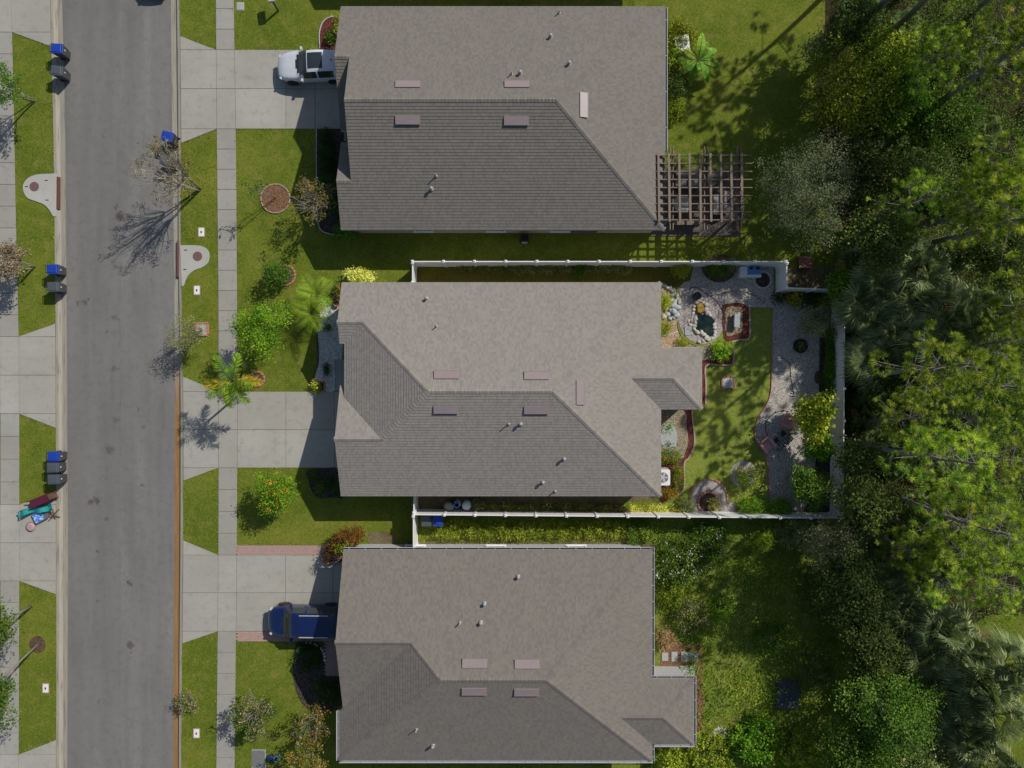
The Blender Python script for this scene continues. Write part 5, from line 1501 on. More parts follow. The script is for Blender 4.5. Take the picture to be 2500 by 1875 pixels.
# ---- hedges along the fences of the middle house
def hedge(label, pts, r, h, mat, seed, n, per=30, L=0.09, Wd=0.055, tint=0.5, group=None):
    rg = np.random.default_rng(seed)
    p0 = at(*pts[0]); w = [at(*p) - p0 for p in pts]
    t = thing('hedge', label, 'hedge', p0, group=group)
    s = rg.random(n) * (len(w) - 1)
    c = np.array([tuple(w[int(k)].lerp(w[int(k) + 1], k - int(k))) for k in s])
    lump = 0.75 + 0.25 * np.sin(s * 17 + seed) * np.sin(s * 41)
    c[:, 0] += rg.normal(size=n) * 0.08; c[:, 1] += rg.uniform(-r, r, n) * lump; c[:, 2] = rg.uniform(0.25, 1.0, n) * h * lump
    m = M()
    for k in range(0, n, 5): m.tube([(c[k, 0], c[k, 1] * 0.5, -0.03), tuple(c[k])], [0.018, 0.008], 4, cap=False)
    m.build('stem', MAT['greybark'], t)
    v = Veg(); leaf_clumps(v, rg, c, np.tile([0, 0, 1.0], (n, 1)), per, 0.11, L, Wd, 0.6, 0.8, tint, 0.22)
    v.build('foliage', LM[mat], t)
    return t
hedge('grey-green clipped hedge along the upper fence', [(1240, 655), (1320, 656), (1402, 656)], 0.30, 0.75, 'palehedge', 301, 130)
hedge('shorter grey-green hedge further along the upper fence', [(1434, 656), (1532, 657)], 0.30, 0.75, 'palehedge', 302, 85)
hedge('straggly dark hedge at the left end of the upper fence', [(1122, 654), (1238, 656)], 0.2, 0.5, 'hedge', 303, 60, 22, tint=0.15)
bush(1417, 656, 0.45, 'deep green shrub between the two grey-green hedges', 0.42, 'bright', 304, n=30, per=34, tint=0.25)
hedge('yellow-flecked hedge along the lower fence beside the rain barrels', [(1180, 1238), (1340, 1241)], 0.22, 0.62, 'hedge', 305, 120, tint=0.4)
hedge('yellow-flecked hedge further along the lower fence under the eave shadow', [(1344, 1240), (1525, 1244)], 0.22, 0.62, 'hedge', 306, 135, tint=0.4)
hedge('bright yellow sunlit hedge at the right end of the lower fence', [(1532, 1243), (1622, 1245)], 0.25, 0.62, 'croton', 307, 75, tint=0.55)
hedge('short yellow hedge between the spiky plant and the long yellow one', [(1630, 1245), (1664, 1246)], 0.2, 0.5, 'croton', 308, 30, tint=0.45)
hedge('leafy green hedge against the back fence', [(2018, 806), (2022, 860), (2016, 900), (2020, 955)], 0.55, 0.9, 'bright', 309, 150, 34, 0.10, 0.06, 0.22)
bush(1167, 1233, 0.5, 'pale grey-green spiky shrub beside the white lidded barrel', 0.4, 'palehedge', 310, n=24, per=24, L=0.16, Wd=0.04)

# ---- back garden plants of the middle house
bush(1665, 655, 0.6, 'yellow-green strappy shrub against the upper fence by the gravel', 0.5, 'yellowgreen', 321, n=34, per=30, L=0.2, Wd=0.035, tint=0.6)
bush(1750, 653, 0.5, 'mixed green shrub filling the half-round mulch bed', 0.75, 'green', 322, ry=0.5, n=46, per=30, tint=0.55)
bush(1780, 650, 0.45, 'dusty green shrub at the right of the half-round mulch bed', 0.45, 'palehedge', 323, n=28, per=28, tint=0.3)
bush(1624, 737, 0.3, 'lime green grassy clump beside the boulders', 0.42, 'yellowgreen', 324, n=30, per=30, L=0.22, Wd=0.03, tint=0.7)
bush(1620, 800, 0.3, 'lime green grassy clump below the boulders at the house wall', 0.40, 'yellowgreen', 325, n=30, per=30, L=0.22, Wd=0.03, tint=0.6)
bush(1666, 841, 0.2, 'small lime fern on the orange pebbles', 0.28, 'yellowgreen', 326, n=20, per=26, L=0.2, Wd=0.03, tint=0.6)
bush(1941, 727, 0.4, 'lime broad-leaved shrub inside the fence notch corner', 0.42, 'yellowgreen', 327, n=24, per=22, L=0.16, Wd=0.10, tint=0.75)
bush(2009, 738, 0.4, 'small lime shrub beside the back fence near the notch', 0.32, 'yellowgreen', 328, n=20, per=22, L=0.14, Wd=0.09, tint=0.8)
bush(1978, 726, 0.35, 'dark spiky strap-leaved clump below the notch fence', 0.55, 'dark', 329, n=24, per=18, L=0.5, Wd=0.04, tint=0.6)
bush(2040, 735, 1.3, 'green rosette plant tall enough to overlap the back fence', 0.3, 'dark', 330, rz=1.6, n=14, per=16, L=0.3, Wd=0.05, tint=0.7)
bush(1899, 727, 0.2, 'small dark green clump on the gravel by the fence corner', 0.28, 'dark', 331, n=18, per=22, tint=0.7)
tree_at(1990, 785, 1.5, 'silvery green feathery shrub tree on the gravel by the back fence', 0.95, 'silver', 332, n=90, per=44, L=0.12, Wd=0.03, spread=0.14, tint=0.75, tr=0.05)
tree_at(1988, 1018, 2.0, 'yellow-green tree leaning over the gravel beside the pink chairs', 1.15, 'yellowgreen', 333, n=95, per=26, L=0.15, Wd=0.10, spread=0.17, tint=0.62, tv=0.28, tr=0.05, lump=0.35, shell=0.3)
tree_at(2002, 1090, 1.8, 'mid green tree between yellow-green and dark trees by the back fence', 0.75, 'bright', 334, n=60, per=28, L=0.13, Wd=0.08, spread=0.16, tint=0.4, tr=0.04)
tree_at(1982, 1190, 1.9, 'rounded dark green citrus tree in the lower right garden corner', 1.15, 'green', 335, n=110, per=36, L=0.12, Wd=0.075, spread=0.17, tint=0.62, tr=0.06)
bush(1843, 1236, 0.6, 'bright green ferny shrub at the lower fence', 0.95, 'bright', 336, ry=0.5, n=70, per=34, L=0.13, Wd=0.04, spread=0.14, tint=0.45)
bush(1905, 1238, 0.6, 'bright green ferny shrub right beside its twin at the lower fence', 0.85, 'bright', 337, ry=0.55, n=60, per=34, L=0.13, Wd=0.04, spread=0.14, tint=0.4)
bush(1826, 1165, 0.7, 'airy yellow-green shrub in the round gravel bed', 0.72, 'yellowgreen', 338, n=60, per=30, L=0.10, Wd=0.05, spread=0.14, tint=0.55)
bush(1762, 855, 0.45, 'bright lime fern beside the lower pond path', 0.48, 'bright', 339, n=30, per=26, L=0.24, Wd=0.06, tint=0.95)
bush(1678, 1238, 0.4, 'dusty green spiky plant at the edge of the round brick planter', 0.45, 'palehedge', 340, n=26, per=24, L=0.32, Wd=0.03, tint=0.2)
bush(1745, 1236, 0.35, 'small pale fern inside the round brick planter', 0.30, 'hedge', 341, n=16, per=24, L=0.18, Wd=0.04, tint=0.7)
ex = [('flowers', 'flower', 16, 6, 0.05, 0.055, 0.05, 0.0)]
bush(1637, 1113, 0.35, 'flowering green shrub above the air conditioner of the middle house', 0.75, 'bright', 342, ry=0.42, n=60, per=34, L=0.07, Wd=0.035, spread=0.11, tint=0.35, extra=ex)
bush(1655, 1165, 0.35, 'flowering green shrub right of the air conditioner of the middle house', 0.38, 'bright', 343, ry=0.85, n=50, per=34, L=0.07, Wd=0.035, spread=0.11, tint=0.3, extra=ex)
bush(1632, 1202, 0.35, 'orange-flowered shrub below the air conditioner of the middle house', 0.68, 'bright', 344, ry=0.32, n=46, per=30, L=0.07, Wd=0.035, spread=0.11, tint=0.2, extra=[('flowers', 'flower', 22, 8, 0.06, 0.06, 0.055, 0.0)])
bush(1633, 1043, 0.15, 'tiny green plant at the top of the oval pad', 0.13, 'bright', 345, n=8, per=14, tint=0.6, stems=2)
bush(1633, 1084, 0.12, 'tiny brownish plant at the bottom of the oval pad', 0.11, 'hedge', 346, n=7, per=12, tint=0.2, stems=2)
bush(1955, 845, 0.2, 'seedling in the black round planter on the gravel', 0.12, 'yellowgreen', 347, n=8, per=12, tint=0.6, stems=2)

# ---- upper house garden
bush(1660, 85, 0.6, 'lime leafy shrub wrapped round the upper house air conditioner', 0.95, 'yellowgreen', 361, ry=0.8, n=80, per=34, L=0.12, Wd=0.08, spread=0.17, tint=0.5)
bush(1645, 140, 0.6, 'lime leafy shrub between the wall and the banana plant', 0.65, 'yellowgreen', 362, ry=0.8, n=56, per=34, L=0.12, Wd=0.08, spread=0.16, tint=0.42)
bush(1652, 205, 0.5, 'shaded dark shrub along the rear wall of the upper house', 0.6, 'oak', 363, ry=0.8, n=56, per=32, tint=0.4)
bush(1652, 270, 0.4, 'spiky yellow-green shrub low on the rear wall of the upper house', 0.55, 'yellowgreen', 364, ry=0.7, n=44, per=30, L=0.2, Wd=0.04, tint=0.25)
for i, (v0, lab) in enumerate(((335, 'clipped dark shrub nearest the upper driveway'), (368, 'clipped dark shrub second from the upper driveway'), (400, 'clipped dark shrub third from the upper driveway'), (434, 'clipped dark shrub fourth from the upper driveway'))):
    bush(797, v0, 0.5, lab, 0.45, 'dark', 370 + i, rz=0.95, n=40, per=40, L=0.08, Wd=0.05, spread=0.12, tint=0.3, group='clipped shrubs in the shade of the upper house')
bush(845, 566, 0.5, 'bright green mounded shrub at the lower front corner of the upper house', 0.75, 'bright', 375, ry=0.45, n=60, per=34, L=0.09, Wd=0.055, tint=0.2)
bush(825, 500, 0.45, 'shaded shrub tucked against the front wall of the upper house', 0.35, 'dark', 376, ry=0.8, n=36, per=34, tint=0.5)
bush(826, 60, 0.5, 'yellow-green shrub by the garage corner of the upper house', 0.3, 'yellowgreen', 377, ry=0.6, n=30, per=28, tint=0.4)
bush(806, 92, 0.3, 'small plant in the red mulch by the white car', 0.28, 'green', 378, n=18, per=24, tint=0.4)

# banana
t = thing('banana_plant', 'banana plant with long torn leaves beside the upper house air conditioner', 'banana plant', at(1706, 146, 1.3))
rg = np.random.default_rng(5)
m, v = M(), Veg()
m.tube([(0, 0, -0.05), (0.03, 0.02, 0.7), (0, 0, 1.25)], [0.11, 0.09, 0.06], 9)
m.build('trunk', MAT['stem'], t, True)
st = M()
for i, (a, e, L) in enumerate([(1.5, 0.9, 1.7), (0.6, 0.5, 1.5), (-0.1, 0.35, 1.6), (-0.5, 0.25, 1.6), (-1.0, 0.3, 1.6), (-1.9, 0.25, 1.5), (-2.6, 0.35, 1.4), (3.1, 0.35, 1.5), (2.5, 0.6, 1.2), (-1.4, 0.9, 1.1), (1.1, 0.75, 1.3)]):
    pts, v, st = [], Veg(), M()
    p = Vector((0, 0, 1.2)); el = e
    for k in range(9):
        pts.append(p.copy()); p = p + Vector((math.cos(a) * math.cos(el), math.sin(a) * math.cos(el), math.sin(el))) * L / 8; el -= 0.17
    st.tube(pts, [0.03 * (1 - k / 10) for k in range(9)], 4, cap=False)
    for k in range(1, 8):
        side = (pts[k + 1] - pts[k]).cross(Vector((0, 0, 1))).normalized()
        w0, w1 = 0.24 * math.sin(math.pi * (k - 0.5) / 8) + 0.03, 0.24 * math.sin(math.pi * (k + 0.5) / 8) + 0.02
        for s in (-1, 1):
            g = 0.02 * rg.random()
            v.quads([[pts[k], pts[k + 1] - (pts[k + 1] - pts[k]) * g, pts[k + 1] + side * s * w1 - Vector((0, 0, 0.10 * w1 + 0.03 * rg.random())) - (pts[k + 1] - pts[k]) * (0.1 + g), pts[k] + side * s * w0 - Vector((0, 0, 0.10 * w0 + 0.03 * rg.random()))]], 0.45 + 0.2 * rg.normal() + (0.4 if i in (0, 8) else 0))
    st.build('midrib', MAT['stem'], v.build('leaf', LM['banana'], t))

# ---- street and front garden trees
bare_tree('crape_myrtle', 'tall sparse crape myrtle at the kerb leaning over two bins', at(488, 463), 5.6, 2.1, 401, 'autumn', 46, 20, 5, twigs=90, L=0.11, Wd=0.06, tr=0.055, lean=(-0.3, 0.1), spread=0.13, brown=24)
bare_tree('crape_myrtle', 'bare-limbed crape myrtle with yellow leaves beside the upper front wall', at(792, 512), 3.4, 1.5, 402, 'autumn', 34, 18, 5, twigs=76, tr=0.045, brown=40, lean=(-0.2, 0), spread=0.13)
bare_tree('crape_myrtle', 'yellow-leaved crape myrtle at the lower front wall', at(781, 1735), 3.0, 1.35, 403, 'autumn', 50, 22, 4, twigs=70, tr=0.04, brown=30, spread=0.13)
bare_tree('crape_myrtle', 'second yellow-leaved crape myrtle below it, at the lower photo edge', at(765, 1822), 3.0, 1.5, 404, 'autumn', 64, 24, 4, twigs=70, tr=0.04, brown=26, spread=0.14)
bare_tree('garden_tree', 'brownish seed-headed tree beside the lower sidewalk', at(652, 1712), 2.6, 1.5, 405, 'green', 60, 22, 4, twigs=70, tr=0.04, brown=120, lean=(-0.1, 0), spread=0.14)
bare_tree('sapling', 'thin bare sapling in the round mulch ring of the upper lawn', at(673, 484), 3.4, 0.8, 406, 'green', 10, 12, 2, 'greybark', twigs=16, tr=0.03, lean=(-0.3, 0.1))
bare_tree('street_tree', 'sparse olive tree standing in the square brick planter', at(493, 804), 2.4, 1.15, 407, 'palehedge', 110, 26, 3, 'greybark', twigs=60, tr=0.04, lean=(-0.25, -0.5), L=0.10, Wd=0.035, spread=0.16)
bare_tree('street_tree', 'sparse tree across the street below the two uppermost bins', at(84, 247), 3.6, 1.35, 408, 'green', 70, 26, 3, 'palebark', twigs=50, tr=0.05, lean=(-0.2, -0.3), spread=0.18)
bare_tree('street_tree', 'sparse reddish-grey tree across the street beside two bins', at(84, 651), 3.2, 1.15, 409, 'brownleaf', 90, 24, 3, 'palebark', twigs=50, tr=0.05, lean=(-0.1, -0.05), spread=0.16)
broad_tree('street_tree', 'dense green tree in the mulch ring at the lower left', 'tree', at(92, 1573), 4.0, 1.9, 'green', 410, n=140, per=40, L=0.13, Wd=0.075, spread=0.22, tint=0.5, crown_off=(-0.5, -1.6), tr=0.07)
broad_tree('street_tree', 'bushy green tree above it at the left edge', 'tree', at(-20, 1525, 3.4), 3.4, 1.3, 'green', 411, n=90, per=38, tint=0.6)
bare_tree('street_shrub', 'sparse twiggy shrub on the grass strip by the orange kerb', at(468, 1702), 0.9, 0.75, 412, 'green', 30, 14, 5, twigs=60, tr=0.02, brown=50, cat='shrub', L=0.09, Wd=0.05)

broad_tree('garden_tree', 'bright green leafy tree beside the sidewalk in the middle front garden', 'tree', at(637, 805, 3.0), 3.0, 1.5, 'bright', 421, n=130, per=46, L=0.105, Wd=0.05, spread=0.18, tint=0.58, tv=0.30, tr=0.07, lump=0.3)
shrub('garden_shrub', 'dark glossy shrub spilling left from the half-round brick ring', at(672, 668, 1.2), 0.62, 0.62, 1.9, 'green', 422, n=60, per=34, L=0.11, Wd=0.07, spread=0.15, tint=0.4)
broad_tree('flowering_tree', 'round tree dotted with orange-red flowers by the lower front lawn', 'tree', at(673, 1202, 1.7), 1.7, 1.15, 'bright', 423, n=120, per=42, L=0.09, Wd=0.05, spread=0.15, tint=0.58, tv=0.28, tr=0.06, extra=[('flowers', 'flower', 62, 7, 0.05, 0.07, 0.06, -0.2)])
shrub('croton', 'pale yellow croton bush at the upper front corner of the middle house', at(875, 676, 0.5), 0.78, 0.42, 0.95, 'croton', 424, n=60, per=30, L=0.13, Wd=0.07, tint=0.75, cat='croton')
shrub('garden_shrub', 'small red-flowered shrub at the front wall of the middle house', at(826, 712, 0.5), 0.3, 0.4, 0.8, 'oak', 425, n=26, per=26, tint=0.6, extra=[('flowers', 'flower', 6, 5, 0.05, 0.07, 0.06, 0.0)])
for u, v, r, lab, sd in ((798, 800, 0.26, 'dark round shrub uppermost on the white gravel', 426), (797, 894, 0.22, 'dark round shrub in the middle of the white gravel', 427), (796, 910, 0.22, 'dark round shrub lowest on the white gravel', 428)):
    shrub('garden_shrub', lab, at(u, v, 0.2), r, r, 0.45, 'dark', sd, n=22, per=30, L=0.08, Wd=0.02, spread=0.08, tint=0.5)
shrub('garden_shrub', 'yellow-green shrub in the square dark planter beside the middle driveway', at(773, 944, 0.3), 0.25, 0.25, 0.5, 'croton', 429, n=16, per=22, L=0.14, Wd=0.05, tint=0.35)
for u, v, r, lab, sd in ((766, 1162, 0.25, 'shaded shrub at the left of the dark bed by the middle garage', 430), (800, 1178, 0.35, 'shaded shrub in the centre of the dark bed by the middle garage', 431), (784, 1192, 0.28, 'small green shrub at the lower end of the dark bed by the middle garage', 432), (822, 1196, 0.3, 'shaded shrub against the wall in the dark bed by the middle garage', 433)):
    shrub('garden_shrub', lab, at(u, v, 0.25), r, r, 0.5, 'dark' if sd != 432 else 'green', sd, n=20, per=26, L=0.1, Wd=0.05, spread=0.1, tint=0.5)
shrub('croton', 'bronze and orange croton bush at the upper front corner of the lower house', at(850, 1314, 0.7), 1.1, 0.5, 1.3, 'bronze', 434, n=110, per=34, L=0.12, Wd=0.06, spread=0.14, tint=0.55, cat='croton', rot=R(22))
shrub('croton', 'yellow-green bush in front of the bronze croton at the lower house corner', at(838, 1330, 0.9), 0.62, 0.45, 1.5, 'yellowgreen', 435, n=50, per=32, tint=0.6, cat='croton', rot=R(30))
shrub('croton', 'dark bronze croton hanging over the lower driveway corner', at(812, 1356, 0.8), 0.55, 0.6, 1.3, 'bronze', 436, n=44, per=32, tint=0.35, cat='croton')
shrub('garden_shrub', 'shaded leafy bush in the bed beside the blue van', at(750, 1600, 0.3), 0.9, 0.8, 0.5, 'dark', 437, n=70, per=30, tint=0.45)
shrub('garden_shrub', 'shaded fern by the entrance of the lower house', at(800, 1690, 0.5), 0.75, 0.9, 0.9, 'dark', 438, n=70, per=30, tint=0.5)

# feather palms
feather_palm('foxtail_palm', 'foxtail palm with yellowing fronds over the middle driveway', at(629, 925), 3.3, 9, 1.75, 0.38, 441, n=52, plume=0.8, width=0.045, droop=1.1, lean=(-0.15, -0.1),
             old=[(1.2, 0.75, 0), (3.35, 0.35, 1), (0.05, 0.55, 1), (3.9, 0.55, 0), (-1.0, 0.5, 0), (-1.9, 0.35, 0), (2.2, 0.95, 0), (-0.3, 0.95, 0), (4.4, 0.15, 1)])
feather_palm('garden_palm', 'lush green palm above its twin beside the white gravel', at(772, 720, 1.7), 1.4, 9, 1.45, 0.40, 442, n=20, width=0.034, droop=1.1, old=0, els=(1.0, 0.15))
feather_palm('garden_palm', 'lush green palm below its twin beside the white gravel', at(760, 764, 1.7), 1.4, 9, 1.4, 0.40, 443, n=20, width=0.034, droop=1.1, old=0, els=(1.0, 0.15))

# ================================================================ BINS
def make_bin(name, label, lidmat):
    t = thing(name, label, 'bin', group='wheeled bins put out at the kerb')
    m = M()
    # tapered body, front towards +X
    b = [(-0.20, -0.22), (0.24, -0.22), (0.24, 0.22), (-0.20, 0.22)]
    c = [(-0.32, -0.29), (0.34, -0.29), (0.34, 0.29), (-0.32, 0.29)]
    vs = [(x, y, 0.05) for x, y in b] + [(x * 0.93, y * 0.93, 0.55) for x, y in c] + [(x, y, 0.98) for x, y in c] + [(x * 1.06, y * 1.06, 0.985) for x, y in c] + [(x * 1.06, y * 1.06, 1.02) for x, y in c]
    fs = [(3, 2, 1, 0)]
    for k in range(4):
        for i in range(4): fs.append((k * 4 + i, k * 4 + (i + 1) % 4, (k + 1) * 4 + (i + 1) % 4, (k + 1) * 4 + i))
    fs.append((16, 17, 18, 19)); m.add(vs, fs)
    m.box((0.30, 0, 0.30), (0.05, 0.34, 0.05)); m.box((0.335, 0, 0.66), (0.03, 0.42, 0.05))
    m.build('body', MAT['bingrey'], t)
    l = M()
    q = [(-0.36, -0.30), (0.30, -0.30), (0.37, -0.24), (0.37, 0.24), (0.30, 0.30), (-0.36, 0.30)]
    l.prism(q, 1.021, 1.055, bevel=0.012)
    l.prism([(-0.28, -0.22), (0.26, -0.22), (0.26, 0.22), (-0.28, 0.22)], 1.05, 1.085, bevel=0.02)
    l.build('lid', lidmat, t)
    h = M()
    for s in (-1, 1): h.box((-0.40, s * 0.20, 1.0), (0.14, 0.035, 0.04))
    h.tube([(-0.46, -0.24, 1.0), (-0.46, 0.24, 1.0)], 0.02, 8)
    h.build('handle', MAT['black'], t)
    for s in (-1, 1):
        M().lathe([(0.03, -0.03), (0.125, -0.03), (0.13, 0.0), (0.125, 0.03), (0.03, 0.03)], 14, (-0.22, s * 0.26, 0.13), 'Y').build('wheel', MAT['black'], t)
    M().box((0.352, 0.0, 0.80), (0.006, 0.07, 0.13)).build('sticker', MAT['label'], t)
    return t
bb = make_bin('wheeled_bin', '', MAT['binblue'])
bg = make_bin('wheeled_bin', '', MAT['binlid'])
used = set()
for u, v, rz, blue, lab in ((137, 117, -4, 1, 'blue-lidded bin uppermost across the street'), (137, 171, -6, 0, 'grey bin just below the uppermost blue-lidded one across the street'),
                            (127, 657, 0, 1, 'blue-lidded bin across the street opposite the lower storm drain'), (128, 700, 2, 0, 'grey bin below the blue-lidded one opposite the storm drain'),
                            (129, 1115, 0, 1, 'blue-lidded bin heading the row of three beside the junk pile'), (127, 1142, 2, 0, 'grey bin in the middle of the row of three'), (129, 1171, 2, 0, 'grey bin of the row of three nearest the dark red cabinet'),
                            (407, 332, 166, 1, 'blue-lidded bin on the near kerb under the crape myrtle'), (404, 390, 168, 0, 'grey bin on the near kerb half hidden by crape myrtle limbs'),
                            (1041, 1270, -90, 0, 'grey bin behind the lower fence beside a blue-lidded one'), (1069, 1270, -90, 1, 'blue-lidded bin behind the lower fence beside a grey one')):
    src = bb if blue else bg
    o = src if blue not in used else copy_tree(src)
    used.add(blue)
    street = u < 500
    o.location = at(u, v, 1.0) + Vector((0, 0, -0.10 if street else 0.012)); o.rotation_euler = (0, 0, R(rz)); o['label'] = lab
    if not street: o['group'] = 'wheeled bins behind the lower fence'

# ================================================================ CARS
def car(name, label, loc, rz, st, sect, glass, paint, lay, wheels, wr=0.31, rails=False, sunroof=None):
    """body skin swept through stations; panes, lamps and wheels are parts of their own"""
    t = thing(name, label, 'car', loc, rz)
    xs = sorted(set([s[0] for s in st] + lay))
    xs = sorted(set(xs + [a + (b - a) * k / 3 for a, b in zip(xs, xs[1:]) for k in (1, 2) if b - a > 0.08]))
    def val(x, k): return lerp_spline([(s[0], s[k]) for s in st], x)
    rows = []
    for x in xs:
        w, sill, sh, top, yt = (val(x, k) for k in range(1, 6))
        rows.append([(0.0, sill), (w * 0.86, sill), (w * 0.985, sill + 0.14), (w, (sill + sh) * 0.52), (w * 0.985, sh), (yt + (w - yt) * 0.18, top - (top - sh) * 0.10 - 0.02), (yt * 0.80, top - 0.012), (yt * 0.4, top), (0.0, top + 0.005)])
    nb = len(rows[0])
    parts = {}
    def face(key, pts): parts.setdefault(key, []).append(pts)
    for i in range(len(xs) - 1):
        xm = (xs[i] + xs[i + 1]) / 2
        for k in range(nb - 1):
            key = glass(xm, k) or 'body'
            for s in (1, -1):
                q = [Vector((xs[i], s * rows[i][k][0], rows[i][k][1])), Vector((xs[i], s * rows[i][k + 1][0], rows[i][k + 1][1])), Vector((xs[i + 1], s * rows[i + 1][k + 1][0], rows[i + 1][k + 1][1])), Vector((xs[i + 1], s * rows[i + 1][k][0], rows[i + 1][k][1]))]
                kk = key
                if kk == 'side_window': kk = key + ('_n' if s > 0 else '_s') + str(int(xm > sect))
                face(kk, q if s < 0 else q[::-1])
    for e in (0, -1):
        r = rows[e]; x = xs[e]
        for k in range(nb - 1):
            for s in (1, -1): face('body', [Vector((x, 0, r[0][1])), Vector((x, s * r[k][0], r[k][1])), Vector((x, s * r[k + 1][0], r[k + 1][1]))])
    for key, fl in parts.items():
        m = M()
        for f in fl: m.add(f, [tuple(range(len(f)))])
        nm = key.split('_n')[0].split('_s')[0] if key.startswith('side') else key
        nm = 'side_window' if key.startswith('side') else key
        o = m.build(nm, MAT['glass'] if nm != 'body' else paint, t, nm == 'body')
        if nm == 'body':
            import bmesh
            b = bmesh.new(); b.from_mesh(o.data); bmesh.ops.remove_doubles(b, verts=b.verts, dist=0.0008); b.to_mesh(o.data); b.free()
    hw = max(s[1] for s in st)
    for x in wheels:
        for s in (-1, 1):
            w = M().lathe([(wr * 0.62, -0.10), (wr, -0.09), (wr * 1.02, 0.0), (wr, 0.09), (wr * 0.62, 0.10)], 22, (0, 0, 0), 'Y').build('wheel', MAT['black'], t, False, (x, s * (hw - 0.07), wr))
            rm = M().lathe([(0.02, 0.075), (wr * 0.14, 0.09), (wr * 0.60, 0.085), (wr * 0.66, 0.105), (wr * 0.60, 0.06)], 20, axis='Y') if s > 0 else M().lathe([(0.02, -0.075), (wr * 0.14, -0.09), (wr * 0.60, -0.085), (wr * 0.66, -0.105), (wr * 0.60, -0.06)], 20, axis='Y')
            rim = rm.build('rim', plain('alloy_rim', (0.45, 0.46, 0.47), 0.3, 0.1, metal=0.6), w)
            a = M().lathe([(wr * 1.02, -0.01), (wr * 1.18, -0.01), (wr * 1.18, 0.012), (wr * 1.02, 0.012)], 22, (x, s * (hw - 0.004), wr + 0.02), 'Y')
            a.build('wheel_arch', MAT['black'], t)
    return t

def lerp_spline(tab, x):
    for i in range(len(tab) - 1):
        (a, p1), (b, p2) = tab[i], tab[i + 1]
        if x <= b + 1e-9:
            m1 = (p2 - p1) / (b - a); 
            s0 = (tab[i][1] - tab[i - 1][1]) / (tab[i][0] - tab[i - 1][0]) if i > 0 else m1
            s1 = (tab[i + 2][1] - tab[i + 1][1]) / (tab[i + 2][0] - tab[i + 1][0]) if i + 2 < len(tab) else m1
            d1 = 0 if s0 * m1 <= 0 else 2 * s0 * m1 / (s0 + m1)
            d2 = 0 if s1 * m1 <= 0 else 2 * s1 * m1 / (s1 + m1)
            h = b - a; u = (x - a) / h
            return p1 * (2 * u ** 3 - 3 * u * u + 1) + h * d1 * (u ** 3 - 2 * u * u + u) + p2 * (3 * u * u - 2 * u ** 3) + h * d2 * (u ** 3 - u * u)
    return tab[-1][1]

def lamp_boxes(t, pts, mat, name):
    for (c, d, rz) in pts: M().box(c, d, rz).build(name, mat, t)

lampm = plain('headlamp_glass', (0.55, 0.57, 0.6), 0.15, 0.1)
redm = plain('tail_lamp', (0.45, 0.012, 0.012), 0.25, 0.1)
def car_paint(name, c, rough=0.28):
    n = NT(name, rough, 0.5)
    n.color(n.ramp(n.noise(3, 3), [(0.3, sc3(c, 0.94)), (0.7, sc3(c, 1.06))]))
    n.b.inputs['Coat Weight'].default_value = 0.6; n.b.inputs['Coat Roughness'].default_value = 0.08
    return n.mat
white_paint = car_paint('white_car_paint', (0.60, 0.62, 0.65))
HATCH = [(0.00, .30, .32, .50, .56, .22), (0.05, .48, .27, .58, .63, .36), (0.16, .63, .22, .66, .71, .49), (0.40, .77, .20, .75, .82, .60), (0.72, .85, .19, .82, .90, .67), (1.0, .88, .19, .87, .95, .70), (1.32, .895, .19, .91, 1.01, .72), (1.98, .90, .19, .95, 1.39, .62), (2.5, .90, .19, .96, 1.46, .62), (3.2, .90, .19, .97, 1.445, .61), (3.72, .885, .20, .98, 1.36, .58), (4.10, .85, .25, .93, 1.00, .60), (4.21, .76, .30, .72, .78, .56), (4.27, .55, .34, .52, .56, .4)]
def hatch_glass(x, k):
    if k >= 5 and {5: 1.48, 6: 1.34, 7: 1.22}.get(k, 1.22) < x < 2.02: return 'windshield'
    if k >= 5 and 3.76 < x < 4.08: return 'rear_window'
    if k >= 6 and 2.06 < x < 3.0: return 'sunroof'
    if k == 4 and 1.72 < x < 3.62 and not 2.56 < x < 2.66: return 'side_window'
    return None
def make_hatch(label, loc, rz):
    t = car('white_hatchback', label, loc, rz, HATCH, 2.6, hatch_glass, white_paint, [1.22, 1.34, 1.48, 1.72, 2.02, 2.06, 2.56, 2.66, 3.0, 3.62, 3.76, 4.08], (0.85, 3.42))
    for s in (-1, 1):
        M().box((0.25, s * 0.66, 0.665), (0.20, 0.16, 0.09), rz=s * -0.8).build('headlight', lampm, t)
        M().box((4.20, s * 0.66, 0.86), (0.10, 0.30, 0.14), rz=s * 0.2).build('taillight', redm, t)
        M().box((1.62, s * 0.99, 0.98), (0.14, 0.20, 0.13), rz=s * 0.25, top=0.85).build('mirror', white_paint, t)
        for x in (2.35, 3.2): M().box((x, s * 0.905, 0.80), (0.17, 0.03, 0.03)).build('door_handle', white_paint, t)
    M().box((3.55, 0, 1.45), (0.10, 0.05, 0.06), top=0.5).build('antenna', MAT['black'], t)
    M().box((1.36, 0.0, 1.02), (0.05, 1.15, 0.02)).build('wiper', MAT['black'], t)
    return t
make_hatch('white hatchback with black glass roof on the upper driveway', (-14.62, 19.72, 0.035), R(2))
o = make_hatch('unseen hatchback added beyond the top edge for its shadow at the near kerb', (-22.35, 24.4, -0.125), R(93)); o['category'] = 'car'  # out-of-view car, added to cast the rounded shadow on the street

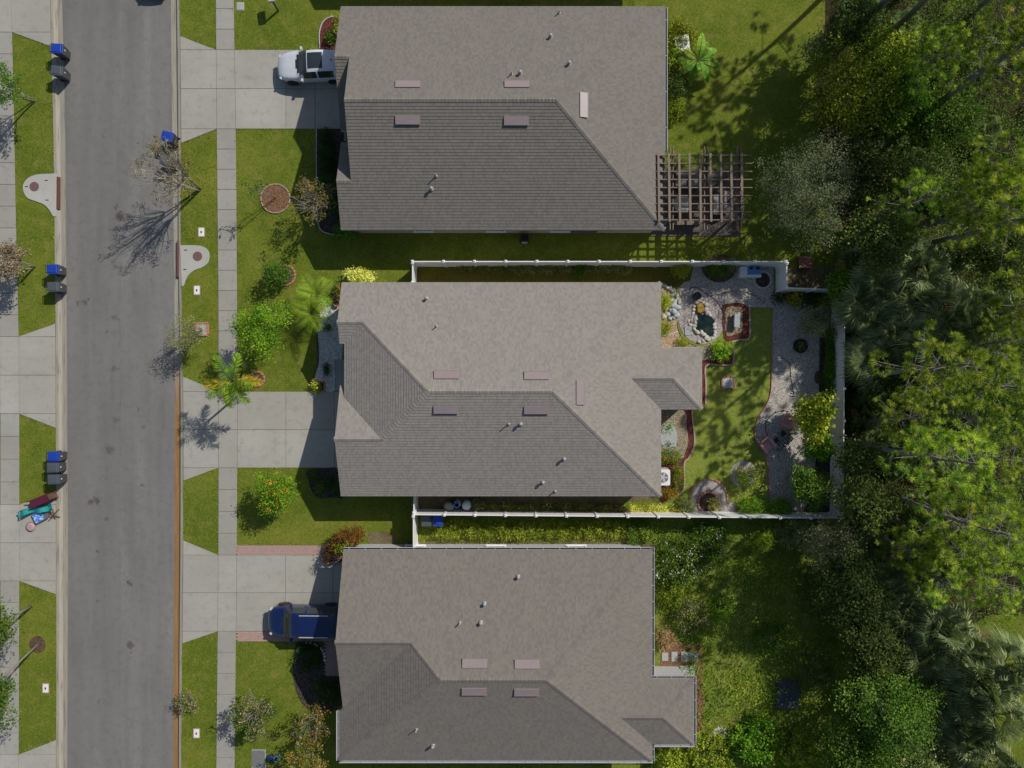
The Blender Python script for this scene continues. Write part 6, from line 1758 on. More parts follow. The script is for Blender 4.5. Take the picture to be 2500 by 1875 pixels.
blue_paint = car_paint('navy_van_paint', (0.006, 0.016, 0.075))
VAN = [(0.00, .32, .34, .54, .60, .25), (0.06, .52, .28, .63, .70, .42), (0.18, .69, .24, .74, .82, .55), (0.45, .84, .21, .85, .94, .68), (0.95, .945, .2, .96, 1.07, .80), (1.12, .95, .2, 1.0, 1.12, .82), (1.78, .95, .2, 1.04, 1.62, .72), (2.3, .95, .2, 1.05, 1.73, .73), (3.4, .95, .2, 1.06, 1.73, .73), (4.35, .94, .22, 1.06, 1.66, .71), (4.68, .91, .28, 1.0, 1.25, .74), (4.78, .88, .32, .8, .95, .74), (4.82, .80, .38, .55, .6, .6)]
def van_glass(x, k):
    if k >= 5 and {5: 1.26, 6: 1.14, 7: 1.02}.get(k, 1.02) < x < 1.78: return 'windshield'
    if k >= 5 and 4.4 < x < 4.66: return 'rear_window'
    if k == 4 and 1.62 < x < 4.4 and not (2.56 < x < 2.66 or 3.5 < x < 3.6): return 'side_window'
    return None
t = car('blue_minivan', 'dark blue minivan with silver roof rails on the lower driveway', (-15.22, -14.72, 0.035), R(-0.5), VAN, 2.6, van_glass, blue_paint, [1.02, 1.14, 1.26, 1.62, 1.74, 1.78, 2.56, 2.66, 3.5, 3.6, 4.4, 4.66], (0.95, 3.85), 0.33)
for s in (-1, 1):
    M().box((0.30, s * 0.72, 0.76), (0.24, 0.16, 0.10), rz=s * -0.8).build('headlight', lampm, t)
    M().box((4.66, s * 0.82, 1.12), (0.16, 0.16, 0.42)).build('taillight', redm, t)
    M().box((1.58, s * 1.08, 1.08), (0.16, 0.24, 0.16), rz=s * 0.3, top=0.85).build('mirror', blue_paint, t)
    M().box((3.15, s * 0.66, 1.755), (1.75, 0.045, 0.04)).build('roof_rail', MAT['gutter'], t)
    for x in (2.45, 3.45): M().box((x, s * 0.957, 0.9), (0.18, 0.03, 0.035)).build('door_handle', blue_paint, t)
M().box((1.13, 0.0, 1.125), (0.07, 1.3, 0.02)).build('wiper', MAT['black'], t)

# ================================================================ JUNK PUT OUT BY THE KERB
wood_red = plain('dark_red_paint', (0.085, 0.012, 0.03), 0.6, 0.15)
wood_brn = plain('dark_wood', (0.13, 0.065, 0.045), 0.7, 0.25)
t = thing('wooden_cabinet', 'dark red wooden cabinet tipped on its side beside the row of bins', 'cabinet', at(101, 1221, 0.45), R(22))
M().box((-0.12, 0, 0.28), (1.15, 0.50, 0.50)).build('case', wood_red, t)
M().box((0.62, 0, 0.27), (0.34, 0.46, 0.44), top=0.8).build('end_panel', wood_brn, t)
for s in (-1, 1):
    M().tube([(-0.7, s * 0.2, 0.45), (-1.0, s * 0.26, 0.40)], 0.035, 6).build('leg', wood_brn, t)
    M().tube([(0.8, s * 0.14, 0.40), (0.98, s * 0.2, 0.34)], 0.03, 6).build('leg', wood_brn, t)
teal = plain('teal_plastic', (0.02, 0.26, 0.26), 0.35, 0.06)
t = thing('toy_slide', 'teal plastic toy slide lying across the kerb between cabinet and headboard', 'slide', at(87, 1246, 0.4), R(15))
m = M(); n = 14
for i in range(n + 1):
    x = -1.05 + 2.1 * i / n; z = 0.30 + 0.10 * math.sin(i * 0.9) + 0.12 * i / n; w = 0.17 + 0.03 * math.cos(i * 0.45); y = 0.08 * math.sin(i * 0.42)
    m.v += [(x, y - w, z + 0.07), (x, y - w * 0.8, z), (x, y + w * 0.8, z), (x, y + w, z + 0.07)]
for i in range(n):
    for k in range(3): m.f.append((i * 4 + k, i * 4 + k + 1, i * 4 + k + 5, i * 4 + k + 4)); m.m.append(0)
m.build('chute', teal, t)
M().tube([(-1.08, -0.19, 0.42), (-1.12, 0, 0.30), (-1.08, 0.19, 0.42)], 0.05, 8).build('lip', teal, t)
for s in (-1, 1): M().tube([(0.95, s * 0.12, 0.5), (0.8, s * 0.2, 0.02)], 0.03, 6).build('leg', teal, t)
def toyboard():
    n = NT('printed_blue_toy_panel', 0.4, 0.4)
    a = n.noise(4.5, 3, 0.5, dist=1.5)
    n.color(n.ramp(a, [(0.36, (0.02, 0.12, 0.55)), (0.46, (0.05, 0.30, 0.72)), (0.55, (0.55, 0.62, 0.72)), (0.68, (0.62, 0.48, 0.47))]))
    return n.mat
t = thing('toddler_headboard', 'grey plastic toy bed end with blue printed panel below the slide', 'toy bed', at(96, 1261, 0.25), R(28))
M().prism([(-0.42, -0.34), (0.35, -0.34), (0.52, -0.22), (0.58, 0.0), (0.52, 0.22), (0.35, 0.34), (-0.42, 0.34)], 0.10, 0.24, bevel=0.03).build('board', plain('grey_plastic', (0.13, 0.13, 0.14), 0.5), t)
M().prism([(-0.40, -0.29), (0.18, -0.27), (0.26, 0.0), (0.18, 0.27), (-0.40, 0.29)], 0.235, 0.256, bevel=0.006).build('printed_panel', toyboard(), t)
t = thing('pink_pillow', 'small pink and grey cushion on the concrete at the end of the junk pile', 'cushion', at(74, 1287, 0.15), R(-35))
M().lathe([(0.0, 0.035), (0.20, 0.04), (0.27, 0.09), (0.27, 0.14), (0.2, 0.19), (0.0, 0.2)], 18).build('pad', plain('pink_fabric', (0.42, 0.28, 0.28), 0.9, 0.2, 7), t)
M().lathe([(0.26, 0.036), (0.30, 0.06), (0.29, 0.10), (0.26, 0.12)], 18, (-0.03, -0.02, 0)).build('piping', plain('brown_piping', (0.10, 0.06, 0.05), 0.9), t)
t = thing('broken_chair', 'broken brown chair frame at the right of the junk pile', 'chair', at(128, 1252, 0.3), R(-15))
for i, (a, b) in enumerate((((-0.5, 0.1, 0.25), (0.15, 0.0, 0.35)), ((-0.5, -0.12, 0.2), (0.1, -0.2, 0.3)))): M().tube([a, b], 0.03, 6).build('rail', wood_brn, t)
for i, (a, b) in enumerate((((0.05, 0.3, 0.5), (0.12, -0.42, 0.05)), ((0.2, 0.26, 0.05), (0.0, -0.3, 0.45)), ((0.0, -0.1, 0.3), (0.38, -0.25, 0.02)))): M().tube([a, b], 0.032, 6).build('leg', wood_brn, t)

# ================================================================ SMALL THINGS OF THE GARDENS
BRK = {}
def brick_obj(parent, loc, rz, size=(0.20, 0.10, 0.09), mat='brick', name='brick'):
    key = (size, mat, name)
    if key not in BRK:
        BRK[key] = M().box((0, 0, 0), size, top=0.94)
        o = BRK[key].build(name, MAT[mat], parent); BRK[key] = o
    else:
        o = BRK[key].copy(); COL.objects.link(o); o.parent = parent
    o.location = loc; o.rotation_euler = (0, 0, rz)
    return o
def brick_ring(label, u, v, r, a0=0, a1=360, n=None, size=(0.20, 0.10, 0.09), mat='brick', cat='brick edging', name='brick_edging', piece='brick', ry=None, seed=1):
    rg = random.Random(seed)
    t = thing(name, label, cat, at(u, v))
    R_ = r / S; Ry = (ry or r) / S
    n = n or int(abs(a1 - a0) / 360 * 6.28 * R_ / (size[0] + 0.02))
    for i in range(n):
        a = R(a0 + (a1 - a0) * (i + 0.5) / n)
        brick_obj(t, (R_ * math.cos(a), Ry * math.sin(a), size[2] / 2 - 0.01 + rg.uniform(0, 0.015)), math.atan2(Ry * math.cos(a), -R_ * math.sin(a)) + rg.uniform(-0.08, 0.08), size, mat, piece)
    return t
brick_ring('half-round red brick edging round the dark shrub in the middle front lawn', 697, 672, 24, -110, 95)
brick_ring('small red brick ring at the foot of the foxtail palm', 629, 925, 17)
brick_ring('pale edging ring round the sapling mulch on the upper lawn', 673, 485, 35, size=(0.34, 0.07, 0.08), mat='paver', piece='edging_block')
brick_ring('red brick arc round the outside of the keyhole planter', 1730, 1215, 45, -10, 190, size=(0.21, 0.09, 0.09))
brick_ring('inner brick ring holding dark soil in the keyhole planter', 1728, 1226, 24, size=(0.19, 0.11, 0.14), ry=25)
brick_ring('tan stone ring round the dark fire circle', 1861, 684, 20, size=(0.21, 0.13, 0.12), mat='stonepale', piece='stone')
brick_ring('red brick edging under the twin palms', 766, 742, 22, -60, 130)
def brick_square(label, u, v, w, h, fill, seed):
    t = thing('square_planter', label, 'planter', at(u, v), R(2))
    rg = random.Random(seed); W2, H2 = w / S / 2, h / S / 2
    n = max(3, round(2 * W2 / 0.215)); k = max(3, round(2 * H2 / 0.215))
    for s in (-1, 1):
        for i in range(n): brick_obj(t, (-W2 + (i + 0.5) * 2 * W2 / n, s * H2, 0.045 + rg.uniform(0, 0.012)), rg.uniform(-0.05, 0.05))
        for i in range(k): brick_obj(t, (s * (W2 + 0.0), -H2 + 0.10 + (i + 0.5) * (2 * H2 - 0.2) / k, 0.043 + rg.uniform(0, 0.012)), R(90) + rg.uniform(-0.05, 0.05))
    M().box((0, 0, 0.03), (2 * W2 - 0.1, 2 * H2 - 0.1, 0.06)).build('fill', fill, t)
    return t
brick_square('square red brick planter on the grass strip by the street', 493.5, 804, 30, 30, MAT['gravel'], 1)
brick_square('square red brick planter with white chips on the back lawn', 1777, 934, 29, 29, MAT['whitegravel'], 2)
brick_square('square dark planter box beside the middle driveway', 780, 944, 26, 23, MAT['darkmulch'], 3)
def edging(label, pts, mat, w=0.10, h=0.08, name='garden_edging'):
    q = [at(*p) for p in spline(pts, 5)]
    o = q[0]; m = M()
    t = M()
    prof = [(-w / 2, 0.0), (-w / 2, h * 0.8), (-w * 0.3, h), (w * 0.3, h), (w / 2, h * 0.8), (w / 2, 0.0)]
    vs, fs = [], []
    for i, p in enumerate(q):
        d = (q[min(i + 1, len(q) - 1)] - q[max(i - 1, 0)]).normalized(); s = Vector((-d.y, d.x, 0))
        for x, z in prof: vs.append(p - o + s * x + Vector((0, 0, z)))
    k = len(prof)
    for i in range(len(q) - 1):
        for j in range(k - 1): fs.append((i * k + j, i * k + j + 1, (i + 1) * k + j + 1, (i + 1) * k + j))
    t.add(vs, fs)
    return tag(t.build(name, mat, None, False, o), label, 'edging')
edging('pale concrete edging along the red mulch beside the back lawn', [(1829, 752), (1829, 824), (1806, 829), (1786, 836)], MAT['paver'])
edging('pale concrete edging stepping round the lower mulch bed', [(1788, 850), (1788, 889), (1756, 891), (1723, 893), (1723, 940), (1722, 986)], MAT['paver'])
edging('pinkish curved edging round the mulch by the air conditioner', [(1689, 1003), (1691, 1030), (1695, 1068), (1693, 1092), (1681, 1118), (1670, 1132), (1670, 1186), (1661, 1204), (1636, 1215)], MAT['paver'])
edging('thin grey edging around the upper house mulch bed by the white car', [(781, 120), (780, 82), (788, 56), (803, 44), (818, 41)], MAT['stucco'], 0.06)
edging('thin grey edging along the clipped shrubs of the upper house', [(773, 316), (773, 420), (774, 500), (780, 555), (800, 570), (838, 575)], MAT['stucco'], 0.06)
edging('brown edging between back lawn and gravel', [(1885, 752), (1884, 900), (1880, 962), (1868, 992), (1851, 1020), (1843, 1050), (1846, 1080), (1862, 1100), (1873, 1130), (1875, 1160), (1880, 1232)], MAT['brick'], 0.06)
edging('dark edging along the shaded front of the white gravel', [(773, 812), (776, 850), (776, 886), (770, 905), (765, 930)], MAT['brownmulch'], 0.12)

# pond
MAT['water'] = None
n = NT('pond_water', 0.06, 0.5)
n.color(n.ramp(n.noise(1.6, 3), [(0.35, (0.006, 0.016, 0.018)), (0.55, (0.012, 0.03, 0.022)), (0.75, (0.05, 0.055, 0.018))])); n.bump(n.noise(5, 2), 0.1, 0.02)
pondpx = [(1600 + .12658 * x, 630 + .12658 * y) for x, y in [(820, 1090), (940, 1095), (1040, 1115), (1110, 1165), (1140, 1220), (1112, 1290), (1097, 1370), (1110, 1440), (1080, 1500), (1010, 1510), (960, 1455), (890, 1405), (800, 1390), (780, 1330), (792, 1260), (802, 1170)]]
c0 = P(1722, 795)
t = thing('garden_pond', 'dark irregular fish pond ringed with pale stones behind the house', 'pond', (c0.x, c0.y, 0))
loc = lambda pts: [(x - c0.x, y - c0.y) for x, y in px(pts)]
M().prism(loc(spline(pondpx, 4, True)), -0.02, 0.045).build('water', n.mat, t)
rg = random.Random(3)
def rock(seed, mat, parent, loc_, s, name='stone', tag_=None):
    r2 = np.random.default_rng(seed)
    m = M(); rings = [(0.0, 0.55), (0.25, 0.95), (0.6, 1.0), (0.88, 0.72), (1.0, 0.30)]
    k = 8; vs, fs = [], []
    jit = r2.uniform(0.78, 1.2, k)
    for z, r in rings:
        for i in range(k):
            a = 2 * math.pi * i / k
            q = r * jit[i] * r2.uniform(0.93, 1.07)
            vs.append((math.cos(a) * q * s[0], math.sin(a) * q * s[1], z * s[2]))
    for j in range(len(rings) - 1):
        for i in range(k): fs.append((j * k + i, j * k + (i + 1) % k, (j + 1) * k + (i + 1) % k, (j + 1) * k + i))
    fs += [tuple(range(k))[::-1], tuple(range(len(rings) * k - k, len(rings) * k))]
    m.add(vs, fs)
    return m.build(name, mat, parent, False, loc_, r2.uniform(0, 6.28))
for i, (x, y, s) in enumerate([(800, 840, 1.4), (910, 860, .9), (970, 900, 1.1), (965, 1000, 1.2), (1005, 1060, 1.2), (1045, 1095, .9), (772, 1170, 1.2), (765, 1250, 1.0), (670, 1285, 1.0), (745, 1315, 1.1), (745, 1375, 1.0), (800, 1425, 1.2), (880, 1435, 1.1), (930, 1480, 1.2), (972, 1540, 1.2), (1032, 1572, 1.1), (1090, 1552, 1.1), (1132, 1500, 1.0), (1147, 1440, 1.0), (1135, 1350, 1.0), (1130, 1290, 1.0), (640, 1215, .8), (700, 1212, .8), (745, 930, .9), (740, 1000, .9), (730, 1070, .8), (840, 1620, .8), (920, 1590, .8)]):
    p = P(1600 + .12658 * x, 630 + .12658 * y); f = s * 0.135
    rock(500 + i, MAT['stonepale'], t, (p.x - c0.x, p.y - c0.y, 0.0), (f * 1.15, f * 0.85, f * rg.uniform(0.9, 1.3)))
gold = plain('algae_gold_liner', (0.42, 0.24, 0.035), 0.5, 0.35, 9)
t = thing('waterfall_basin', 'golden algae-stained waterfall basin at the top of the pond', 'basin', at(1707.5, 752.5), R(8))
M().prism([(-0.19, -0.26), (0.0, -0.33), (0.22, -0.22), (0.25, 0.02), (0.16, 0.28), (-0.02, 0.32), (-0.20, 0.2)], 0.0, 0.20, bevel=0.03).build('bowl', gold, t)
M().prism([(-0.25, -0.31), (0.0, -0.40), (0.28, -0.27), (0.31, 0.03), (0.20, 0.35), (-0.03, 0.39), (-0.26, 0.25)], 0.0, 0.14, bevel=0.02).build('rim', MAT['brownmulch'], t)
t = thing('black_pot', 'black round pump tub at the top of the pond gravel', 'tub', at(1698.7, 724))
M().lathe([(0.17, 0.0), (0.22, 0.05), (0.24, 0.36), (0.25, 0.38), (0.22, 0.38), (0.20, 0.30), (0.0, 0.28)], 22).build('tub_wall', MAT['black'], t, True)
M().lathe([(0.0, 0.285), (0.20, 0.285), (0.20, 0.30), (0.0, 0.30)], 20).build('water', n.mat, t)
t = thing('slate_slab', 'square grey slate slab left of the pond', 'slab', at(1680, 807), R(8))
M().prism([(-0.25, -0.29), (0.24, -0.30), (0.26, 0.27), (-0.22, 0.30)], 0.0, 0.07, bevel=0.012).build('slab', MAT['slate'], t)
for i, (x, y, s) in enumerate([(330, 720, .7), (370, 850, .9), (330, 905, 1.3), (410, 950, 1.2), (300, 820, .8), (350, 1040, 1.2), (400, 1110, 1.0), (300, 1005, .8), (200, 975, 1.0), (230, 1090, 1.0), (165, 1130, .9), (280, 1170, .7), (350, 1150, .7)]):
    q = at(1600 + .12658 * x, 630 + .12658 * y); f = 0.17 * s
    o = rock(540 + i, MAT['stonegrey'] if i not in (8, 10) else MAT['stonepale'], None, (q.x, q.y, 0.0), (f * 1.15, f, f * 1.3), 'boulder')
    tag(o, ['grey boulder in the rock pile between house wall and pond gravel'][0], 'boulder', 'grey boulders piled by the house wall')
t = thing('stone_border', 'curved row of pale stones at the rear upper corner of the middle house', 'stone border', at(1630, 706))
o0 = at(1630, 706)
for i, (x, y) in enumerate([(140, 535), (215, 560), (285, 590), (340, 635), (390, 690), (420, 745), (445, 800), (462, 850)]):
    q = at(1600 + .12658 * x, 630 + .12658 * y)
    rock(580 + i, MAT['stonepale'], t, (q.x - o0.x, q.y - o0.y, 0), (0.19, 0.12, 0.16))
for i, (x, y, s) in enumerate([(905, 1040, .6), (968, 1043, .5), (1050, 1012, .8), (1120, 985, .6), (1155, 1040, .9), (1195, 992, .6), (1250, 1060, .7), (1080, 822, .6), (1430, 1140, .6), (1310, 1090, .4)]):
    q = at(1840 + .1085 * x, 630 + .1085 * y); f = 0.13 * s
    o = rock(600 + i, MAT['white'], None, (q.x, q.y, 0.02), (f * 1.2, f, f), 'white_rock')
    tag(o, 'small white rock edging the dark bed inside the fence notch', 'rock', 'white rocks in the notch bed')
for i, (u, v) in enumerate([(748, 1569), (758, 1570), (770, 1573), (774, 1576), (784, 1583), (788, 1588), (791, 1595), (793, 1602), (793, 1611)]):
    q = at(u, v); o = rock(620 + i, MAT['white'], None, (q.x, q.y, 0.01), (0.10, 0.08, 0.10), 'white_rock')
    tag(o, 'white edging rock round the shaded bed beside the blue van', 'rock', 'white rocks beside the blue van')
q = at(733, 1587); tag(rock(640, MAT['stonegrey'], None, (q.x, q.y, 0.0), (0.17, 0.24, 0.16), 'boulder'), 'single grey boulder in the shaded bed beside the blue van', 'boulder')

# concrete bench
t = thing('garden_bench', 'pale concrete bench inside the red mulch square right of the pond', 'bench', at(1799.5, 781, 0.4), R(-2))
M().prism([(-0.18, -0.48), (0.18, -0.48), (0.18, 0.48), (-0.18, 0.48)], 0.36, 0.44, bevel=0.015).build('seat', MAT['slate'], t)
for s in (-1, 1): M().box((0, s * 0.32, 0.2), (0.28, 0.10, 0.36), top=0.9).build('leg', MAT['stonepale'], t)

# storage box with blue top against the upper fence
t = thing('storage_box', 'white storage box with blue lid against the upper fence', 'box', at(1833, 662, 0.5))
M().prism([(-0.68, -0.36), (0.66, -0.36), (0.66, 0.30), (-0.68, 0.30)], 0.02, 0.52, bevel=0.02).build('body', MAT['white'], t)
M().prism([(-0.22, -0.22), (0.64, -0.22), (0.64, 0.28), (-0.22, 0.28)], 0.515, 0.56, bevel=0.01).build('lid', plain('blue_plastic', (0.10, 0.22, 0.46), 0.4, 0.15), t)
for x in (0.0, 0.42): M().box((x, 0.18, 0.57), (0.22, 0.16, 0.03)).build('hatch', MAT['black'], t)
for x in (-0.1, 0.0): M().box((x, -0.362, 0.30), (0.05, 0.02, 0.05)).build('latch', MAT['black'], t)

# black round planter, hoses, tank ring
t = thing('round_planter', 'black round planter ring on the gravel', 'planter', at(1953, 845))
M().lathe([(0.44, 0.0), (0.45, 0.16), (0.40, 0.17), (0.39, 0.02)], 26).build('rim', MAT['black'], t, True)
M().lathe([(0.0, 0.02), (0.40, 0.02), (0.36, 0.07), (0.0, 0.10)], 22).build('soil', MAT['darkmulch'], t)
def hose(label, pts, r=0.016, mat='black'):
    q = [at(*p) for p in spline(pts, 6)]
    o = q[0]
    return tag(M().tube([p - o + Vector((0, 0, 0.035)) for p in q], r, 6).build('garden_hose', MAT[mat], None, True, o), label, 'hose')
hose('thin dark hose curving over the gravel from the pond pump', [(1708, 724), (1736, 722), (1760, 717), (1790, 711), (1820, 713), (1845, 724), (1868, 742)])
hose('thin dark hose across the gravel left of the round planter', [(1902, 868), (1920, 880), (1928, 892), (1930, 915), (1934, 945), (1938, 962)])
hose('dark drip hose bordering the left of the pond gravel', [(1653, 785), (1656, 805), (1664, 822), (1680, 836), (1702, 848)])
hose('dark drip hose bordering the top of the pond gravel', [(1684, 705), (1692, 701), (1704, 703), (1722, 716), (1740, 728), (1756, 745), (1768, 770), (1774, 800), (1770, 825)], 0.02)
hose('white pipe across the orange pebbles by the house', [(1612, 822), (1635, 816), (1654, 809)], 0.025, 'white')
hose('dark fire circle edge round the pink chairs', [(1875, 1064), (1868, 1044), (1873, 1026), (1886, 1012), (1905, 1003), (1925, 1004)], 0.022)

# Adirondack chairs and low tables round the gravel seating spot
pink = plain('pink_painted_wood', (0.62, 0.31, 0.30), 0.6, 0.12, 6)
def adirondack(label, loc, rz):
    t = thing('adirondack_chair', label, 'chair', loc, rz, 'pink garden chairs')
    for k in range(5): M().box((0, -0.26 + k * 0.115, 0.36 - 0.02 * k), (0.52, 0.10, 0.025), rx=R(-10)).build('seat_slat', pink, t)
    for k in range(5):
        x = -0.2 + 0.1 * k
        M().box((x * 1.12, 0.40, 0.62), (0.088, 0.022, 0.74 + 0.10 * (1 - abs(k - 2) / 2)), rx=R(-24), ry=R(3 * (k - 2))).build('back_slat', pink, t)
    for s in (-1, 1):
        M().prism([(s * 0.25, -0.36), (s * 0.42, -0.36), (s * 0.42, 0.30), (s * 0.25, 0.36)], 0.53, 0.556, bevel=0.005).build('armrest', pink, t)
        M().box((s * 0.31, -0.28, 0.265), (0.04, 0.10, 0.53)).build('leg', pink, t)
        M().box((s * 0.28, 0.22, 0.22), (0.035, 0.95, 0.09), rx=R(-16)).build('leg', pink, t)
    return t
adirondack('pink slatted garden chair nearer the yellow-green tree', at(1924, 1028, 0.4) + Vector((0, 0, 0.03)), R(-115))
adirondack('pink slatted garden chair at the lawn edge of the gravel', at(1874, 1087, 0.4) + Vector((0, 0, 0.03)), R(35))
for u, v, lab in ((1912, 1059, 'small black square side table nearer the yellow-green tree'), (1895, 1075, 'small black square side table nearer the lawn')):
    t = thing('side_table', lab, 'table', at(u, v, 0.45) + Vector((0, 0, 0.02)), R(38))
    M().box((0, 0, 0.44), (0.30, 0.30, 0.025)).build('table_top', MAT['black'], t)
    for a in (-1, 1):
        for b in (-1, 1): M().box((a * 0.125, b * 0.125, 0.215), (0.025, 0.025, 0.43)).build('leg', MAT['black'], t)
t = thing('slatted_shadow', 'dark slatted form standing in for a shadow between the two pink chairs', 'bench', at(1916, 1080, 0.4) + Vector((0, 0, 0.02)), R(40))  # bench-shaped dark frame put in for a slatted shadow on the gravel
for k in range(7): M().box((-0.55 + k * 0.18, 0, 0.40), (0.06, 0.40, 0.02)).build('slat', MAT['bingrey'], t)
for s in (-1, 1):
    M().box((0, s * 0.19, 0.385), (1.25, 0.035, 0.035)).build('rail', MAT['bingrey'], t)
    M().tube([(s * 0.55, -0.19, 0.38), (s * 0.58, -0.19, 0.0)], 0.02, 6).build('leg', MAT['bingrey'], t)
    M().tube([(s * 0.55, 0.19, 0.38), (s * 0.58, 0.19, 0.0)], 0.02, 6).build('leg', MAT['bingrey'], t)
t = thing('wire_basket', 'rusty curved wire trellis on the gravel beside the citrus tree', 'trellis', at(1925, 1170))
for k in range(6): M().tube([(-0.10 + 0.05 * math.sin(k), -0.45 + 0.18 * k, 0.0), (-0.16 - 0.10 * math.sin(k * 0.6), -0.45 + 0.18 * k, 0.35)], 0.012, 5).build('wire', MAT['rust'], t)
M().tube([(-0.05, -0.5, 0.33), (-0.25, -0.2, 0.36), (-0.22, 0.2, 0.36), (0.1, 0.5, 0.33)], 0.02, 6).build('hoop', MAT['rust'], t)

# air conditioners
def ac(label, loc, rz=0):
    t = thing('air_conditioner', label, 'air conditioner', loc, rz)
    q = [(x * 0.44, y * 0.50) for x, y in ((-1, -.85), (-.85, -1), (.85, -1), (1, -.85), (1, .85), (.85, 1), (-.85, 1), (-1, .85))]
    M().prism(q, 0.06, 0.76).build('case', plain('ac_louvres', (0.50, 0.51, 0.52), 0.5, 0.1), t)
    M().prism([(x * 1.08, y * 1.08) for x, y in q], 0.0, 0.06).build('pad', MAT['foundation'], t)
    m = M(); m.prism(q, 0.76, 0.80, bevel=0.02); m.build('top_cover', MAT['white'], t)
    M().lathe([(0.0, 0.80), (0.33, 0.80), (0.33, 0.803), (0.0, 0.803)], 26).build('fan_opening', plain('fan_well', (0.07, 0.08, 0.09), 0.6), t)
    for k in range(5):
        a = k * 6.283 / 5
        M().box((0.16 * math.cos(a), 0.16 * math.sin(a), 0.812), (0.26, 0.11, 0.006), rz=a, rx=R(6)).build('fan_blade', plain('fan_metal', (0.42, 0.44, 0.46), 0.4), t)
    g = M()
    for r in (0.10, 0.17, 0.24, 0.31):
        g.tube([(r * math.cos(a), r * math.sin(a), 0.835) for a in np.linspace(0, 6.283, 25)], 0.006, 4, cap=False)
    for k in range(6): g.tube([(0.33 * math.cos(k * 1.047), 0.33 * math.sin(k * 1.047), 0.81), (0, 0, 0.845)], 0.006, 4)
    g.build('grille', MAT['white'], t)
    return t
ac('white air conditioner half under the eave of the middle house', at(1619, 1166, 0.8))
ac('white air conditioner among lime shrubs behind the upper house', at(1666, 105, 0.8), R(8))

# rain barrels by the lower fence
def barrel(name, label, u, v, r, h, mat, lidmat, open_=False):
    t = thing(name, label, 'barrel', at(u, v, h))
    M().lathe([(r * 0.85, 0.0), (r * 0.98, h * 0.3), (r, h * 0.55), (r * 0.94, h * 0.9), (r * 0.9, h)], 20).build('drum', mat, t, True)
    if open_: M().lathe([(r * 0.9, h), (r * 0.9, h + 0.02), (r * 0.55, h + 0.03), (r * 0.5, h - 0.08), (0.0, h - 0.1)], 20).build('rim', lidmat, t, True)
    else: M().lathe([(r * 1.0, h - 0.01), (r * 1.02, h + 0.03), (r * 0.5, h + 0.07), (0.0, h + 0.08)], 22).build('lid', lidmat, t, True)
    return t
wh = plain('frosted_plastic', (0.44, 0.50, 0.55), 0.4, 0.1)
barrel('plastic_barrel', 'white-lidded round barrel by the lower fence', 1139, 1234, 0.28, 0.85, wh, wh)
barrel('plastic_barrel', 'tall blue water drum standing between two lower barrels', 1115, 1233, 0.21, 1.25, wh, plain('blue_drum', (0.05, 0.16, 0.42), 0.35), True)
barrel('plastic_barrel', 'dark grey compost tub with a broken lid by the lower fence', 1096, 1237, 0.31, 0.7, MAT['bingrey'], plain('grey_lid', (0.22, 0.22, 0.21), 0.5))

# meter boxes, utility covers, mailbox, bird bath, mats, patio stones, grill
def meter(label, u, v):
    t = thing('meter_box', label, 'utility box', at(u, v))
    M().prism([(-0.15, -0.26), (0.15, -0.26), (0.17, -0.2), (0.17, 0.2), (0.15, 0.26), (-0.15, 0.26), (-0.17, 0.2), (-0.17, -0.2)], 0.0, 0.05, bevel=0.01).build('lid', MAT['white'], t)
    M().box((0, 0, 0.052), (0.08, 0.14, 0.012)).build('reader', MAT['black'], t)
    M().prism([(-0.21, -0.31), (0.21, -0.31), (0.21, 0.31), (-0.21, 0.31)], 0.0, 0.03).build('collar', MAT['paver'], t)
meter('white meter box with black reader on the strip in front of the middle house', 481, 709)
meter('white meter box with black reader on the strip above the storm drain', 492, 567)
meter('pale meter box on the lower grass strip near the photo foot', 480, 1790)
meter('pale meter box on the grass across the street by the dense tree', 112, 1680)
t = thing('utility_cover', 'square grey utility cover on the uppermost front lawn', 'utility box', at(587, 16)); M().prism([(-0.2, -0.22), (0.2, -0.22), (0.2, 0.22), (-0.2, 0.22)], 0.0, 0.05, bevel=0.01).build('lid', MAT['slate'], t); M().prism([(-0.24, -0.26), (0.24, -0.26), (0.24, 0.26), (-0.24, 0.26)], 0.0, 0.03).build('frame', MAT['foundation'], t)
t = thing('utility_pad', 'large rounded grey utility cover on the lower front lawn', 'utility box', at(632, 1852)); M().prism([(-0.36, -0.54), (0.36, -0.54), (0.40, -0.48), (0.40, 0.48), (0.36, 0.54), (-0.36, 0.54), (-0.40, 0.48), (-0.40, -0.48)], 0.0, 0.07, bevel=0.02).build('lid', plain('grey_composite', (0.16, 0.16, 0.16), 0.9, 0.15), t); M().prism([(-0.44, -0.58), (0.44, -0.58), (0.44, 0.58), (-0.44, 0.58)], 0.0, 0.03).build('collar', MAT['foundation'], t)
t = thing('mailbox', 'grey mailbox on a green post at the top edge of the upper lawn', 'mailbox', at(680, 26), R(8))
M().box((0, 0, 0.5), (0.10, 0.10, 1.0)).build('post', plain('green_post', (0.04, 0.10, 0.06), 0.6), t)
M().box((-0.06, 0.35, 1.09), (0.36, 0.75, 0.18)).build('box', MAT['slate'], t)
t = thing('bird_bath', 'small blue gazing bowl on the lower front lawn', 'bird bath', at(676, 1853, 0.5)); M().lathe([(0.12, 0.0), (0.05, 0.05), (0.05, 0.42), (0.18, 0.50), (0.22, 0.56), (0.17, 0.55), (0.0, 0.52)], 16).build('bowl', plain('blue_glaze', (0.10, 0.22, 0.36), 0.25), t, True); M().lathe([(0.0, 0.53), (0.16, 0.545), (0.16, 0.55), (0.0, 0.55)], 16).build('water', n.mat, t)
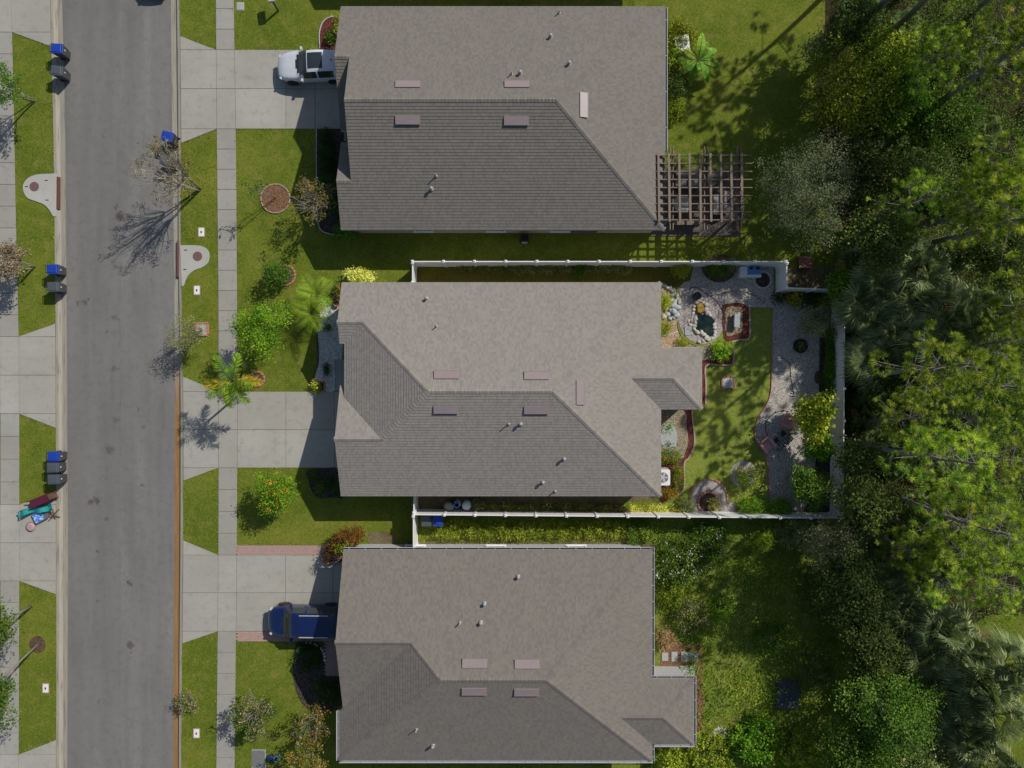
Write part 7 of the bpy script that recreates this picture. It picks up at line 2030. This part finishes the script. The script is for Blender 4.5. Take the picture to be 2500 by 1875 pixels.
t = thing('blue_ornament', 'dark blue glazed pot beside the gazing bowl', 'pot', at(661, 1851, 0.3)); M().lathe([(0.12, 0.0), (0.20, 0.12), (0.22, 0.26), (0.15, 0.36), (0.17, 0.40), (0.12, 0.38)], 16).build('body', plain('dark_blue_glaze', (0.03, 0.05, 0.12), 0.25), t, True); M().lathe([(0.0, 0.34), (0.13, 0.35), (0.0, 0.37)], 14).build('soil', MAT['darkmulch'], t)
t = thing('dark_mat', 'dark woven mat lying in the shade of the overgrown yard', 'mat', at(1920, 1693), R(-3))
for k in range(9): M().box((0, -0.8 + k * 0.2, 0.20 + 0.006 * (k % 2)), (1.4, 0.19, 0.02)).build('strip', plain('dark_blue_weave', (0.055, 0.062, 0.08), 0.6, 0.3, 20), t)
for i, (u, v, w, h, lab) in enumerate(((1683, 1603, 42, 24, 'largest grey patio slab right of the lower house'), (1646, 1603, 15, 24, 'narrow grey patio slab beside the largest one'), (1678, 1638, 36, 26, 'grey patio slab above the lower porch roof'), (1623, 1603, 16, 20, 'small grey patio slab nearest the lower house wall'))):
    a = w / S / 2; b = h / S / 2
    t = thing('patio_slab', lab, 'slab', at(u, v)); M().prism([(-a, -b), (a, -b), (a, b), (-a, b)], 0.0, 0.06, bevel=0.015).build('slab', MAT['slate'], t)
t = thing('paver_patch', 'diamond-shaped patch of tan pavers in the overgrown yard', 'paving', at(1753, 1803), R(45))
rg = random.Random(8)
for i in range(7):
    for j in range(6):
        if (i in (0, 6) and j in (0, 5)): continue
        brick_obj(t, (-0.60 + i * 0.20 + (0.1 if j % 2 else 0), -0.5 + j * 0.2, 0.03 + rg.uniform(0, 0.01)), rg.uniform(-0.05, 0.05), (0.19, 0.19, 0.06), 'tanstone' if 'tanstone' in MAT else 'stonepale', 'paver')
structure(M().prism(px([(1612, 1572), (1716, 1572), (1716, 1790), (1694, 1790), (1694, 1655), (1612, 1655)]), -0.02, 0.012).build('mulch_bed', MAT['pinemulch']))
t = thing('screen_panel', 'dark lean-to screen with pale side beside the lower porch', 'screen', at(1612, 1640), 0)
M().box((0.35, -0.35, 0.9), (1.1, 0.05, 1.8), rx=R(25)).build('screen', plain('dark_mesh', (0.07, 0.075, 0.075), 0.6), t)
M().box((1.05, -0.35, 0.85), (0.34, 0.06, 1.7), rx=R(25)).build('frame', MAT['stucco'], t)
t = thing('outdoor_unit', 'black covered grill against the lower wall of the upper house', 'grill', at(1281, 580, 0.9))
M().box((0, 0, 0.45), (0.52, 0.42, 0.85), top=0.92).build('cover', MAT['black'], t); M().box((0, -0.26, 0.62), (0.34, 0.10, 0.05)).build('shelf', MAT['gutter'], t)
t = thing('garden_crate', 'red-brown wooden crate outside the upper fence beside the notch', 'crate', at(1968, 640, 0.4))
for k in range(4): M().box((0, -0.28 + 0.19 * k, 0.38), (0.85, 0.17, 0.03)).build('plank', plain('cedar_plank', (0.24, 0.11, 0.075), 0.8, 0.2), t)
M().box((0, 0, 0.18), (0.8, 0.7, 0.36)).build('base', plain('cedar_dark', (0.14, 0.06, 0.045), 0.8, 0.2), t)
t = thing('rock_pot', 'terracotta rock pot at the front corner of the middle house', 'pot', at(822, 741, 0.2)); M().lathe([(0.12, 0.0), (0.20, 0.22), (0.22, 0.26), (0.17, 0.26), (0.15, 0.2)], 14).build('pot', MAT['brick'], t, True); M().lathe([(0.0, 0.18), (0.15, 0.2), (0.0, 0.22)], 12).build('soil', MAT['darkmulch'], t)
